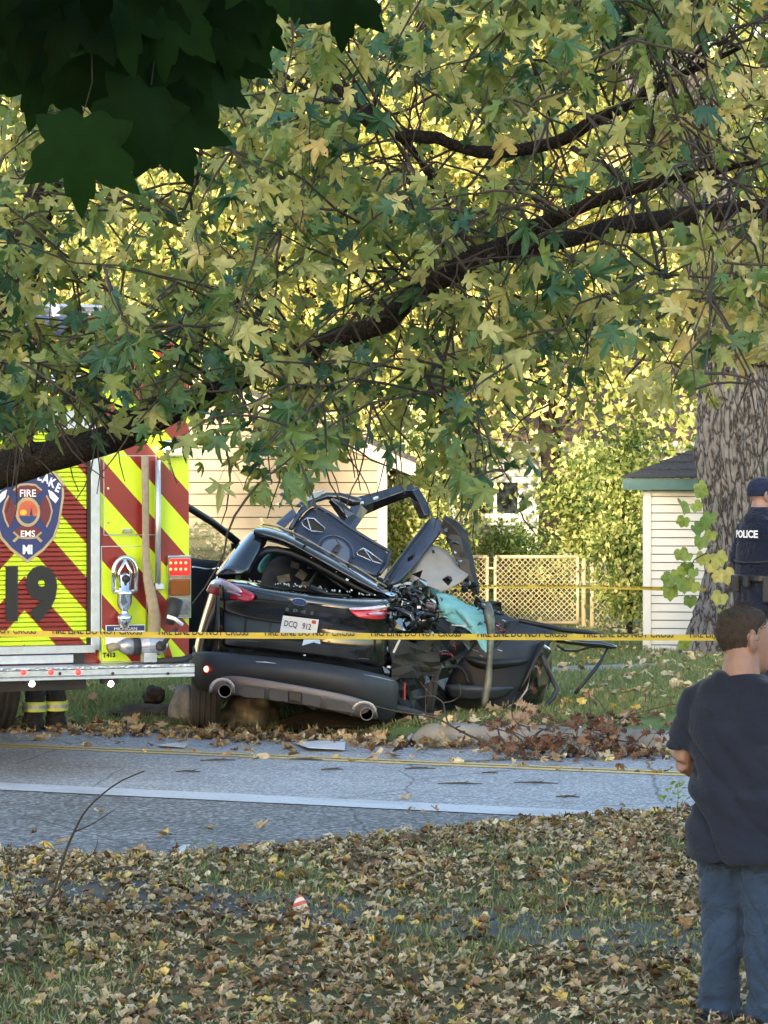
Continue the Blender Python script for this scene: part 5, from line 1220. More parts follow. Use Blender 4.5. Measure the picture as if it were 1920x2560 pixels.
MB().prism([P(424, 1390, 27.74), P(424, 1275, 27.76), P(470, 1280, 27.97), P(530, 1316, 28.3), P(583, 1358, 28.6), P(584, 1405, 28.62)], (0, .006, 0)).build('side_glass', M_SIDEG, ld)
# ---- torn upper shell standing above the roof (inner skin of a door with its window frame)
sh_ = sheet('torn_door_shell', c5, [
    [(790, 675, 27.7), (900, 745, 27.65), (1040, 845, 27.6), (1160, 920, 27.55), (1285, 990, 27.5)],
    [(735, 730, 27.6), (850, 800, 27.54), (990, 890, 27.5), (1120, 970, 27.45), (1270, 1050, 27.42)],
    [(690, 785, 27.5), (800, 860, 27.44), (950, 950, 27.4), (1080, 1020, 27.36), (1240, 1105, 27.34)],
    [(640, 835, 27.4), (760, 920, 27.34), (910, 1000, 27.3), (1040, 1070, 27.27), (1200, 1150, 27.26)]], M_INNER, .04, 2)
for edge in ([(640, 835, 27.36), (690, 740, 27.5), (780, 675, 27.64), (900, 738, 27.6), (1040, 838, 27.55), (1160, 912, 27.5), (1285, 985, 27.46)], [(1285, 985, 27.45), (1262, 1070, 27.36), (1215, 1130, 27.28)]):
    MB().tube([c5(*e) for e in edge], .016, 8).build('shell_rim', M_INNER, sh_, smooth=True)
ring = [c5(930 + 118 * math.cos(a * math.pi / 14), 985 - 105 * math.sin(a * math.pi / 14) + 20 * math.cos(a * math.pi / 14), 27.27 + .06 * math.sin(a * math.pi / 14)) for a in range(-1, 16)]
MB().tube(ring, .012, 8).build('speaker_ring', M_INNER, sh_, smooth=True)
dsc = [c5(930 + 95 * math.cos(a * math.pi / 12), 985 - 85 * math.sin(a * math.pi / 12) + 16 * math.cos(a * math.pi / 12), 27.26 + .05 * math.sin(a * math.pi / 12)) for a in range(0, 24)]
MB().prism(dsc, (0, .02, 0)).build('speaker_disc', mat('speaker metal', (.10, .12, .17), .4, .3), sh_, bevel=.006)
poly('speaker_slot', c5, [(905, 975, 27.23), (940, 935, 27.25), (965, 940, 27.24), (945, 990, 27.22)], M_TRIMB, (0, .02, 0), sh_, 0)
for pts in ([(712, 790), (745, 765), (790, 768), (860, 830), (850, 858), (770, 848), (720, 815)], [(1068, 985), (1110, 960), (1150, 985), (1235, 1050), (1225, 1062), (1170, 1045), (1075, 1005)]):
    dd = 27.38 if pts[0][0] < 900 else 27.26
    MB().tube([c5(x, y, dd) for x, y in pts + pts[:1]], .008, 6).build('cutout_rim', mat('bright edge metal', (.42, .46, .55), .25, .8), sh_, smooth=True)
    poly('cutout', c5, [(x, y, dd + .015) for x, y in pts], M_TRIMB, (0, .01, 0), sh_, 0)
    (xa, ya), (xb, yb) = pts[1], pts[5]; MB().tube([c5(xa, ya, dd - .01), c5(xb, yb, dd - .01)], .007, 6).build('cutout_bar', MATS['bright edge metal'], sh_)
fr_ = MB(); fr_.tube([c5(*e) for e in [(640, 835, 27.45), (700, 730, 27.55), (770, 655, 27.7), (870, 622, 27.8), (960, 628, 27.8), (1030, 655, 27.8), (1090, 672, 27.8)]], [.02, .026, .03, .034, .04, .05, .05], 8)
fr_.build('window_frame', M_CAR, sh_, smooth=True)
fr_ = MB(); fr_.tube([c5(*e) for e in [(1080, 690, 27.8), (1160, 668, 27.9), (1280, 625, 27.95), (1390, 590, 27.95), (1440, 600, 27.9), (1480, 670, 27.85), (1515, 760, 27.8)]], [.085, .08, .074, .068, .064, .06, .05], 4, flat=.6, up=(0, 1, 0)); fr_.build('upper_rail', M_CAR, car, jitter=.022, jscale=7, bevel=.006)
fr_ = MB(); fr_.tube([c5(*e) for e in [(1090, 690, 27.78), (1050, 760, 27.75), (1020, 830, 27.65)]], [.085, .07, .055], 4, flat=.5, up=(0, 1, 0)); fr_.tube([c5(*e) for e in [(890, 640, 27.78), (960, 700, 27.76), (1010, 760, 27.74)]], [.03, .06, .06], 4, flat=.5, up=(0, 1, 0)); fr_.build('rail_bracket', M_CAR, car, jitter=.025, jscale=8, bevel=.005)
poly('torn_skin', c5, [(560, 780, 27.5), (655, 700, 27.5), (680, 745, 27.5), (600, 830, 27.4), (545, 800, 27.4)], M_INNER, (0, .015, 0))
poly('torn_skin', c5, [(720, 655, 27.6), (780, 600, 27.6), (865, 580, 27.62), (830, 625, 27.62), (760, 650, 27.6)], mat('pale torn skin', (.40, .47, .52), .4, .3), (0, .012, 0))
for (x, y) in ((1190, 635), (1095, 668)): MB().box(c5(x, y, 27.78), (.05, .02, .025), Euler((0, -.3, 0))).build('clip', M_WHITE, car, bevel=.008)
# ---- broad pillar leaning right, black outer rail, headliner sheet
sheet('leaning_pillar', c3, [[(430, 290, 27.9), (480, 285, 27.86), (545, 320, 27.8)], [(330, 420, 27.7), (400, 420, 27.62), (450, 430, 27.6)], [(230, 560, 27.5), (290, 560, 27.42), (340, 590, 27.4)], [(130, 670, 27.3), (180, 690, 27.2), (215, 715, 27.18)]], M_INNER, .05, 2)
MB().tube([c3(*e) for e in [(440, 300, 27.80), (340, 430, 27.58), (240, 565, 27.38), (160, 680, 27.2)]], .014, 8).build('pillar_rim', M_TRIMB, car, smooth=True)
MB().tube([c3(*e) for e in [(520, 310, 27.8), (575, 350, 27.8), (610, 420, 27.78), (640, 500, 27.76), (670, 570, 27.74), (690, 640, 27.72), (715, 720, 27.7), (735, 770, 27.7)]], [.05, .085, .095, .09, .085, .07, .06, .03], 5, flat=.55, up=(0, 1, 0)).build('outer_rail', M_TRIMB, car, jitter=.03, jscale=8, bevel=.005)
sheet('headliner', c3, [
    [(430, 450, 27.75), (500, 470, 27.78), (560, 500, 27.8), (600, 580, 27.8), (700, 630, 27.75)],
    [(390, 510, 27.6), (450, 520, 27.66), (520, 560, 27.7), (590, 620, 27.62), (680, 650, 27.55)],
    [(340, 600, 27.5), (410, 610, 27.5), (490, 640, 27.48), (570, 670, 27.45), (655, 680, 27.45)],
    [(300, 660, 27.4), (380, 690, 27.36), (470, 710, 27.34), (550, 720, 27.36), (640, 705, 27.42)],
    [(330, 720, 27.4), (400, 750, 27.36), (470, 755, 27.34), (530, 745, 27.36), (590, 720, 27.4)]], M_LINER, .012, 1, jit=.03, js=7)
for (x, y) in ((565, 665), (460, 500)): poly('liner_hole', c3, [(x - 10, y - 12, 27.44 if x > 500 else 27.62), (x + 8, y - 8, 27.44 if x > 500 else 27.62), (x + 12, y + 10, 27.42 if x > 500 else 27.6), (x - 6, y + 12, 27.42 if x > 500 else 27.6)], M_TRIMB, (0, .012, 0), car, 0)
# ---- cyan airbag and crushed right flank
sheet('side_airbag', c3, [
    [(455, 770, 27.35), (510, 742, 27.4), (575, 772, 27.42), (625, 812, 27.42), (700, 842, 27.4), (770, 872, 27.35)],
    [(480, 830, 27.2), (530, 820, 27.15), (585, 835, 27.2), (650, 860, 27.15), (720, 890, 27.12), (785, 930, 27.15)],
    [(505, 890, 27.2), (550, 895, 27.12), (600, 885, 27.2), (670, 940, 27.05), (740, 970, 27.0), (805, 990, 27.05)],
    [(525, 912, 27.25), (560, 905, 27.22), (620, 890, 27.25), (695, 1000, 27.0), (760, 1020, 26.95), (825, 1030, 27.0)],
    [(690, 985, 27.05), (705, 1010, 27.0), (735, 1030, 26.95), (760, 1080, 26.9), (785, 1100, 26.88), (822, 1060, 26.95)],
    [(755, 1070, 26.95), (765, 1085, 26.92), (775, 1105, 26.9), (790, 1130, 26.88), (800, 1145, 26.86), (812, 1110, 26.9)]], M_BAG, .006, 1, jit=.06, js=13, smooth=False)
rsx = random.Random(21)
def crumple(name, f, x0, y0, x1, y1, d0, d1, m, jit=.07, js=5, n=7, th=.015, skew=0):
    spec = [[(x0 + (x1 - x0) * j / (n - 1) + skew * i / (n - 1), y0 + (y1 - y0) * i / (n - 1), d0 + (d1 - d0) * j / (n - 1) + .05 * math.sin(i * 1.9 + j)) for j in range(n)] for i in range(n)]
    return sheet(name, f, spec, m, th, 0, jit=jit * 1.3, js=js * 1.4, smooth=False)
crumple('crushed_quarter', c3, 150, 930, 480, 1330, 26.45, 27.0, M_CAR, .06, 4)
crumple('crushed_quarter', c3, 170, 740, 470, 1010, 26.6, 27.2, M_CAR, .09, 5)
crumple('crushed_side', c3, 440, 900, 760, 1190, 27.0, 27.6, M_TRIMB, .07, 4)
crumple('crushed_side', c3, 330, 1180, 640, 1560, 27.0, 27.8, M_TRIMB, .05, 3)
crumple('crushed_liner', c3, 200, 1060, 500, 1300, 26.4, 26.8, mat('dirty wheel liner', (.03, .03, .027), .9, var=.5, scale=7), .05, 4)
crumple('arch_liner', c3, 230, 1280, 420, 1570, 26.5, 27.0, M_TRIMB, .03, 4)
for k in range(26):
    x, y = rsx.uniform(180, 480), rsx.uniform(720, 1010); a = rsx.uniform(0, 6.28); L = rsx.uniform(30, 90); d = rsx.uniform(26.35, 26.6)
    pts = [c3(x, y, d), c3(x + L * math.cos(a) * .5, y + L * math.sin(a) * .5, d - .05), c3(x + L * math.cos(a + .5), y + L * math.sin(a + .5), d)]
    MB().tube(pts, rsx.uniform(.006, .02), 6).build('bent_tube' if k % 2 else 'loose_wire', M_TRIMB if k % 3 else M_CAR, car, smooth=True)
MB().tube([c3(*e) for e in [(190, 860, 26.4), (260, 870, 26.35), (320, 900, 26.3), (335, 950, 26.3), (300, 985, 26.32)]], .022, 8).build('bent_tube', M_CAR, car, smooth=True)
q = MB(); cc = c3(405, 940, 26.55); q.lathe([(.02, -.10), (.07, -.09), (.085, -.03), (.07, .05), (.02, .08)], (cc.x, cc.y, cc.z), 'X', 18); q.build('wheel_drum', M_CAR, car, smooth=True, jitter=.02, jscale=9)
for (x, y, w, h) in ((245, 715, 80, 26), (300, 700, 60, 20), (375, 715, 36, 50)): poly('pale_shred', c3, [(x - w / 2, y, 26.75), (x, y - h / 2, 26.75), (x + w / 2, y - h / 4, 26.75), (x + w / 3, y + h / 2, 26.72), (x - w / 3, y + h / 3, 26.72)], mat('pale insulation', (.40, .41, .40), .8, var=.2), (0, .02, 0), car, .004)
for (x, y, w, h, a) in ((265, 825, 8, 30, .3), (370, 850, 24, 18, 0), (230, 1095, 14, 90, .45), (180, 1225, 20, 14, 0), (620, 965, 90, 8, .1)):
    MB().box(c3(x, y, 26.3 if x < 500 else 26.95), (w / 2.51 / F * 26.4, .01, h / 2.51 / F * 26.4), Euler((0, a, 0))).build('bright_fragment', mat('light fragment', (.45, .48, .50), .35, .4), car, bevel=.002)
# torn pillar strip hanging down
sheet('torn_pillar', c3, [[(790, 815, 27.0), (815, 808, 26.98), (835, 830, 27.0)], [(770, 900, 26.9), (805, 880, 26.84), (850, 915, 26.9)], [(795, 960, 26.9), (815, 970, 26.84), (850, 980, 26.9)], [(800, 1030, 26.9), (818, 1035, 26.86), (840, 1040, 26.9)], [(795, 1200, 26.85), (815, 1200, 26.82), (835, 1210, 26.85)], [(785, 1290, 26.85), (808, 1290, 26.82), (832, 1295, 26.85)], [(770, 1390, 26.85), (795, 1400, 26.82), (820, 1395, 26.85)], [(758, 1465, 26.85), (775, 1485, 26.83), (795, 1470, 26.85)]], mat('olive grey torn metal', (.13, .14, .12), .55, .35, var=.5, scale=10), .014, 1, jit=.014, js=14)
crumple('torn_hinge', c3, 735, 810, 890, 880, 27.1, 27.3, M_TRIMB, .05, 9, 5)
# ---- opened right front door, inner trim facing the street
rd = sheet('front_door', c7, [
    [(700, 70, 27.5), (800, 125, 27.55), (900, 150, 27.65), (1050, 195, 27.8), (1170, 235, 27.9)],
    [(640, 190, 27.4), (780, 230, 27.45), (900, 260, 27.55), (1020, 300, 27.7), (1110, 330, 27.8)],
    [(540, 340, 27.35), (720, 380, 27.35), (860, 395, 27.42), (960, 420, 27.55), (1030, 440, 27.65)],
    [(420, 470, 27.4), (640, 500, 27.32), (800, 530, 27.38), (910, 560, 27.5), (980, 570, 27.6)],
    [(340, 600, 27.45), (560, 620, 27.35), (760, 640, 27.38), (860, 650, 27.45), (940, 660, 27.55)],
    [(330, 690, 27.5), (520, 730, 27.4), (700, 750, 27.4), (820, 740, 27.45), (900, 730, 27.55)],
    [(350, 770, 27.6), (520, 820, 27.5), (700, 870, 27.5), (830, 900, 27.5), (930, 900, 27.6)]], M_TRIMG, .06, 2)
MB().prism([c7(*e) for e in [(1040, 310, 27.6), (1120, 370, 27.75), (1125, 480, 27.78), (1095, 620, 27.7), (1050, 760, 27.65), (960, 850, 27.55), (880, 880, 27.5), (860, 760, 27.45), (930, 660, 27.48), (985, 540, 27.5)]], (.02, .12, 0)).build('door_edge', M_CAR, rd, bevel=.02)
sheet('armrest', c7, [[(450, 410, 27.2), (560, 420, 27.12), (700, 440, 27.12), (860, 440, 27.25), (950, 430, 27.4)], [(480, 440, 27.15), (580, 470, 27.05), (700, 470, 27.05), (860, 460, 27.2), (950, 450, 27.38)], [(540, 500, 27.2), (620, 520, 27.12), (720, 510, 27.12), (860, 490, 27.25), (940, 480, 27.4)]], M_TRIMB, .05, 2, rd)
sheet('map_pocket', c7, [[(330, 620, 27.3), (500, 632, 27.2), (680, 640, 27.18), (860, 640, 27.3)], [(330, 650, 27.28), (500, 665, 27.15), (680, 668, 27.14), (840, 660, 27.28)], [(340, 720, 27.4), (500, 745, 27.25), (680, 740, 27.25), (800, 715, 27.36)]], mat('blue grey trim', (.035, .046, .072), .5, var=.2), .04, 2, rd)
q = MB(); q.tube([c7(410 + 95 * math.cos(a * math.pi / 10), 640 - 150 * math.sin(a * math.pi / 10), 27.28) for a in range(0, 8)], .03, 8, flat=.5); q.build('speaker_trim', M_TRIMB, rd, smooth=True)
poly('door_upper_trim', c7, [(820, 150, 27.5), (890, 150, 27.5), (800, 260, 27.42), (700, 360, 27.35), (680, 340, 27.35), (760, 250, 27.42)], M_TRIMB, (0, .04, 0), rd, .01)
for (x, y, w) in ((770, 155, 30), (720, 190, 20), (600, 415, 26), (740, 375, 40), (560, 375, 50)): MB().box(c7(x, y, 27.15), (w / 2.96 / F * 27.2, .02, .012), Euler((0, .35, 0))).build('switch', M_CHROME, rd, bevel=.003)
MB().tube([c7(*e) for e in [(880, 150, 27.55), (1040, 185, 27.65), (1200, 220, 27.8), (1400, 240, 28.0), (1540, 262, 28.1)]], [.02, .022, .024, .02, .012], 8).build('window_frame', M_TRIMB, rd, smooth=True)
MB().tube([c7(*e) for e in [(1170, 290, 27.8), (1350, 320, 27.95), (1480, 325, 28.05), (1560, 340, 28.1), (1605, 350, 28.1)]], [.028, .03, .03, .028, .012], 8).build('window_frame', M_CAR, rd, smooth=True, jitter=.01, jscale=9)
MB().tube([c7(*e) for e in [(1165, 335, 27.8), (1220, 375, 27.85), (1310, 378, 27.95), (1400, 350, 28.0), (1500, 345, 28.05)]], .011, 7).build('rubber_seal', M_TRIMB, rd, smooth=True)
MB().tube([c7(*e) for e in [(1535, 365, 28.08), (1490, 450, 28.0), (1445, 510, 27.95), (1380, 590, 27.9), (1300, 690, 27.85)]], [.012, .014, .018, .016, .018], 7).build('hanging_strip', M_TRIMB, rd, smooth=True, jitter=.006, jscale=20)
MB().tube([c7(*e) for e in [(1050, 410, 27.5), (1090, 510, 27.55), (1130, 590, 27.6), (1165, 660, 27.6), (1130, 730, 27.55), (1070, 790, 27.5), (1010, 820, 27.45)]], [.02, .022, .022, .024, .022, .02, .016], 8).build('door_seal', M_TRIMG, rd, smooth=True)
MB().tube([c7(*e) for e in [(1060, 310, 27.45), (990, 450, 27.4), (930, 580, 27.35), (880, 680, 27.32)]], [.03, .032, .03, .02], 8, flat=.5).build('door_rail', M_TRIMB, rd, smooth=True)

# ---- shards, wires and glass crumbs round the torn openings
rsh = random.Random(77)
def shard(f, x, y, d, size, m, name='metal_shard'):
    pts = []; a0 = rsh.uniform(0, 6.28); n = rsh.choice((3, 4, 4, 5))
    for k in range(n):
        a = a0 + 2 * math.pi * k / n + rsh.uniform(-.4, .4); r = size * rsh.uniform(.35, 1.25); pts.append(f(x + r * math.cos(a), y + r * math.sin(a) * .7, d + rsh.uniform(-.05, .05)))
    MB().prism(pts, (rsh.uniform(-.02, .02), .012, rsh.uniform(-.02, .02))).build(name, m, car)
M_EDGE = mat('raw torn edge', (.20, .21, .22), .35, .7, var=.5, scale=12)
for k in range(34): shard(c3, rsh.gauss(330, 95), rsh.gauss(790, 85), rsh.uniform(26.4, 27.1), rsh.uniform(14, 46), rsh.choice((M_CAR, M_TRIMB, M_TRIMB, M_INNER, M_EDGE)))
for k in range(16): t = rsh.random(); shard(c2, 900 + 660 * t, 500 + 370 * t + rsh.gauss(0, 14), rsh.uniform(26.75, 27.2), rsh.uniform(10, 30), rsh.choice((M_CAR, M_INNER, M_EDGE)))
for k in range(12): t = rsh.random(); shard(c3, 520 + 200 * t, 330 + 420 * t + rsh.gauss(0, 20), rsh.uniform(27.5, 27.8), rsh.uniform(12, 34), rsh.choice((M_CAR, M_TRIMB, M_EDGE)))
for k in range(14): shard(c3, rsh.uniform(590, 730), rsh.uniform(690, 770), rsh.uniform(27.3, 27.6), rsh.uniform(10, 28), rsh.choice((M_TRIMB, M_TRIMB, M_EDGE)))
for k in range(12): shard(c3, rsh.uniform(720, 960), rsh.uniform(830, 1010), rsh.uniform(26.9, 27.3), rsh.uniform(12, 34), rsh.choice((M_TRIMB, M_CAR, M_EDGE)))
for k in range(10): shard(c5, rsh.uniform(560, 900), rsh.uniform(600, 800), rsh.uniform(27.4, 27.8), rsh.uniform(10, 30), rsh.choice((M_CAR, M_INNER, M_EDGE)))
for k in range(26):
    x, y = rsh.uniform(200, 900), rsh.uniform(720, 1180); d = rsh.uniform(26.4, 27.2); pts = [c3(x, y, d)]
    for j in range(4): x += rsh.gauss(8, 22); y += rsh.uniform(-8, 34); pts.append(c3(x, y, d + rsh.uniform(-.06, .06)))
    MB().tube([p for p, _ in smooth_path([(p, 0.0) for p in pts], 3)], rsh.uniform(.0025, .006), 5).build('loose_wire', rsh.choice((M_TRIMB, M_TRIMB, M_EDGE, mat('red wire', (.25, .02, .02), .5))), car, smooth=True)
M_CRUMB = mat('glass crumb', (.45, .52, .52), .1, var=.2, coat=1.0)
for k in range(46): t = rsh.random(); p = c2(540 + 1000 * t, 800 + 120 * t + rsh.gauss(0, 6), 26.33 - .1 * rsh.random()); MB().box(p, (rsh.uniform(.006, .016),) * 2 + (.008,), Euler((rsh.random(), rsh.random(), rsh.random()))).build('glass_crumb', M_CRUMB, car)
# ================================================================ PEOPLE
def skin_mat(name, c):
    k = NT(name); co = k.coord('Object')
    k.set(Base_Color=k.ramp(k.noise(co, 22, 4), [(.3, tuple(x * .82 for x in c)), (.7, c)]), Roughness=.5, Subsurface_Weight=.12, Subsurface_Radius=(.02, .008, .004))
    k.bump(k.noise(co, 180, 3), .08, .002); return k.m
def cloth_mat(name, c, weave=260, bump=.25, var=.18, c2_=None, wr=.55):
    k = NT(name); co = k.coord('Object')
    base = k.ramp(k.noise(co, 5, 5), [(.3, tuple(x * (1 - var) for x in c)), (.7, c2_ or tuple(x * (1 + var) for x in c))])
    k.set(Base_Color=base, Roughness=.92, Specular_IOR_Level=.15, Sheen_Weight=.12)
    w = k.n('TexNoise'); w.inputs['Scale'].default_value = 6.5; w.inputs['Detail'].default_value = 5; w.inputs['Distortion'].default_value = 1.6
    mp = k.n('Mapping'); mp.inputs['Scale'].default_value = (1, 1, 1.5); mp.inputs['Rotation'].default_value = (.3, .5, 0); k.l(co, mp.inputs[0]); k.l(mp.outputs[0], w.inputs['Vector'])
    rid = k.math('ABSOLUTE', k.math('SUBTRACT', w.outputs['Fac'], .5))
    h = k.math('ADD', k.math('MULTIPLY', k.math('MINIMUM', rid, .12), 8.0), k.math('MULTIPLY', k.noise(co, weave, 3), .06))
    k.bump(h, wr, .014); return k.m
def rings(b, spec, n=28, e=2.3):
    """horizontal super-ellipse rings (z, cx, cy, rx, ry) from bottom to top, capped"""
    vs, fs = [], []
    for (z, cx, cy, rx, ry) in spec:
        for k in range(n):
            a = 2 * math.pi * k / n; c, s = math.cos(a), math.sin(a)
            vs.append((cx + rx * math.copysign(abs(c) ** (2 / e), c), cy + ry * math.copysign(abs(s) ** (2 / e), s), z))
    m = len(spec)
    for i in range(m - 1):
        for k in range(n): fs.append((i * n + k, i * n + (k + 1) % n, (i + 1) * n + (k + 1) % n, (i + 1) * n + k))
    fs.append(tuple(range(n - 1, -1, -1))); fs.append(tuple((m - 1) * n + k for k in range(n)))
    return b.add(vs, fs)
HEAD = [(.0, 0, .058, .022, .018), (.018, 0, .048, .045, .042), (.05, 0, .024, .060, .074), (.09, 0, .009, .070, .092), (.125, 0, .0, .0755, .100), (.16, 0, -.004, .077, .101), (.195, 0, -.007, .069, .091), (.22, 0, -.009, .048, .066), (.236, 0, -.009, .012, .02)]
def xf(b, M): b.v = [tuple(M @ Vector(v)) for v in b.v]; return b
def finish(b, name, m, parent, voxel=.012, smooth=4, fold=None):
    me = modded(b, [('REMESH', dict(mode='VOXEL', voxel_size=voxel)), ('SMOOTH', dict(factor=.5, iterations=smooth))])
    if fold:
        me.update(); N = [v.normal.copy() for v in me.vertices]
        for v, nn in zip(me.vertices, N): v.co += nn * fold(v.co)
    me.materials.clear(); me.materials.append(m); me.polygons.foreach_set('use_smooth', [True] * len(me.polygons)); me.update()
    return link(name, me, parent, True)
def hand(b, wrist, direction, palm_n, s=1.0, curl=.5, side=1):
    """palm with four fingers of unequal length and a thumb leaving its side"""
    d = Vector(direction).normalized(); n = Vector(palm_n).normalized(); w = d.cross(n).normalized() * side; wr = Vector(wrist)
    b.tube([wr - d * .02, wr + d * .03 * s, wr + d * .085 * s], [.027 * s, .038 * s, .036 * s], 10, flat=.5, up=n)
    for i, (L, o) in enumerate(((.070, .030), (.080, .010), (.075, -.010), (.058, -.029))):
        p = wr + d * .08 * s + w * o * s; pts = [p]; q = d.copy()
        for k in range(3):
            q = (q + n * curl * .55).normalized(); pts.append(pts[-1] + q * L * s * (.45, .32, .23)[k])
        b.tube(pts, [.0095 * s, .009 * s, .0085 * s, .007 * s], 7)
    p = wr + d * .025 * s + w * .032 * s
    b.tube([p, p + (w * .6 + d * .6 + n * .3).normalized() * .035 * s, p + (w * .35 + d * .9 + n * .6).normalized() * .062 * s], [.013 * s, .0105 * s, .008 * s], 8)
def person(name, loc, rz, label, H, head_turn, skin, top_m, leg_m, shoe_m, hair_m, build=1.0, arms='front', sleeve=.5, bare_arm=True, fold_s=1.0, voxel=.011, hair=True, hz=1.495, hs=1.13, pockets=None):
    """a standing figure facing local +Y; returns root and the scale"""
    root = empty(name, loc, label, 'person', rz=rz); root.scale = (H / 1.78,) * 3
    W = build
    # ---- pose
    sh = {s: Vector((s * .190 * W ** .5, 0, 1.368)) for s in (-1, 1)}
    if arms == 'front': el = {s: Vector((s * (.265 + .03 * (W - 1)), -.02, 1.10)) for s in sh}; wr = {s: Vector((s * .16, .225, .97)) for s in sh}
    else: el = {s: Vector((s * (.27 + .03 * (W - 1)), -.01, 1.13)) for s in sh}; wr = {s: Vector((s * .275, .10, .885)) for s in sh}
    hd = Matrix.Translation((0, .012, hz)) @ Matrix.Rotation(head_turn, 4, 'Z') @ Matrix.Scale(hs, 4)
    # ---- continuous body
    b = MB(); h = MB(); rings(h, HEAD, 26, 2.1)
    h.tube([(0, .090, .130), (0, .104, .105), (0, .117, .088), (0, .104, .078)], [.009, .011, .015, .010], 8)
    h.tube([(-.022, .092, .052), (0, .100, .053), (.022, .092, .052)], .008, 6); h.tube([(-.018, .088, .040), (0, .096, .041), (.018, .088, .040)], .008, 6)
    for s in (-1, 1):
        h.tube([(s * .014, .093, .142), (s * .035, .088, .147), (s * .055, .072, .140)], .009, 6)
        ear = [(s * (.077 + .012 * math.sin(a * math.pi / 8)), -.006 - .020 * math.sin(a * math.pi / 8) * 1.0 + .004, .118 + .031 * math.cos(a * math.pi / 8)) for a in range(0, 9)]
        h.tube(ear, [.007, .009, .009, .009, .008, .008, .008, .008, .009], 7); h.tube([(s * .074, .004, .135), (s * .078, -.006, .118), (s * .075, .004, .098)], [.010, .012, .009], 7)
    xf(h, hd); b.add(h.v, h.f)
    b.tube([(0, -.03, 1.42), (0, -.022, 1.50), (0, .0, 1.60)], [.086, .078, .074], 16)
    rings(b, [(.86, 0, 0, .15, .10), (1.0, 0, 0, .16, .11), (1.2, 0, 0, .17, .11), (1.36, 0, 0, .17, .09), (1.45, 0, -.02, .09, .06)], 20)
    for s in (-1, 1):
        b.tube([sh[s], sh[s].lerp(el[s], .5), el[s]], [.058, .054, .044], 12); b.tube([el[s], el[s].lerp(wr[s], .35), wr[s]], [.045, .043, .028], 12)
        dv = (wr[s] - el[s]).normalized(); hand(b, wr[s], dv, (-s * .9, .0, -.3) if arms != 'front' else (0, -.4, -.9), 1.0, .55, s)
        b.tube([(s * .08, 0, .92), (s * .085, .01, .5), (s * .092, -.01, .10)], [.085, .06, .045], 12); b.tube([(s * .094, -.03, .05), (s * .10, .10, .035), (s * .105, .17, .03)], [.04, .036, .028], 10)
    finish(b, 'body', skin, root, voxel * .75, 3)
    for s in (-1, 1):
        e = MB(); e.lathe([(.001, -.011), (.007, -.008), (.0095, 0), (.007, .008), (.001, .011)], (s * .033, .078, .126), 'Y', 10); xf(e, hd); e.build('eye', M_WHITE, root, local=True, smooth=True)
    # ---- trousers
    b = MB(); rings(b, [(.74, 0, 0, .150 * W, .105 * W), (.82, 0, .0, .165 * W, .122 * W), (.90, 0, .0, .160 * W, .115 * W), (.95, 0, .0, .14 * W, .10 * W)], 26)
    for s in (-1, 1):
        b.tube([(s * .080 * W, .0, .88), (s * .082 * W, -.005, .74), (s * .082 * W, .005, .58), (s * .082 * W, .010, .47), (s * .084 * W, -.002, .34), (s * .088 * W, -.01, .20), (s * .090 * W, -.008, .12), (s * .092 * W, .0, .085), (s * .092 * W, .004, .05), (s * .092 * W, .006, .028)], [.106 * W, .104 * W, .093 * W, .082 * W, .080 * W, .076 * W, .074 * W, .086 * W, .084 * W, .078 * W], 18)
    def tf(p):
        z = p.z; a = .006 * noise.noise(Vector((p.x * 7, p.y * 7, z * 5))); a += .009 * noise.noise(Vector((p.x * 5, p.y * 5, z * 26))) * max(0, 1 - abs(z - .10) / .14)
        a += .006 * noise.noise(Vector((p.x * 6 + z * 9, p.y * 6, z * 16))) * max(0, 1 - abs(z - .47) / .18) + .007 * noise.noise(Vector((p.x * 9, p.y * 5, z * 11 + p.x * 10))) * max(0, 1 - abs(z - .78) / .16)
        cr = 1 - abs(noise.noise(Vector((p.x * 6.0, p.y * 4.0, z * 7 + p.x * 9 * (1 if p.x > 0 else -1))))) * 2.2
        return a * fold_s * 2.0 - .014 * fold_s * max(0, cr) ** 5
    trs = finish(b, 'trousers', leg_m, root, voxel, 2, tf)
    if pockets:
        for s in (-1, 1):
            g = MB().grid([[(s * .085 * W + (i - 4) * .016, -.30, .66 + .018 * j + (.012 * abs(i - 4) / 4 if j == 0 else 0)) for i in range(9)] for j in range(8)]); pk = g.build('back_pocket', pockets, trs, local=True, smooth=True)
            md = pk.modifiers.new('w', 'SHRINKWRAP'); md.target = trs; md.wrap_method = 'PROJECT'; md.use_project_y = True; md.use_negative_direction = False; md.use_positive_direction = True; md.offset = .004
            md = pk.modifiers.new('t', 'SOLIDIFY'); md.thickness = .004
        MB().tube([(0, -.118 * W - .004, z_ * .01) for z_ in range(76, 86)], .003, 5).build('seam', pockets, trs, local=True)
    # ---- shirt or coat
    b = MB(); rings(b, [(.70, 0, -.0, .212 * W, .160 * W), (.74, 0, -.0, .218 * W, .166 * W), (.82, 0, .0, .216 * W, .163 * W), (.90, 0, .0, .205 * W, .158 * W), (.935, 0, .0, .200 * W, .155 * W), (.97, 0, .0, .213 * W, .164 * W), (1.03, 0, .0, .208 * W, .160 * W), (1.12, 0, -.002, .205 * W, .152 * W), (1.24, 0, -.006, .208 * W, .142 * W), (1.33, 0, -.008, .206 * W, .126 * W), (1.39, 0, -.012, .185 * W, .108 * W), (1.44, 0, -.020, .150 * W, .112), (1.468, 0, -.024, .115, .108), (1.486, 0, -.022, .100, .100)], 34, 2.4)
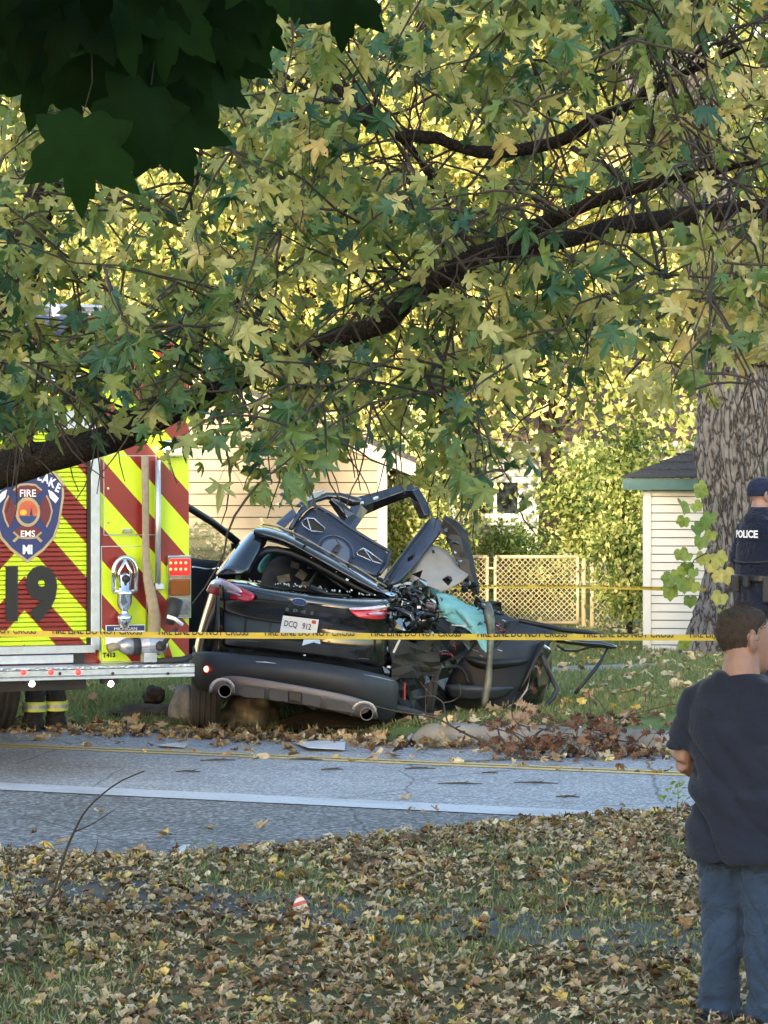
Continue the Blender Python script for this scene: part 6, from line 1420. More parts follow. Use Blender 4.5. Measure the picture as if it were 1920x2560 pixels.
    for s in (-1, 1):
        end = sh[s].lerp(el[s], 1.0 if sleeve >= 1 else .86); pts = [Vector((s * .11, -.012, 1.40)), sh[s], sh[s].lerp(end, .5), end]; rr = [.070, .080, .080 * W ** .5, .080 * W ** .5]
        if sleeve >= 1: pts += [el[s].lerp(wr[s], .5), wr[s].lerp(el[s], .06)]; rr += [.066, .052]
        b.tube(pts, rr, 16)
    def sf(p):
        z = p.z; a = .005 * noise.noise(Vector((p.x * 4 + z * 5, p.y * 4, z * 8)))
        a += .034 * noise.noise(Vector((p.x * 2.4 + 3, p.y * 2.4, z * 15 + p.x * 5))) * max(0, 1 - abs(z - .88) / .22)
        a += .012 * noise.noise(Vector((p.x * 7, p.y * 6, z * 7 + p.x * 10)))
        if z < .735: a += .004
        cr = 1 - abs(noise.noise(Vector((p.x * 3.0 + 1.7, p.y * 3.0, z * 6.5 + p.x * 4.5)))) * 2.2
        a -= .034 * max(0, cr) ** 4 * (.40 + .65 * max(0, 1 - abs(z - .95) / .3))
        return a * fold_s
    top = finish(b, 'shirt', top_m, root, voxel, 3, sf)
    # ---- shoes
    for s in (-1, 1):
        b = MB(); b.tube([(s * .092 * W, -.085, .045), (s * .093 * W, -.05, .055), (s * .096 * W, .04, .055), (s * .10 * W, .13, .042), (s * .103 * W, .195, .034), (s * .105 * W, .215, .03)], [.030, .043, .046, .046, .036, .014], 14, flat=.85, up=(0, 0, 1))
        b.box((s * .096 * W, .06, .014), (.088, .285, .028)); finish(b, 'shoe', shoe_m, root, .009, 2)
    # ---- hair: close cap of the skull plus short strands
    if hair:
        b = MB(); n = 30; spec = []
        vs, fs = [], []
        P_, N_ = [], []
        rg = np.random.default_rng(4)
        zs = [.055, .075, .10, .125, .15, .175, .20, .218, .230, .238]
        for zi, z in enumerate(zs):
            ref = [(np.interp(z, [q[0] for q in HEAD], [q[j] for q in HEAD])) for j in range(5)]
            for k in range(n):
                a = 2 * math.pi * k / n; c, s = math.cos(a), math.sin(a); front = max(0.0, s)
                zz = max(z, .055 + .10 * min(1, max(0, (s + .55) / .75)) ** 1.2 + .055 * front)
                r2 = [(np.interp(zz, [q[0] for q in HEAD], [q[j] for q in HEAD])) for j in range(5)]
                g = 1.035 + .02 * (zz > .2); zo = .006 * (zz > .19)
                vs.append((c * r2[3] * g, r2[2] + s * r2[4] * g, zz + zo))
        for i in range(len(zs) - 1):
            for k in range(n): fs.append((i * n + k, i * n + (k + 1) % n, (i + 1) * n + (k + 1) % n, (i + 1) * n + k))
        fs.append(tuple((len(zs) - 1) * n + k for k in range(n)))
        b.add(vs, fs); xf(b, hd); hm = b.build('hair', hair_m, root, local=True, smooth=True)
        pv = np.array(vs); k = rg.integers(0, len(pv), 2600); pos = pv[k] + rg.normal(0, .006, (2600, 3)); out = pos - [0, -.005, .12]
        Hm = np.array(hd); pos = pos @ Hm[:3, :3].T + Hm[:3, 3]; out = (out / np.linalg.norm(out, axis=1, keepdims=True) + [0, .35, .25] + rg.normal(0, .25, (2600, 3))) @ Hm[:3, :3].T
        st = scatter('hair_strands', [(np.array([(-.05, 0, 0), (.05, 0, 0), (0, 1, .1)]), np.array([(0, 1, 2)]), np.array([(0, 0), (1, 0), (.5, 1)]))], pos, rots(out, rg.normal(0, 1, (2600, 3))), rg.uniform(.010, .020, 2600), rg.random(2600), hair_m, None)
        st.parent = hm
    return root, top, hd
M_SKIN = skin_mat('fair skin', (.30, .165, .125)); M_SKIN2 = skin_mat('tan skin', (.28, .165, .13))
M_HAIRB = mat('short brown hair', (.034, .022, .015), .8, var=.4, scale=40, bump=.6, bscale=200)
M_TEE = cloth_mat('charcoal tee', (.017, .021, .037), wr=.20); M_JEAN = cloth_mat('blue denim', (.030, .050, .092), 320, .4, .3, wr=.38)
M_SHOE = mat('dark shoe', (.02, .02, .022), .6)
D_M = 13.03
person('person', (X(1858, D_M), D_M, -.145), R(-30), 'heavyset man in charcoal T-shirt and blue jeans seen from behind', 1.765, R(-38), M_SKIN, M_TEE, M_JEAN, M_SHOE, M_HAIRB, 1.12, 'front', .5, pockets=cloth_mat('darker denim', (.024, .042, .082), 320, .4, .3), hs=1.19, hz=1.472)
# ---- police officer by the big trunk
M_NAVYC = cloth_mat('navy uniform', (.010, .014, .033), 300, .3); M_VEST = cloth_mat('navy vest', (.007, .010, .024), 180, .4)
D_C = 25.6; cxp = X(1906, D_C); cz = float(ground_h(np.array(cxp), np.array(D_C)))
hC = (2.19 - cz); SCOP = hC / 1.80
cop, top, hd = person('person', (cxp, D_C, cz), R(-56), 'police officer in navy uniform and knit cap beside the big grey trunk', 1.78 * SCOP, R(-20), M_SKIN2, M_NAVYC, cloth_mat('navy trousers', (.014, .022, .055)), M_SHOE, M_HAIRB, 1.05, 'side', 1.0, fold_s=.9, hair=False, hz=1.485, hs=1.15)
b = MB(); rings(b, [(1.00, 0, 0, .222, .172), (1.06, 0, 0, .224, .172), (1.20, 0, -.004, .222, .162), (1.32, 0, -.008, .205, .145), (1.40, 0, -.012, .165, .122), (1.445, 0, -.014, .11, .10)], 32, 2.5); finish(b, 'vest', M_VEST, cop, .012, 3)
b = MB(); rings(b, [(.965, 0, 0, .232, .182), (.970, 0, 0, .238, .188), (1.01, 0, 0, .238, .188), (1.015, 0, 0, .232, .182)], 32, 2.4); belt = b.build('duty_belt', mat('black leather belt', (.010, .010, .012), .4), cop, local=True)
for (a, w, h, dz) in ((-150, .06, .11, -.03), (-115, .07, .13, -.04), (-80, .05, .09, -.02), (-35, .09, .20, -.08), (170, .09, .22, -.10)):
    an = R(a); MB().box((.245 * math.cos(an), .20 * math.sin(an), .985 + dz), (.05, w, h), Euler((0, 0, an))).build('pouch', M_BLK, belt, local=True, bevel=.012)
MB().tube([(-.215, -.10, 1.125), (-.12, -.172, 1.115), (0, -.190, 1.11), (.12, -.175, 1.112), (.2, -.11, 1.12)], .007, 7).build('vest_strap', M_BLK, cop, local=True, smooth=True)
b = MB(); rings(b, [(1.43, 0, -.016, .125, .118), (1.47, 0, -.016, .105, .108), (1.535, 0, -.012, .092, .096), (1.537, 0, -.012, .08, .08)], 22); b.build('collar', M_NAVYC, cop, local=True, smooth=True)
c = MB(); rings(c, [(.118, 0, -.006, .084, .108), (.128, 0, -.006, .087, .112), (.16, 0, -.008, .086, .111), (.20, 0, -.009, .078, .100), (.232, 0, -.010, .055, .072), (.247, 0, -.010, .016, .02)], 28, 2.05); xf(c, hd); c.build('knit_cap', cloth_mat('navy knit', (.012, .018, .042), 120, .8), cop, local=True, smooth=True)
def curved_print(me, ry, rx, z, lift, m, name, parent, tilt=0.0):
    for v in me.vertices:
        x, y, e = v.co; x2 = x; zz = z + y + tilt * x; d_ = -ry * (1 - abs(x2 / rx) ** 2.5) ** .4 if abs(x2) < rx else 0
        v.co = (x2, d_ - lift - e, zz)
    me.materials.clear(); me.materials.append(m); return link(name, me, parent, True)
bm_p = MB().grid([[(-.135 + .27 * i / 16, -.04 + .08 * j, 0) for i in range(17)] for j in range(2)]); mep = bpy.data.meshes.new('patch'); mep.from_pydata(bm_p.v, [], bm_p.f); mep.update()
patch = curved_print(mep, .158, .213, 1.327, .010, M_NAVYC, 'back_patch', cop); patch.modifiers.new('t', 'SOLIDIFY').thickness = .004
curved_print(text_mesh('POLICE', .078, .001, .0022), .158, .213, 1.326, .018, M_WHITE, 'lettering', patch)
# ---- firefighter standing beyond the engine's right side, boots seen under the step
M_TURN = cloth_mat('black turnout cloth', (.022, .021, .022), 200, .4); M_BAND = mat('lime reflective band', (.52, .60, .10), .5, var=.1); M_SILV = mat('silver reflective band', (.36, .37, .38), .4, .3)
D_FF = 26.9; fx = X(112, D_FF); fz = max(0.0, float(ground_h(np.array(fx), np.array(D_FF))))
ff, top, hd = person('person', (fx, D_FF, fz), R(30), 'firefighter in dark turnout gear with lime ankle bands behind the engine', 1.82, R(10), M_SKIN2, M_TURN, M_TURN, M_BLK, M_HAIRB, 1.12, 'side', 1.0, fold_s=1.0, hair=False)
for s in (-1, 1):
    for (z0, z1, m, g) in ((.165, .245, M_BAND, .0), (.19, .22, M_SILV, .004)):
        b = MB(); b.tube([(s * .099, -.01, z0), (s * .099, -.01, z1)], .101 + g, 20); b.build('leg_band', m, ff, local=True, smooth=False)
for z in (.78, 1.18):
    b = MB(); rings(b, [(z, 0, 0, .252, .195), (z + .06, 0, 0, .252, .195)], 30, 2.4); b.build('coat_band', M_BAND, ff, local=True)
c = MB(); rings(c, [(.135, 0, -.02, .135, .185), (.142, 0, -.02, .135, .185), (.15, 0, -.008, .098, .12), (.20, 0, -.008, .094, .115), (.25, 0, -.008, .06, .075), (.265, 0, -.008, .02, .03)], 28, 2.1); xf(c, hd); c.build('helmet', mat('black helmet', (.02, .02, .022), .35, coat=.4), ff, local=True, smooth=True)
# ================================================================ TAPE, BROKEN LIMB, DEBRIS
M_TAPE = mat('yellow barrier tape', (.50, .38, .05), .45, var=.12, scale=3, coat=.2)
M_INK = mat('black tape print', (.015, .015, .015), .6)
def tape(name, label, pts, h, period, size):
    """a ribbon hung through (px, py, depth) points, printed along its folded upper half"""
    vs = [P(*p) for p in pts]; root = empty(name, vs[0], label, 'barrier tape')
    sp = smooth_path([(v, 0.0) for v in vs], 14); path = [p for p, _ in sp]
    rows_ = [[], []]
    for i, p in enumerate(path):
        tw = .0025 * noise.noise(p * 3); rows_[0].append(p + Vector((0, tw * 3 - .003, h / 2))); rows_[1].append(p + Vector((0, -tw * 3 + .003, -h / 2)))
    MB().grid(rows_).build('ribbon', M_TAPE, root, solid=.0012, fixn=False)
    L = [0.0]
    for a, b_ in zip(path, path[1:]): L.append(L[-1] + (b_ - a).length)
    tot = L[-1]; s = .05; base = text_mesh('FIRE LINE DO NOT CROSS', size, .0004, .0012, 'LEFT')
    bm = bmesh.new(); bm.from_mesh(base); bmesh.ops.bisect_plane(bm, geom=bm.verts[:] + bm.edges[:] + bm.faces[:], plane_co=(0, 0, 0), plane_no=(0, 1, 0), clear_outer=True); bm.to_mesh(base); bm.free()
    xw = .60 / max(v.co.x for v in base.vertices)
    while s + period * .8 < tot:
        me = base.copy()
        for v in me.vertices:
            t = s + v.co.x * xw; k = int(np.searchsorted(L, t)) - 1; k = min(max(k, 0), len(path) - 2); f = (t - L[k]) / max(1e-6, L[k + 1] - L[k]); p = path[k].lerp(path[k + 1], f)
            v.co = p + Vector((0, -.007 - v.co.z, h / 2 + v.co.y))
        me.materials.clear(); me.materials.append(M_INK); link('lettering', me, root)['kind'] = 'stuff'; s += period
    return root
d1_ = 21.0
tape('barrier_tape', 'yellow printed barrier tape stretched in front of the engine and wreck', [(-420, 1580, d1_), (0, 1584, d1_), (480, 1588, d1_), (960, 1591, d1_), (1400, 1593, d1_), (1800, 1594, d1_), (2350, 1590, d1_)], .040, .706, .060)
tape('barrier_tape', 'yellow barrier tape running behind the wreck past the shed to the trunk', [(1010, 1474, 34.6), (1100, 1470, 34.6), (1280, 1466, 34.6), (1480, 1467, 34.7), (1650, 1472, 34.9), (1740, 1473, 35.3), (1765, 1474, 35.9)], .040, .706, .060)
for (px, lab) in ((-420, 'steel stake holding the left end of the barrier tape'), (2350, 'steel stake holding the right end of the barrier tape')):
    p = P(px, 1585, d1_); st = empty('steel_stake', (p.x, p.y, 0), lab, 'stake'); MB().tube([(p.x, p.y + .02, -.1), (p.x, p.y + .02, p.z + .12)], .02, 8).build('shaft', M_GALV, st); MB().box((p.x, p.y + .02, .01), (.16, .16, .02)).build('base_plate', M_GALV, st)
p = P(1010, 1474, 34.6); st = empty('steel_stake', (p.x, p.y, .1), 'steel stake behind the wreck holding the far tape', 'stake'); MB().tube([(p.x, p.y + .02, -.1), (p.x, p.y + .02, p.z + .05)], .015, 8).build('shaft', M_GALV, st); MB().box((p.x, p.y + .02, .115), (.16, .16, .02)).build('base_plate', M_GALV, st)

# ---- broken oak limb lying against the kerb
M_LICH = bark('lichened oak bark', (.05, .045, .04), (.20, .19, .165), 2.2, .5)
limb_o = empty('fallen_limb', gp(1330, 1890), 'broken oak limb with russet leaves lying across the kerb at right', 'branch')
def c9(x, y, d): return P(x / 1.728 + 960, y / 1.728 + 1650, d)
DL = 24.6
def branch(pts, m=M_TWIG, n=4, name='branch', seg=7):
    sp = smooth_path([(c9(x, y, d), w / 2 / 1.728 / F * d) for x, y, w, d in pts], n)
    MB().tube([p for p, r in sp], [max(.0022, r) for p, r in sp], seg).build(name, m, limb_o, smooth=True, jitter=.004, jscale=25); return [p for p, r in sp]
tipp = []
tipp += branch([(955, 440, 34, 24.0), (900, 405, 34, 24.05), (840, 370, 32, 24.1), (800, 352, 30, 24.15), (765, 385, 26, 24.1), (730, 415, 24, 24.05), (650, 420, 22, 24.0), (590, 415, 20, 24.0), (500, 430, 14, 23.95), (400, 440, 10, 23.9), (300, 432, 7, 23.9)], M_LICH, 5, 'stem', 10)
BR = [
    [(480, 420, 12, 24.2), (475, 385, 12, 24.3), (430, 355, 11, 24.4), (350, 318, 10, 24.5), (280, 280, 9, 24.5), (215, 248, 8, 24.5), (120, 232, 7, 24.5), (40, 218, 6, 24.5), (-40, 200, 5, 24.5)],
    [(350, 318, 9, 24.5), (310, 295, 8, 24.4), (330, 285, 7, 24.4)], [(280, 280, 8, 24.5), (262, 225, 7, 24.6), (255, 185, 7, 24.7), (210, 155, 6, 24.7), (150, 160, 5, 24.7), (125, 160, 4, 24.7)],
    [(255, 185, 6, 24.7), (300, 175, 5, 24.7), (330, 150, 4, 24.6), (325, 100, 3, 24.6)], [(210, 155, 5, 24.7), (185, 130, 4, 24.7), (155, 95, 3, 24.7)], [(185, 130, 4, 24.7), (205, 90, 3, 24.7), (212, 62, 2, 24.7)], [(205, 90, 3, 24.7), (240, 95, 2, 24.7)],
    [(180, 240, 5, 24.5), (180, 180, 4, 24.6), (182, 100, 3, 24.6), (185, 62, 3, 24.6)],
    [(520, 360, 10, 24.3), (500, 330, 9, 24.4), (490, 285, 7, 24.5)], [(595, 350, 9, 24.4), (560, 320, 7, 24.4), (500, 300, 6, 24.5), (430, 280, 5, 24.5), (350, 265, 4, 24.6)],
    [(730, 310, 7, 24.6), (640, 290, 6, 24.5), (540, 275, 6, 24.5), (480, 250, 5, 24.5), (560, 190, 4, 24.5), (620, 110, 3, 24.5), (635, 40, 2, 24.5)], [(480, 250, 5, 24.5), (440, 215, 4, 24.5), (400, 235, 3, 24.5)],
    [(800, 352, 14, 24.2), (880, 360, 13, 24.3), (930, 330, 12, 24.4), (1000, 280, 10, 24.5), (1060, 235, 8, 24.6), (1120, 200, 6, 24.7), (1130, 150, 4, 24.7)], [(880, 360, 11, 24.3), (895, 290, 9, 24.5), (890, 200, 7, 24.6), (885, 130, 4, 24.6)], [(930, 330, 8, 24.4), (1010, 345, 7, 24.3), (1100, 370, 6, 24.2), (1190, 400, 4, 24.1)],
    [(1000, 280, 7, 24.5), (960, 230, 5, 24.6), (930, 180, 4, 24.7), (895, 150, 3, 24.7)], [(1060, 235, 6, 24.6), (1150, 215, 5, 24.6), (1230, 195, 3, 24.6)], [(590, 415, 14, 24.0), (560, 380, 11, 24.1), (600, 365, 9, 24.2), (640, 380, 8, 24.2)], [(700, 415, 12, 24.0), (760, 440, 10, 23.9), (850, 455, 7, 23.9)]]
leafpts = []
for k, bpts in enumerate(BR):
    q = branch(bpts, M_TWIG if k not in (12,) else M_LICH)
    if bpts[0][0] > 560: leafpts += q
rt = random.Random(18)
for k in range(46):
    x, y = rt.gauss(880, 210), rt.uniform(250, 440); d = rt.uniform(24.0, 24.8); L = rt.uniform(50, 170); a = rt.gauss(0, .6) + rt.choice((0, math.pi)); w = rt.uniform(3, 7)
    pts = [(x, y, w, d)]
    for j in range(3): a += rt.gauss(0, .35); pts.append((pts[-1][0] + L / 3 * math.cos(a), min(445, pts[-1][1] - abs(L / 3 * math.sin(a)) * rt.choice((1, 1, -.3))), max(2, w - j * 1.6), d))
    leafpts += branch(pts, M_TWIG, 3, 'twig', 5)
rl = random.Random(8); lp, lt, ln_, ls, lto = [], [], [], [], []
for i in range(290):
    if i < 215: q = rl.choice(leafpts) + Vector((rl.gauss(0, .06), rl.gauss(0, .08), rl.gauss(-.02, .05)))
    else: q = c9(rl.gauss(860, 190), rl.uniform(330, 440), rl.uniform(23.9, 24.7))
    q.z = max(q.z, .03)
    lp.append(q); lt.append((rl.gauss(0, 1), rl.gauss(0, .6), rl.gauss(-.3, .6))); ln_.append((rl.gauss(0, .6), rl.gauss(-.7, .5), rl.gauss(.5, .5))); ls.append(rl.uniform(.055, .105)); lto.append(rl.choice((.05, .1, .2, .3, .4, .55, .7, .98)))
for j in range(9):
    q = c9(600 + rl.uniform(-30, 25), 185 + j * 11, 24.45); lp.append(q); lt.append((rl.gauss(0, 1), -.2, rl.gauss(0, .5))); ln_.append((0, -1, .3)); ls.append(.10); lto.append(.98)
leaf_objects(limb_o, OAK_T, np.array(lp), rots(np.array(lt), np.array(ln_)), np.array(ls), np.array(lto), M_OAK)

# ---- boulders, dirt, papers
def rock(name, label, c, size, m, seed, cat='rock'):
    bm = bmesh.new(); bmesh.ops.create_icosphere(bm, subdivisions=4, radius=1.0)
    for v in bm.verts:
        d = 1 + .28 * noise.noise(v.co * 1.3 + Vector((seed, 0, 0))) + .10 * noise.noise(v.co * 4 + Vector((seed, 3, 0))); v.co = Vector((v.co.x * size[0], v.co.y * size[1], v.co.z * size[2])) * d
    me = bpy.data.meshes.new(name); bm.to_mesh(me); bm.free(); me.materials.append(m); me.polygons.foreach_set('use_smooth', [True] * len(me.polygons))
    o = link(name, me); o.location = c; return tag(o, label, cat)
M_ROCK = mat('grey granite', (.17, .16, .145), .9, var=.4, scale=12, bump=.6, bscale=30)
M_DIRT = mat('torn up soil', (.055, .040, .028), .95, var=.5, scale=18, bump=1.0, bscale=40, bdist=.03)
rock('boulder', 'pale grey boulder left of the rear tyre', P(462, 1772, 27.6), (.13, .25, .24), mat('pale granite', (.22, .215, .205), .9, var=.35, scale=12, bump=.6, bscale=30), 2)
rock('boulder', 'brown grey boulder under the wrecked car between the wheels', P(620, 1788, 27.2), (.24, .3, .20), M_ROCK, 5)
rock('soil_clod', 'upturned clod of soil and roots on the lawn behind the boulder', P(385, 1738, 28.5), (.10, .15, .09), M_DIRT, 9, 'soil')
rock('soil_heap', 'low heap of dark torn soil beside the pale boulder', P(390, 1785, 28.2), (.42, .3, .09), M_DIRT, 12, 'soil')
rock('soil_heap', 'heap of black soil under the car bumper', P(860, 1808, 26.9), (.55, .5, .10), mat('near-black soil', (.012, .010, .008), .95, bump=1.0, bscale=40), 15, 'soil')  # soil colour much darker than the other heaps
M_PAPER = mat('white paper', (.60, .61, .64), .6, var=.03)
def sheet_thing(name, label, pts, m, cat, z=.012, th=.004, curl=.012):
    q = [gp(x, y) for x, y in pts]; n = len(q); o = MB().prism([v + Vector((0, 0, z + curl * ((i * 37) % 3))) for i, v in enumerate(q)], (0, 0, -th)).build(name, m); return tag(o, label, cat)
sheet_thing('paper_sheet', 'large white sheet of paper lying on the road below the bumper', [(735, 1862), (800, 1861), (864, 1868), (862, 1880), (770, 1879)], M_PAPER, 'paper', .02, .003, .012)
sheet_thing('paper_sheet', 'smaller white sheet behind the large one on the road', [(815, 1859), (855, 1855), (862, 1860), (830, 1864)], M_PAPER, 'paper')
sheet_thing('plastic_debris', 'flat pale plastic strip lying across the yellow centre lines', [(392, 1866), (440, 1864), (470, 1867), (462, 1872), (400, 1870)], mat('pale plastic', (.45, .45, .46), .5), 'debris')
sheet_thing('plastic_debris', 'black plastic piece lying beside the white paper', [(740, 1857), (850, 1855), (852, 1858), (745, 1860)], M_TRIMB, 'debris')
sheet_thing('paper_scrap', 'small crumpled white scrap at the road edge below the rear tyre', [(517, 1838), (526, 1822), (534, 1828), (545, 1838), (530, 1844)], M_PAPER, 'paper', .03, .004, .03)
sheet_thing('paper_scrap', 'small white scrap beside the ramped kerb end', [(1010, 1842), (1022, 1840), (1032, 1856), (1022, 1860)], M_PAPER, 'paper', .03, .004, .02)
sheet_thing('plastic_chip', 'pale blue plastic chip on the shoulder near the leaves', [(436, 2128), (460, 2122), (476, 2126), (458, 2134)], mat('pale blue plastic', (.42, .52, .56), .5), 'debris')
rl = random.Random(31)
SP = [(1225, 1935, 'short stick on the road'), (765, 1901, 'long dark stick on the road near the yellow lines'), (830, 1926, 'dark stick right of centre on the lane'), (545, 1903, 'bent stick on the lane left of centre'), (1050, 1924, 'thin stick on the lane below the ramped kerb'), (1340, 1960, 'tiny twig on the lane at right'), (1150, 1962, 'forked twig on the lane near the middle right'), (470, 1932, 'slim twig on the lane below the pale strip'), (1420, 1995, 'twig close to the white edge line at right')]
for i, (x, y, lab) in enumerate(SP):
    p = gp(x, y); L = rl.uniform(.12, .32); a = rl.uniform(-.35, .35); d = Vector((math.cos(a), math.sin(a), 0))
    q = MB(); q.tube([p - d * L / 2 + Vector((0, 0, .008)), p + Vector((0, rl.uniform(-.02, .02), .014)), p + d * L / 2 + Vector((0, 0, .008))], [.004, .008, .003], 6); q.tube([p + Vector((0, 0, .01)), p + d * .06 + Vector((0, .05, .02))], [.004, .002], 5)
    tag(q.build('stick', M_TWIG), lab, 'stick', 'sticks scattered on the road')
LF = [(633, 2075, .55, 'tan leaf alone on the dark shoulder'), (808, 2098, .85, 'large pale curled leaf on the shoulder near the lawn edge'), (98, 2118, .99, 'yellow leaf on the shoulder at far left'), (180, 2110, .5, 'brown leaf on the shoulder beside the yellow one'), (430, 2095, .3, 'dark leaf on the shoulder at centre left'), (1020, 2000, .6, 'leaf lying on the white edge line')]
for (x, y, t, lab) in LF:
    tv, tf, tu = LIT_T[int(x) % 6]; me = bpy.data.meshes.new('leaf'); me.from_pydata(tv.tolist(), [], tf.tolist()); me.update(); a = me.attributes.new('tone', 'FLOAT', 'POINT'); a.data.foreach_set('value', np.full(len(tv), t, np.float32)); a = me.attributes.new('blade', 'FLOAT2', 'POINT'); a.data.foreach_set('vector', (tu + x).astype(np.float32).ravel()); me.materials.append(M_LITTER)
    o = link('fallen_leaf', me); o.location = gp(x, y) + Vector((0, 0, .02)); o.scale = (.10,) * 3; o.rotation_euler = (rl.uniform(-.12, .12), rl.uniform(-.12, .12), rl.uniform(0, 6)); tag(o, lab, 'leaf', 'single leaves on the road')

# ---- small striped marker standing in the leaves
mk = NT('red and white stripes'); sx_ = mk.n('SeparateXYZ'); mk.l(mk.coord('Object'), sx_.inputs[0]); st_ = mk.math('FRACT', mk.math('MULTIPLY', mk.math('ADD', sx_.outputs['Z'], mk.math('MULTIPLY', sx_.outputs['X'], -.35)), 26.0)); mk.set(Base_Color=mk.mix(mk.math('LESS_THAN', st_, .5), (.62, .60, .58), (.46, .09, .045)), Roughness=.5)
g0 = gp(756, 2300, -.06); q = MB(); s_m = g0.y / F
def mp(x, y, dy=0.0): return Vector(((x - 756) * s_m, dy, (2302 - y) * s_m))
q.add([mp(730, 2280), mp(735, 2258, .01), mp(749, 2238, .02), mp(762, 2250, -.01), mp(775, 2280, -.02), mp(784, 2302, -.02), mp(765, 2300, .02), mp(745, 2292, -.03)], [(0, 1, 7), (1, 2, 7), (2, 3, 7), (3, 4, 7), (4, 6, 7), (4, 5, 6)])
o = q.build('striped_marker', mk.m, None, solid=.004, fixn=False); o.location = g0; tag(o, 'small crumpled red and white striped marker standing in the leaves', 'marker')

# ---- bare sapling at the left edge of the near lawn and grounded branches
def c6(x, y, d): return P(x / 1.728, y / 1.728 + 1650, d)
sap = empty('bare_sapling', gp(120, 2290, -.06), 'bare thin sapling leaning right at the left edge of the leafy lawn', 'sapling')
def stem(pts, r0, r1, name='stem', parent=sap, n=4):
    sp = [p for p, _ in smooth_path([(p, 0.0) for p in pts], n)]; k = len(sp); MB().tube(sp, [r0 + (r1 - r0) * i / (k - 1) for i in range(k)], 7).build(name, M_TWIG, parent, smooth=True)
dS = 15.6
stem([P(40, 2350, dS), P(90, 2290, dS), P(130, 2240, dS), P(160, 2140, dS), P(185, 2080, dS), P(220, 2020, dS), P(290, 1960, dS), P(362, 1927, dS)], .010, .003)
stem([P(185, 2080, dS), P(230, 2060, dS), P(290, 2022, dS)], .005, .0015, 'twig'); stem([P(130, 2240, dS), P(190, 2170, dS), P(235, 2130, dS), P(245, 2095, dS)], .005, .0015, 'twig'); stem([P(90, 2290, dS), P(40, 2250, dS), P(20, 2180, dS), P(5, 2120, dS)], .006, .002, 'twig')
stem([P(20, 2280, dS), P(90, 2262, dS), P(170, 2225, dS)], .006, .002, 'twig'); stem([P(150, 2220, dS), P(152, 2270, dS), P(160, 2330, dS)], .004, .002, 'twig')
sap2 = empty('bare_sapling', gp(300, 2330, -.08), 'short bare twig standing in the leaves right of the leaning sapling', 'sapling')
stem([P(275, 2345, 15.0), P(320, 2300, 15.0), P(355, 2270, 15.0), P(362, 2225, 15.0)], .006, .002, 'stem', sap2); stem([P(320, 2300, 15.0), P(290, 2310, 15.0), P(270, 2290, 15.0)], .003, .0015, 'twig', sap2)
lg = empty('dead_branch', gp(320, 2196, -.02), 'short dead branch lying in the leaves near the shoulder at left', 'branch'); stem([gp(250, 2200, 0) + Vector((0, 0, .03)), gp(300, 2196, 0) + Vector((0, 0, .05)), gp(345, 2197, 0) + Vector((0, 0, .045)), gp(385, 2202, 0) + Vector((0, 0, .03))], .012, .016, 'stem', lg)
# ---- young weeds by the man's left side
for (x, y, lab, n) in ((1692, 2000, 'young green weed at the road edge beside the man', 26), (505, 2150, 'lime green seedling in the leaves at centre left', 7)):
    g = gp(x, y + 25); w = empty('weed', g, lab, 'weed'); MB().tube([g, g + Vector((.01, 0, .09)), g + Vector((0, 0, .17))], [.003, .002, .001], 5).build('stem', M_VINE, w)
    pp = np.array([tuple(g + Vector((rl.gauss(0, .045), rl.gauss(0, .045), rl.uniform(.03, .19)))) for _ in range(n)]); leaf_objects(w, KITE_T, pp, rots(RNG.normal(0, 1, (n, 3)) + [0, 0, .4], RNG.normal(0, .5, (n, 3)) + [0, -.5, .8]), RNG.uniform(.03, .06, n), RNG.uniform(.0, .5, n), M_VINE)
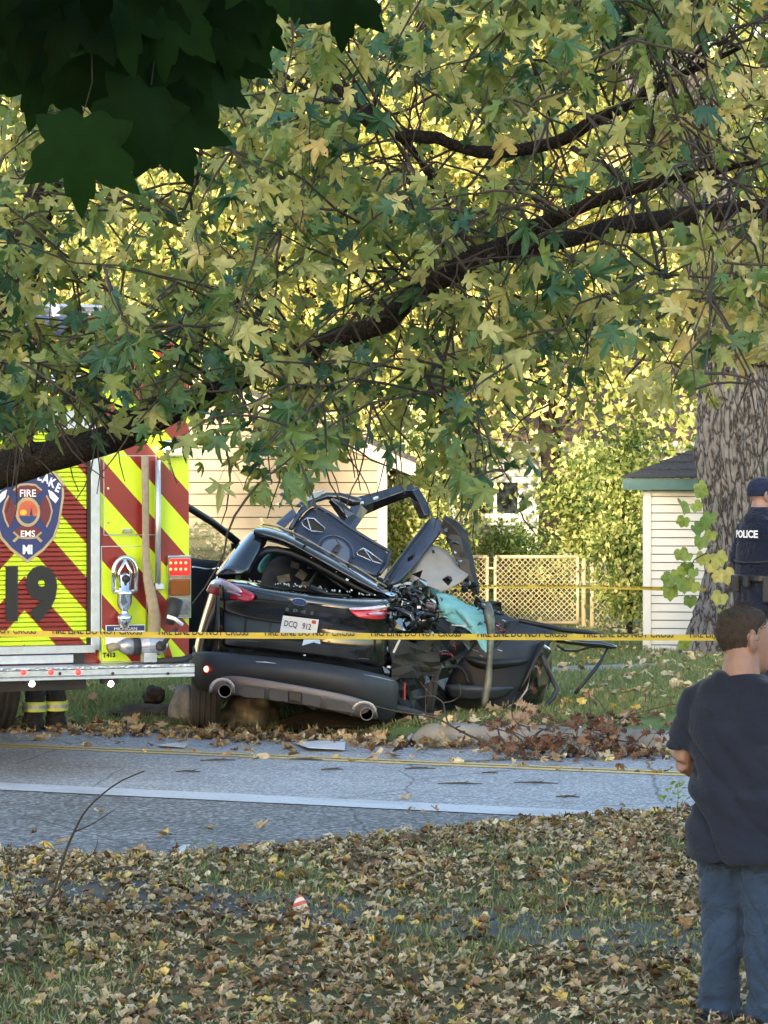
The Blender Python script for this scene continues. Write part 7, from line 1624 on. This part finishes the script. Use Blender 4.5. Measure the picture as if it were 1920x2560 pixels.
# ================================================================ GROUND COVER
def litter():
    # near lawn
    N = 36000
    x = RNG.uniform(-3.6, 3.9, N); y = RNG.uniform(10.8, 21.5, N)
    u = x * RD.x + y * RD.y; v = x * RN.x + y * RN.y; ne = NE_V(u)
    nz = np.array([noise.noise(Vector((a * .9, b * .55, 0))) for a, b in zip(x, y)])
    edge = v - ne
    pr = np.where(edge < -.05, 1.0, np.where(edge < .35, .30 * (1 - (edge + .05) / .4), np.where(edge < 3, .004, 0)))
    pr = pr * np.where((nz < -.10) & (edge < -.4), .38, 1.0)
    pr = pr * np.where((y < 15.2) & (edge < 0), .66, 1.0)
    vnn = v - vn
    pr = pr * np.where((np.abs(vnn) < .30) & (nz > -.05) & (u > -12.5), .62, 1.0)
    k = RNG.random(N) < pr; x, y, edge = x[k], y[k], edge[k]; n = len(x)
    z = ground_h(x, y) + np.where(edge < 0, RNG.random(n) * .03, .006) + .012
    pos = np.stack([x, y, z], 1)
    tip = np.stack([RNG.normal(0, 1, n), RNG.normal(0, 1, n), RNG.normal(0, .16, n)], 1)
    nr = np.stack([RNG.normal(0, .30, n), RNG.normal(0, .30, n), np.ones(n)], 1)
    rr = RNG.random(n); tone = np.clip(np.where(rr < .06, RNG.normal(.98, .02, n), np.where(rr < .34, RNG.normal(.78, .07, n), np.where(rr < .76, RNG.normal(.45, .12, n), RNG.normal(.14, .08, n)))), 0, .99)
    o = scatter('fallen_leaves', LIT_T, pos, rots(tip, nr), RNG.uniform(.028, .066, n), tone, M_LITTER)
    tag(o, 'dense drift of brown and cream fallen leaves on the near lawn', 'leaves')
    # far roadside drift
    N = 9000
    uu = RNG.uniform(-17.5, -3, N); vv = RNG.uniform(V_YEL - .2, V_KERB + 1.0, N)
    pr = np.exp(-((vv - (V_KERB - .18)) / .36) ** 2) * np.where(uu < -10.9, .85, .8) + .04
    pr = np.where((uu > -10.7) & (vv > V_KERB - .03), .10, pr)
    k = RNG.random(N) < pr; uu, vv = uu[k], vv[k]; x = uu * RD.x + vv * RN.x; y = uu * RD.y + vv * RN.y; n = len(x)
    hz = np.where(vv < V_KERB, 0, ground_h(x, y)); hz = np.where((vv > V_KERB - .02) & (vv < V_KERB + .26) & (uu > -10.9), .16, hz)
    pos = np.stack([x, y, hz + .014 + RNG.random(n) * .03], 1)
    tone = np.clip(RNG.normal(.46, .26, n), 0, .97)
    o = scatter('fallen_leaves', LIT_T, pos, rots(np.stack([RNG.normal(0, 1, n), RNG.normal(0, 1, n), RNG.normal(0, .4, n)], 1), np.stack([RNG.normal(0, .4, n), RNG.normal(0, .4, n), np.ones(n)], 1)), RNG.uniform(.05, .11, n), tone, M_LITTER)
    tag(o, 'drift of dead leaves along the far edge of the road', 'leaves')
    # far lawn
    N = 5200; x = RNG.uniform(-9, 9, N); y = RNG.uniform(26, 46, N); v = x * RN.x + y * RN.y
    nz = np.array([noise.noise(Vector((a * .5, b * .3, 4))) for a, b in zip(x, y)])
    k = (v > V_KERB + .4) & (RNG.random(N) < np.clip(.12 + nz + .25 * (x > 1.5), .05, 1)) & ((y < D_H - .5) | (x > hx1 + .3))
    x, y = x[k], y[k]; n = len(x); pos = np.stack([x, y, ground_h(x, y) + .045 + RNG.random(n) * .03], 1)
    o = scatter('fallen_leaves', LIT_T, pos, rots(np.stack([RNG.normal(0, 1, n), RNG.normal(0, 1, n), RNG.normal(0, .35, n)], 1), np.stack([RNG.normal(0, .4, n), RNG.normal(-.2, .4, n), np.ones(n)], 1)), RNG.uniform(.06, .11, n), np.clip(RNG.normal(.72, .2, n), 0, .99), M_LITTER)
    tag(o, 'scattered pale leaves across the far green lawn', 'leaves')
litter()
BLADE_T = [(np.array([(-.06, 0, 0), (.06, 0, 0), (.03, .6, .12), (0, 1, .38)]), np.array([(0, 1, 2), (0, 2, 3)]), np.array([(0, 0), (1, 0), (.5, .6), (.5, 1)]))]
def grass(name, label, x, y, size, tone):
    n = len(x); pos = np.stack([x, y, ground_h(x, y) - .004], 1)
    tip = np.stack([RNG.normal(0, .35, n), RNG.normal(0, .35, n), np.ones(n)], 1)
    o = scatter(name, BLADE_T, pos, rots(tip, np.stack([RNG.normal(0, 1, n), RNG.normal(0, 1, n), np.zeros(n)], 1)), RNG.uniform(*size, n), np.clip(RNG.normal(tone, .25, n), 0, .99), M_GRASS)
    tag(o, label, 'grass')
N = 90000; x = RNG.uniform(-3.6, 3.9, N); y = RNG.uniform(10.8, 19.8, N); u = x * RD.x + y * RD.y; v = x * RN.x + y * RN.y
nz = np.array([noise.noise(Vector((a * .9, b * .55, 0))) for a, b in zip(x, y)]); k = (v < NE_V(u) - .05) & (RNG.random(N) < np.clip(.20 - nz * 1.7 + .24 * (y < 15.2), .08, .85))
grass('grass', 'tufts of short grass showing between the near leaves', x[k], y[k], (.025, .07), .55)
N = 150000; y = 26 + 20 * RNG.random(N) ** 1.3; x = RNG.uniform(-1, 1, N) * (3.2 + y * .09); v = x * RN.x + y * RN.y
k = (v > V_KERB + .35) & ((y < D_H - .3) | (x > hx1)) & ((np.abs(v - vfar) > .62)) & ~((x > sx0) & (y > D_S))
grass('grass', 'green mown grass of the far lawn', x[k], y[k], (.04, .085), .5)
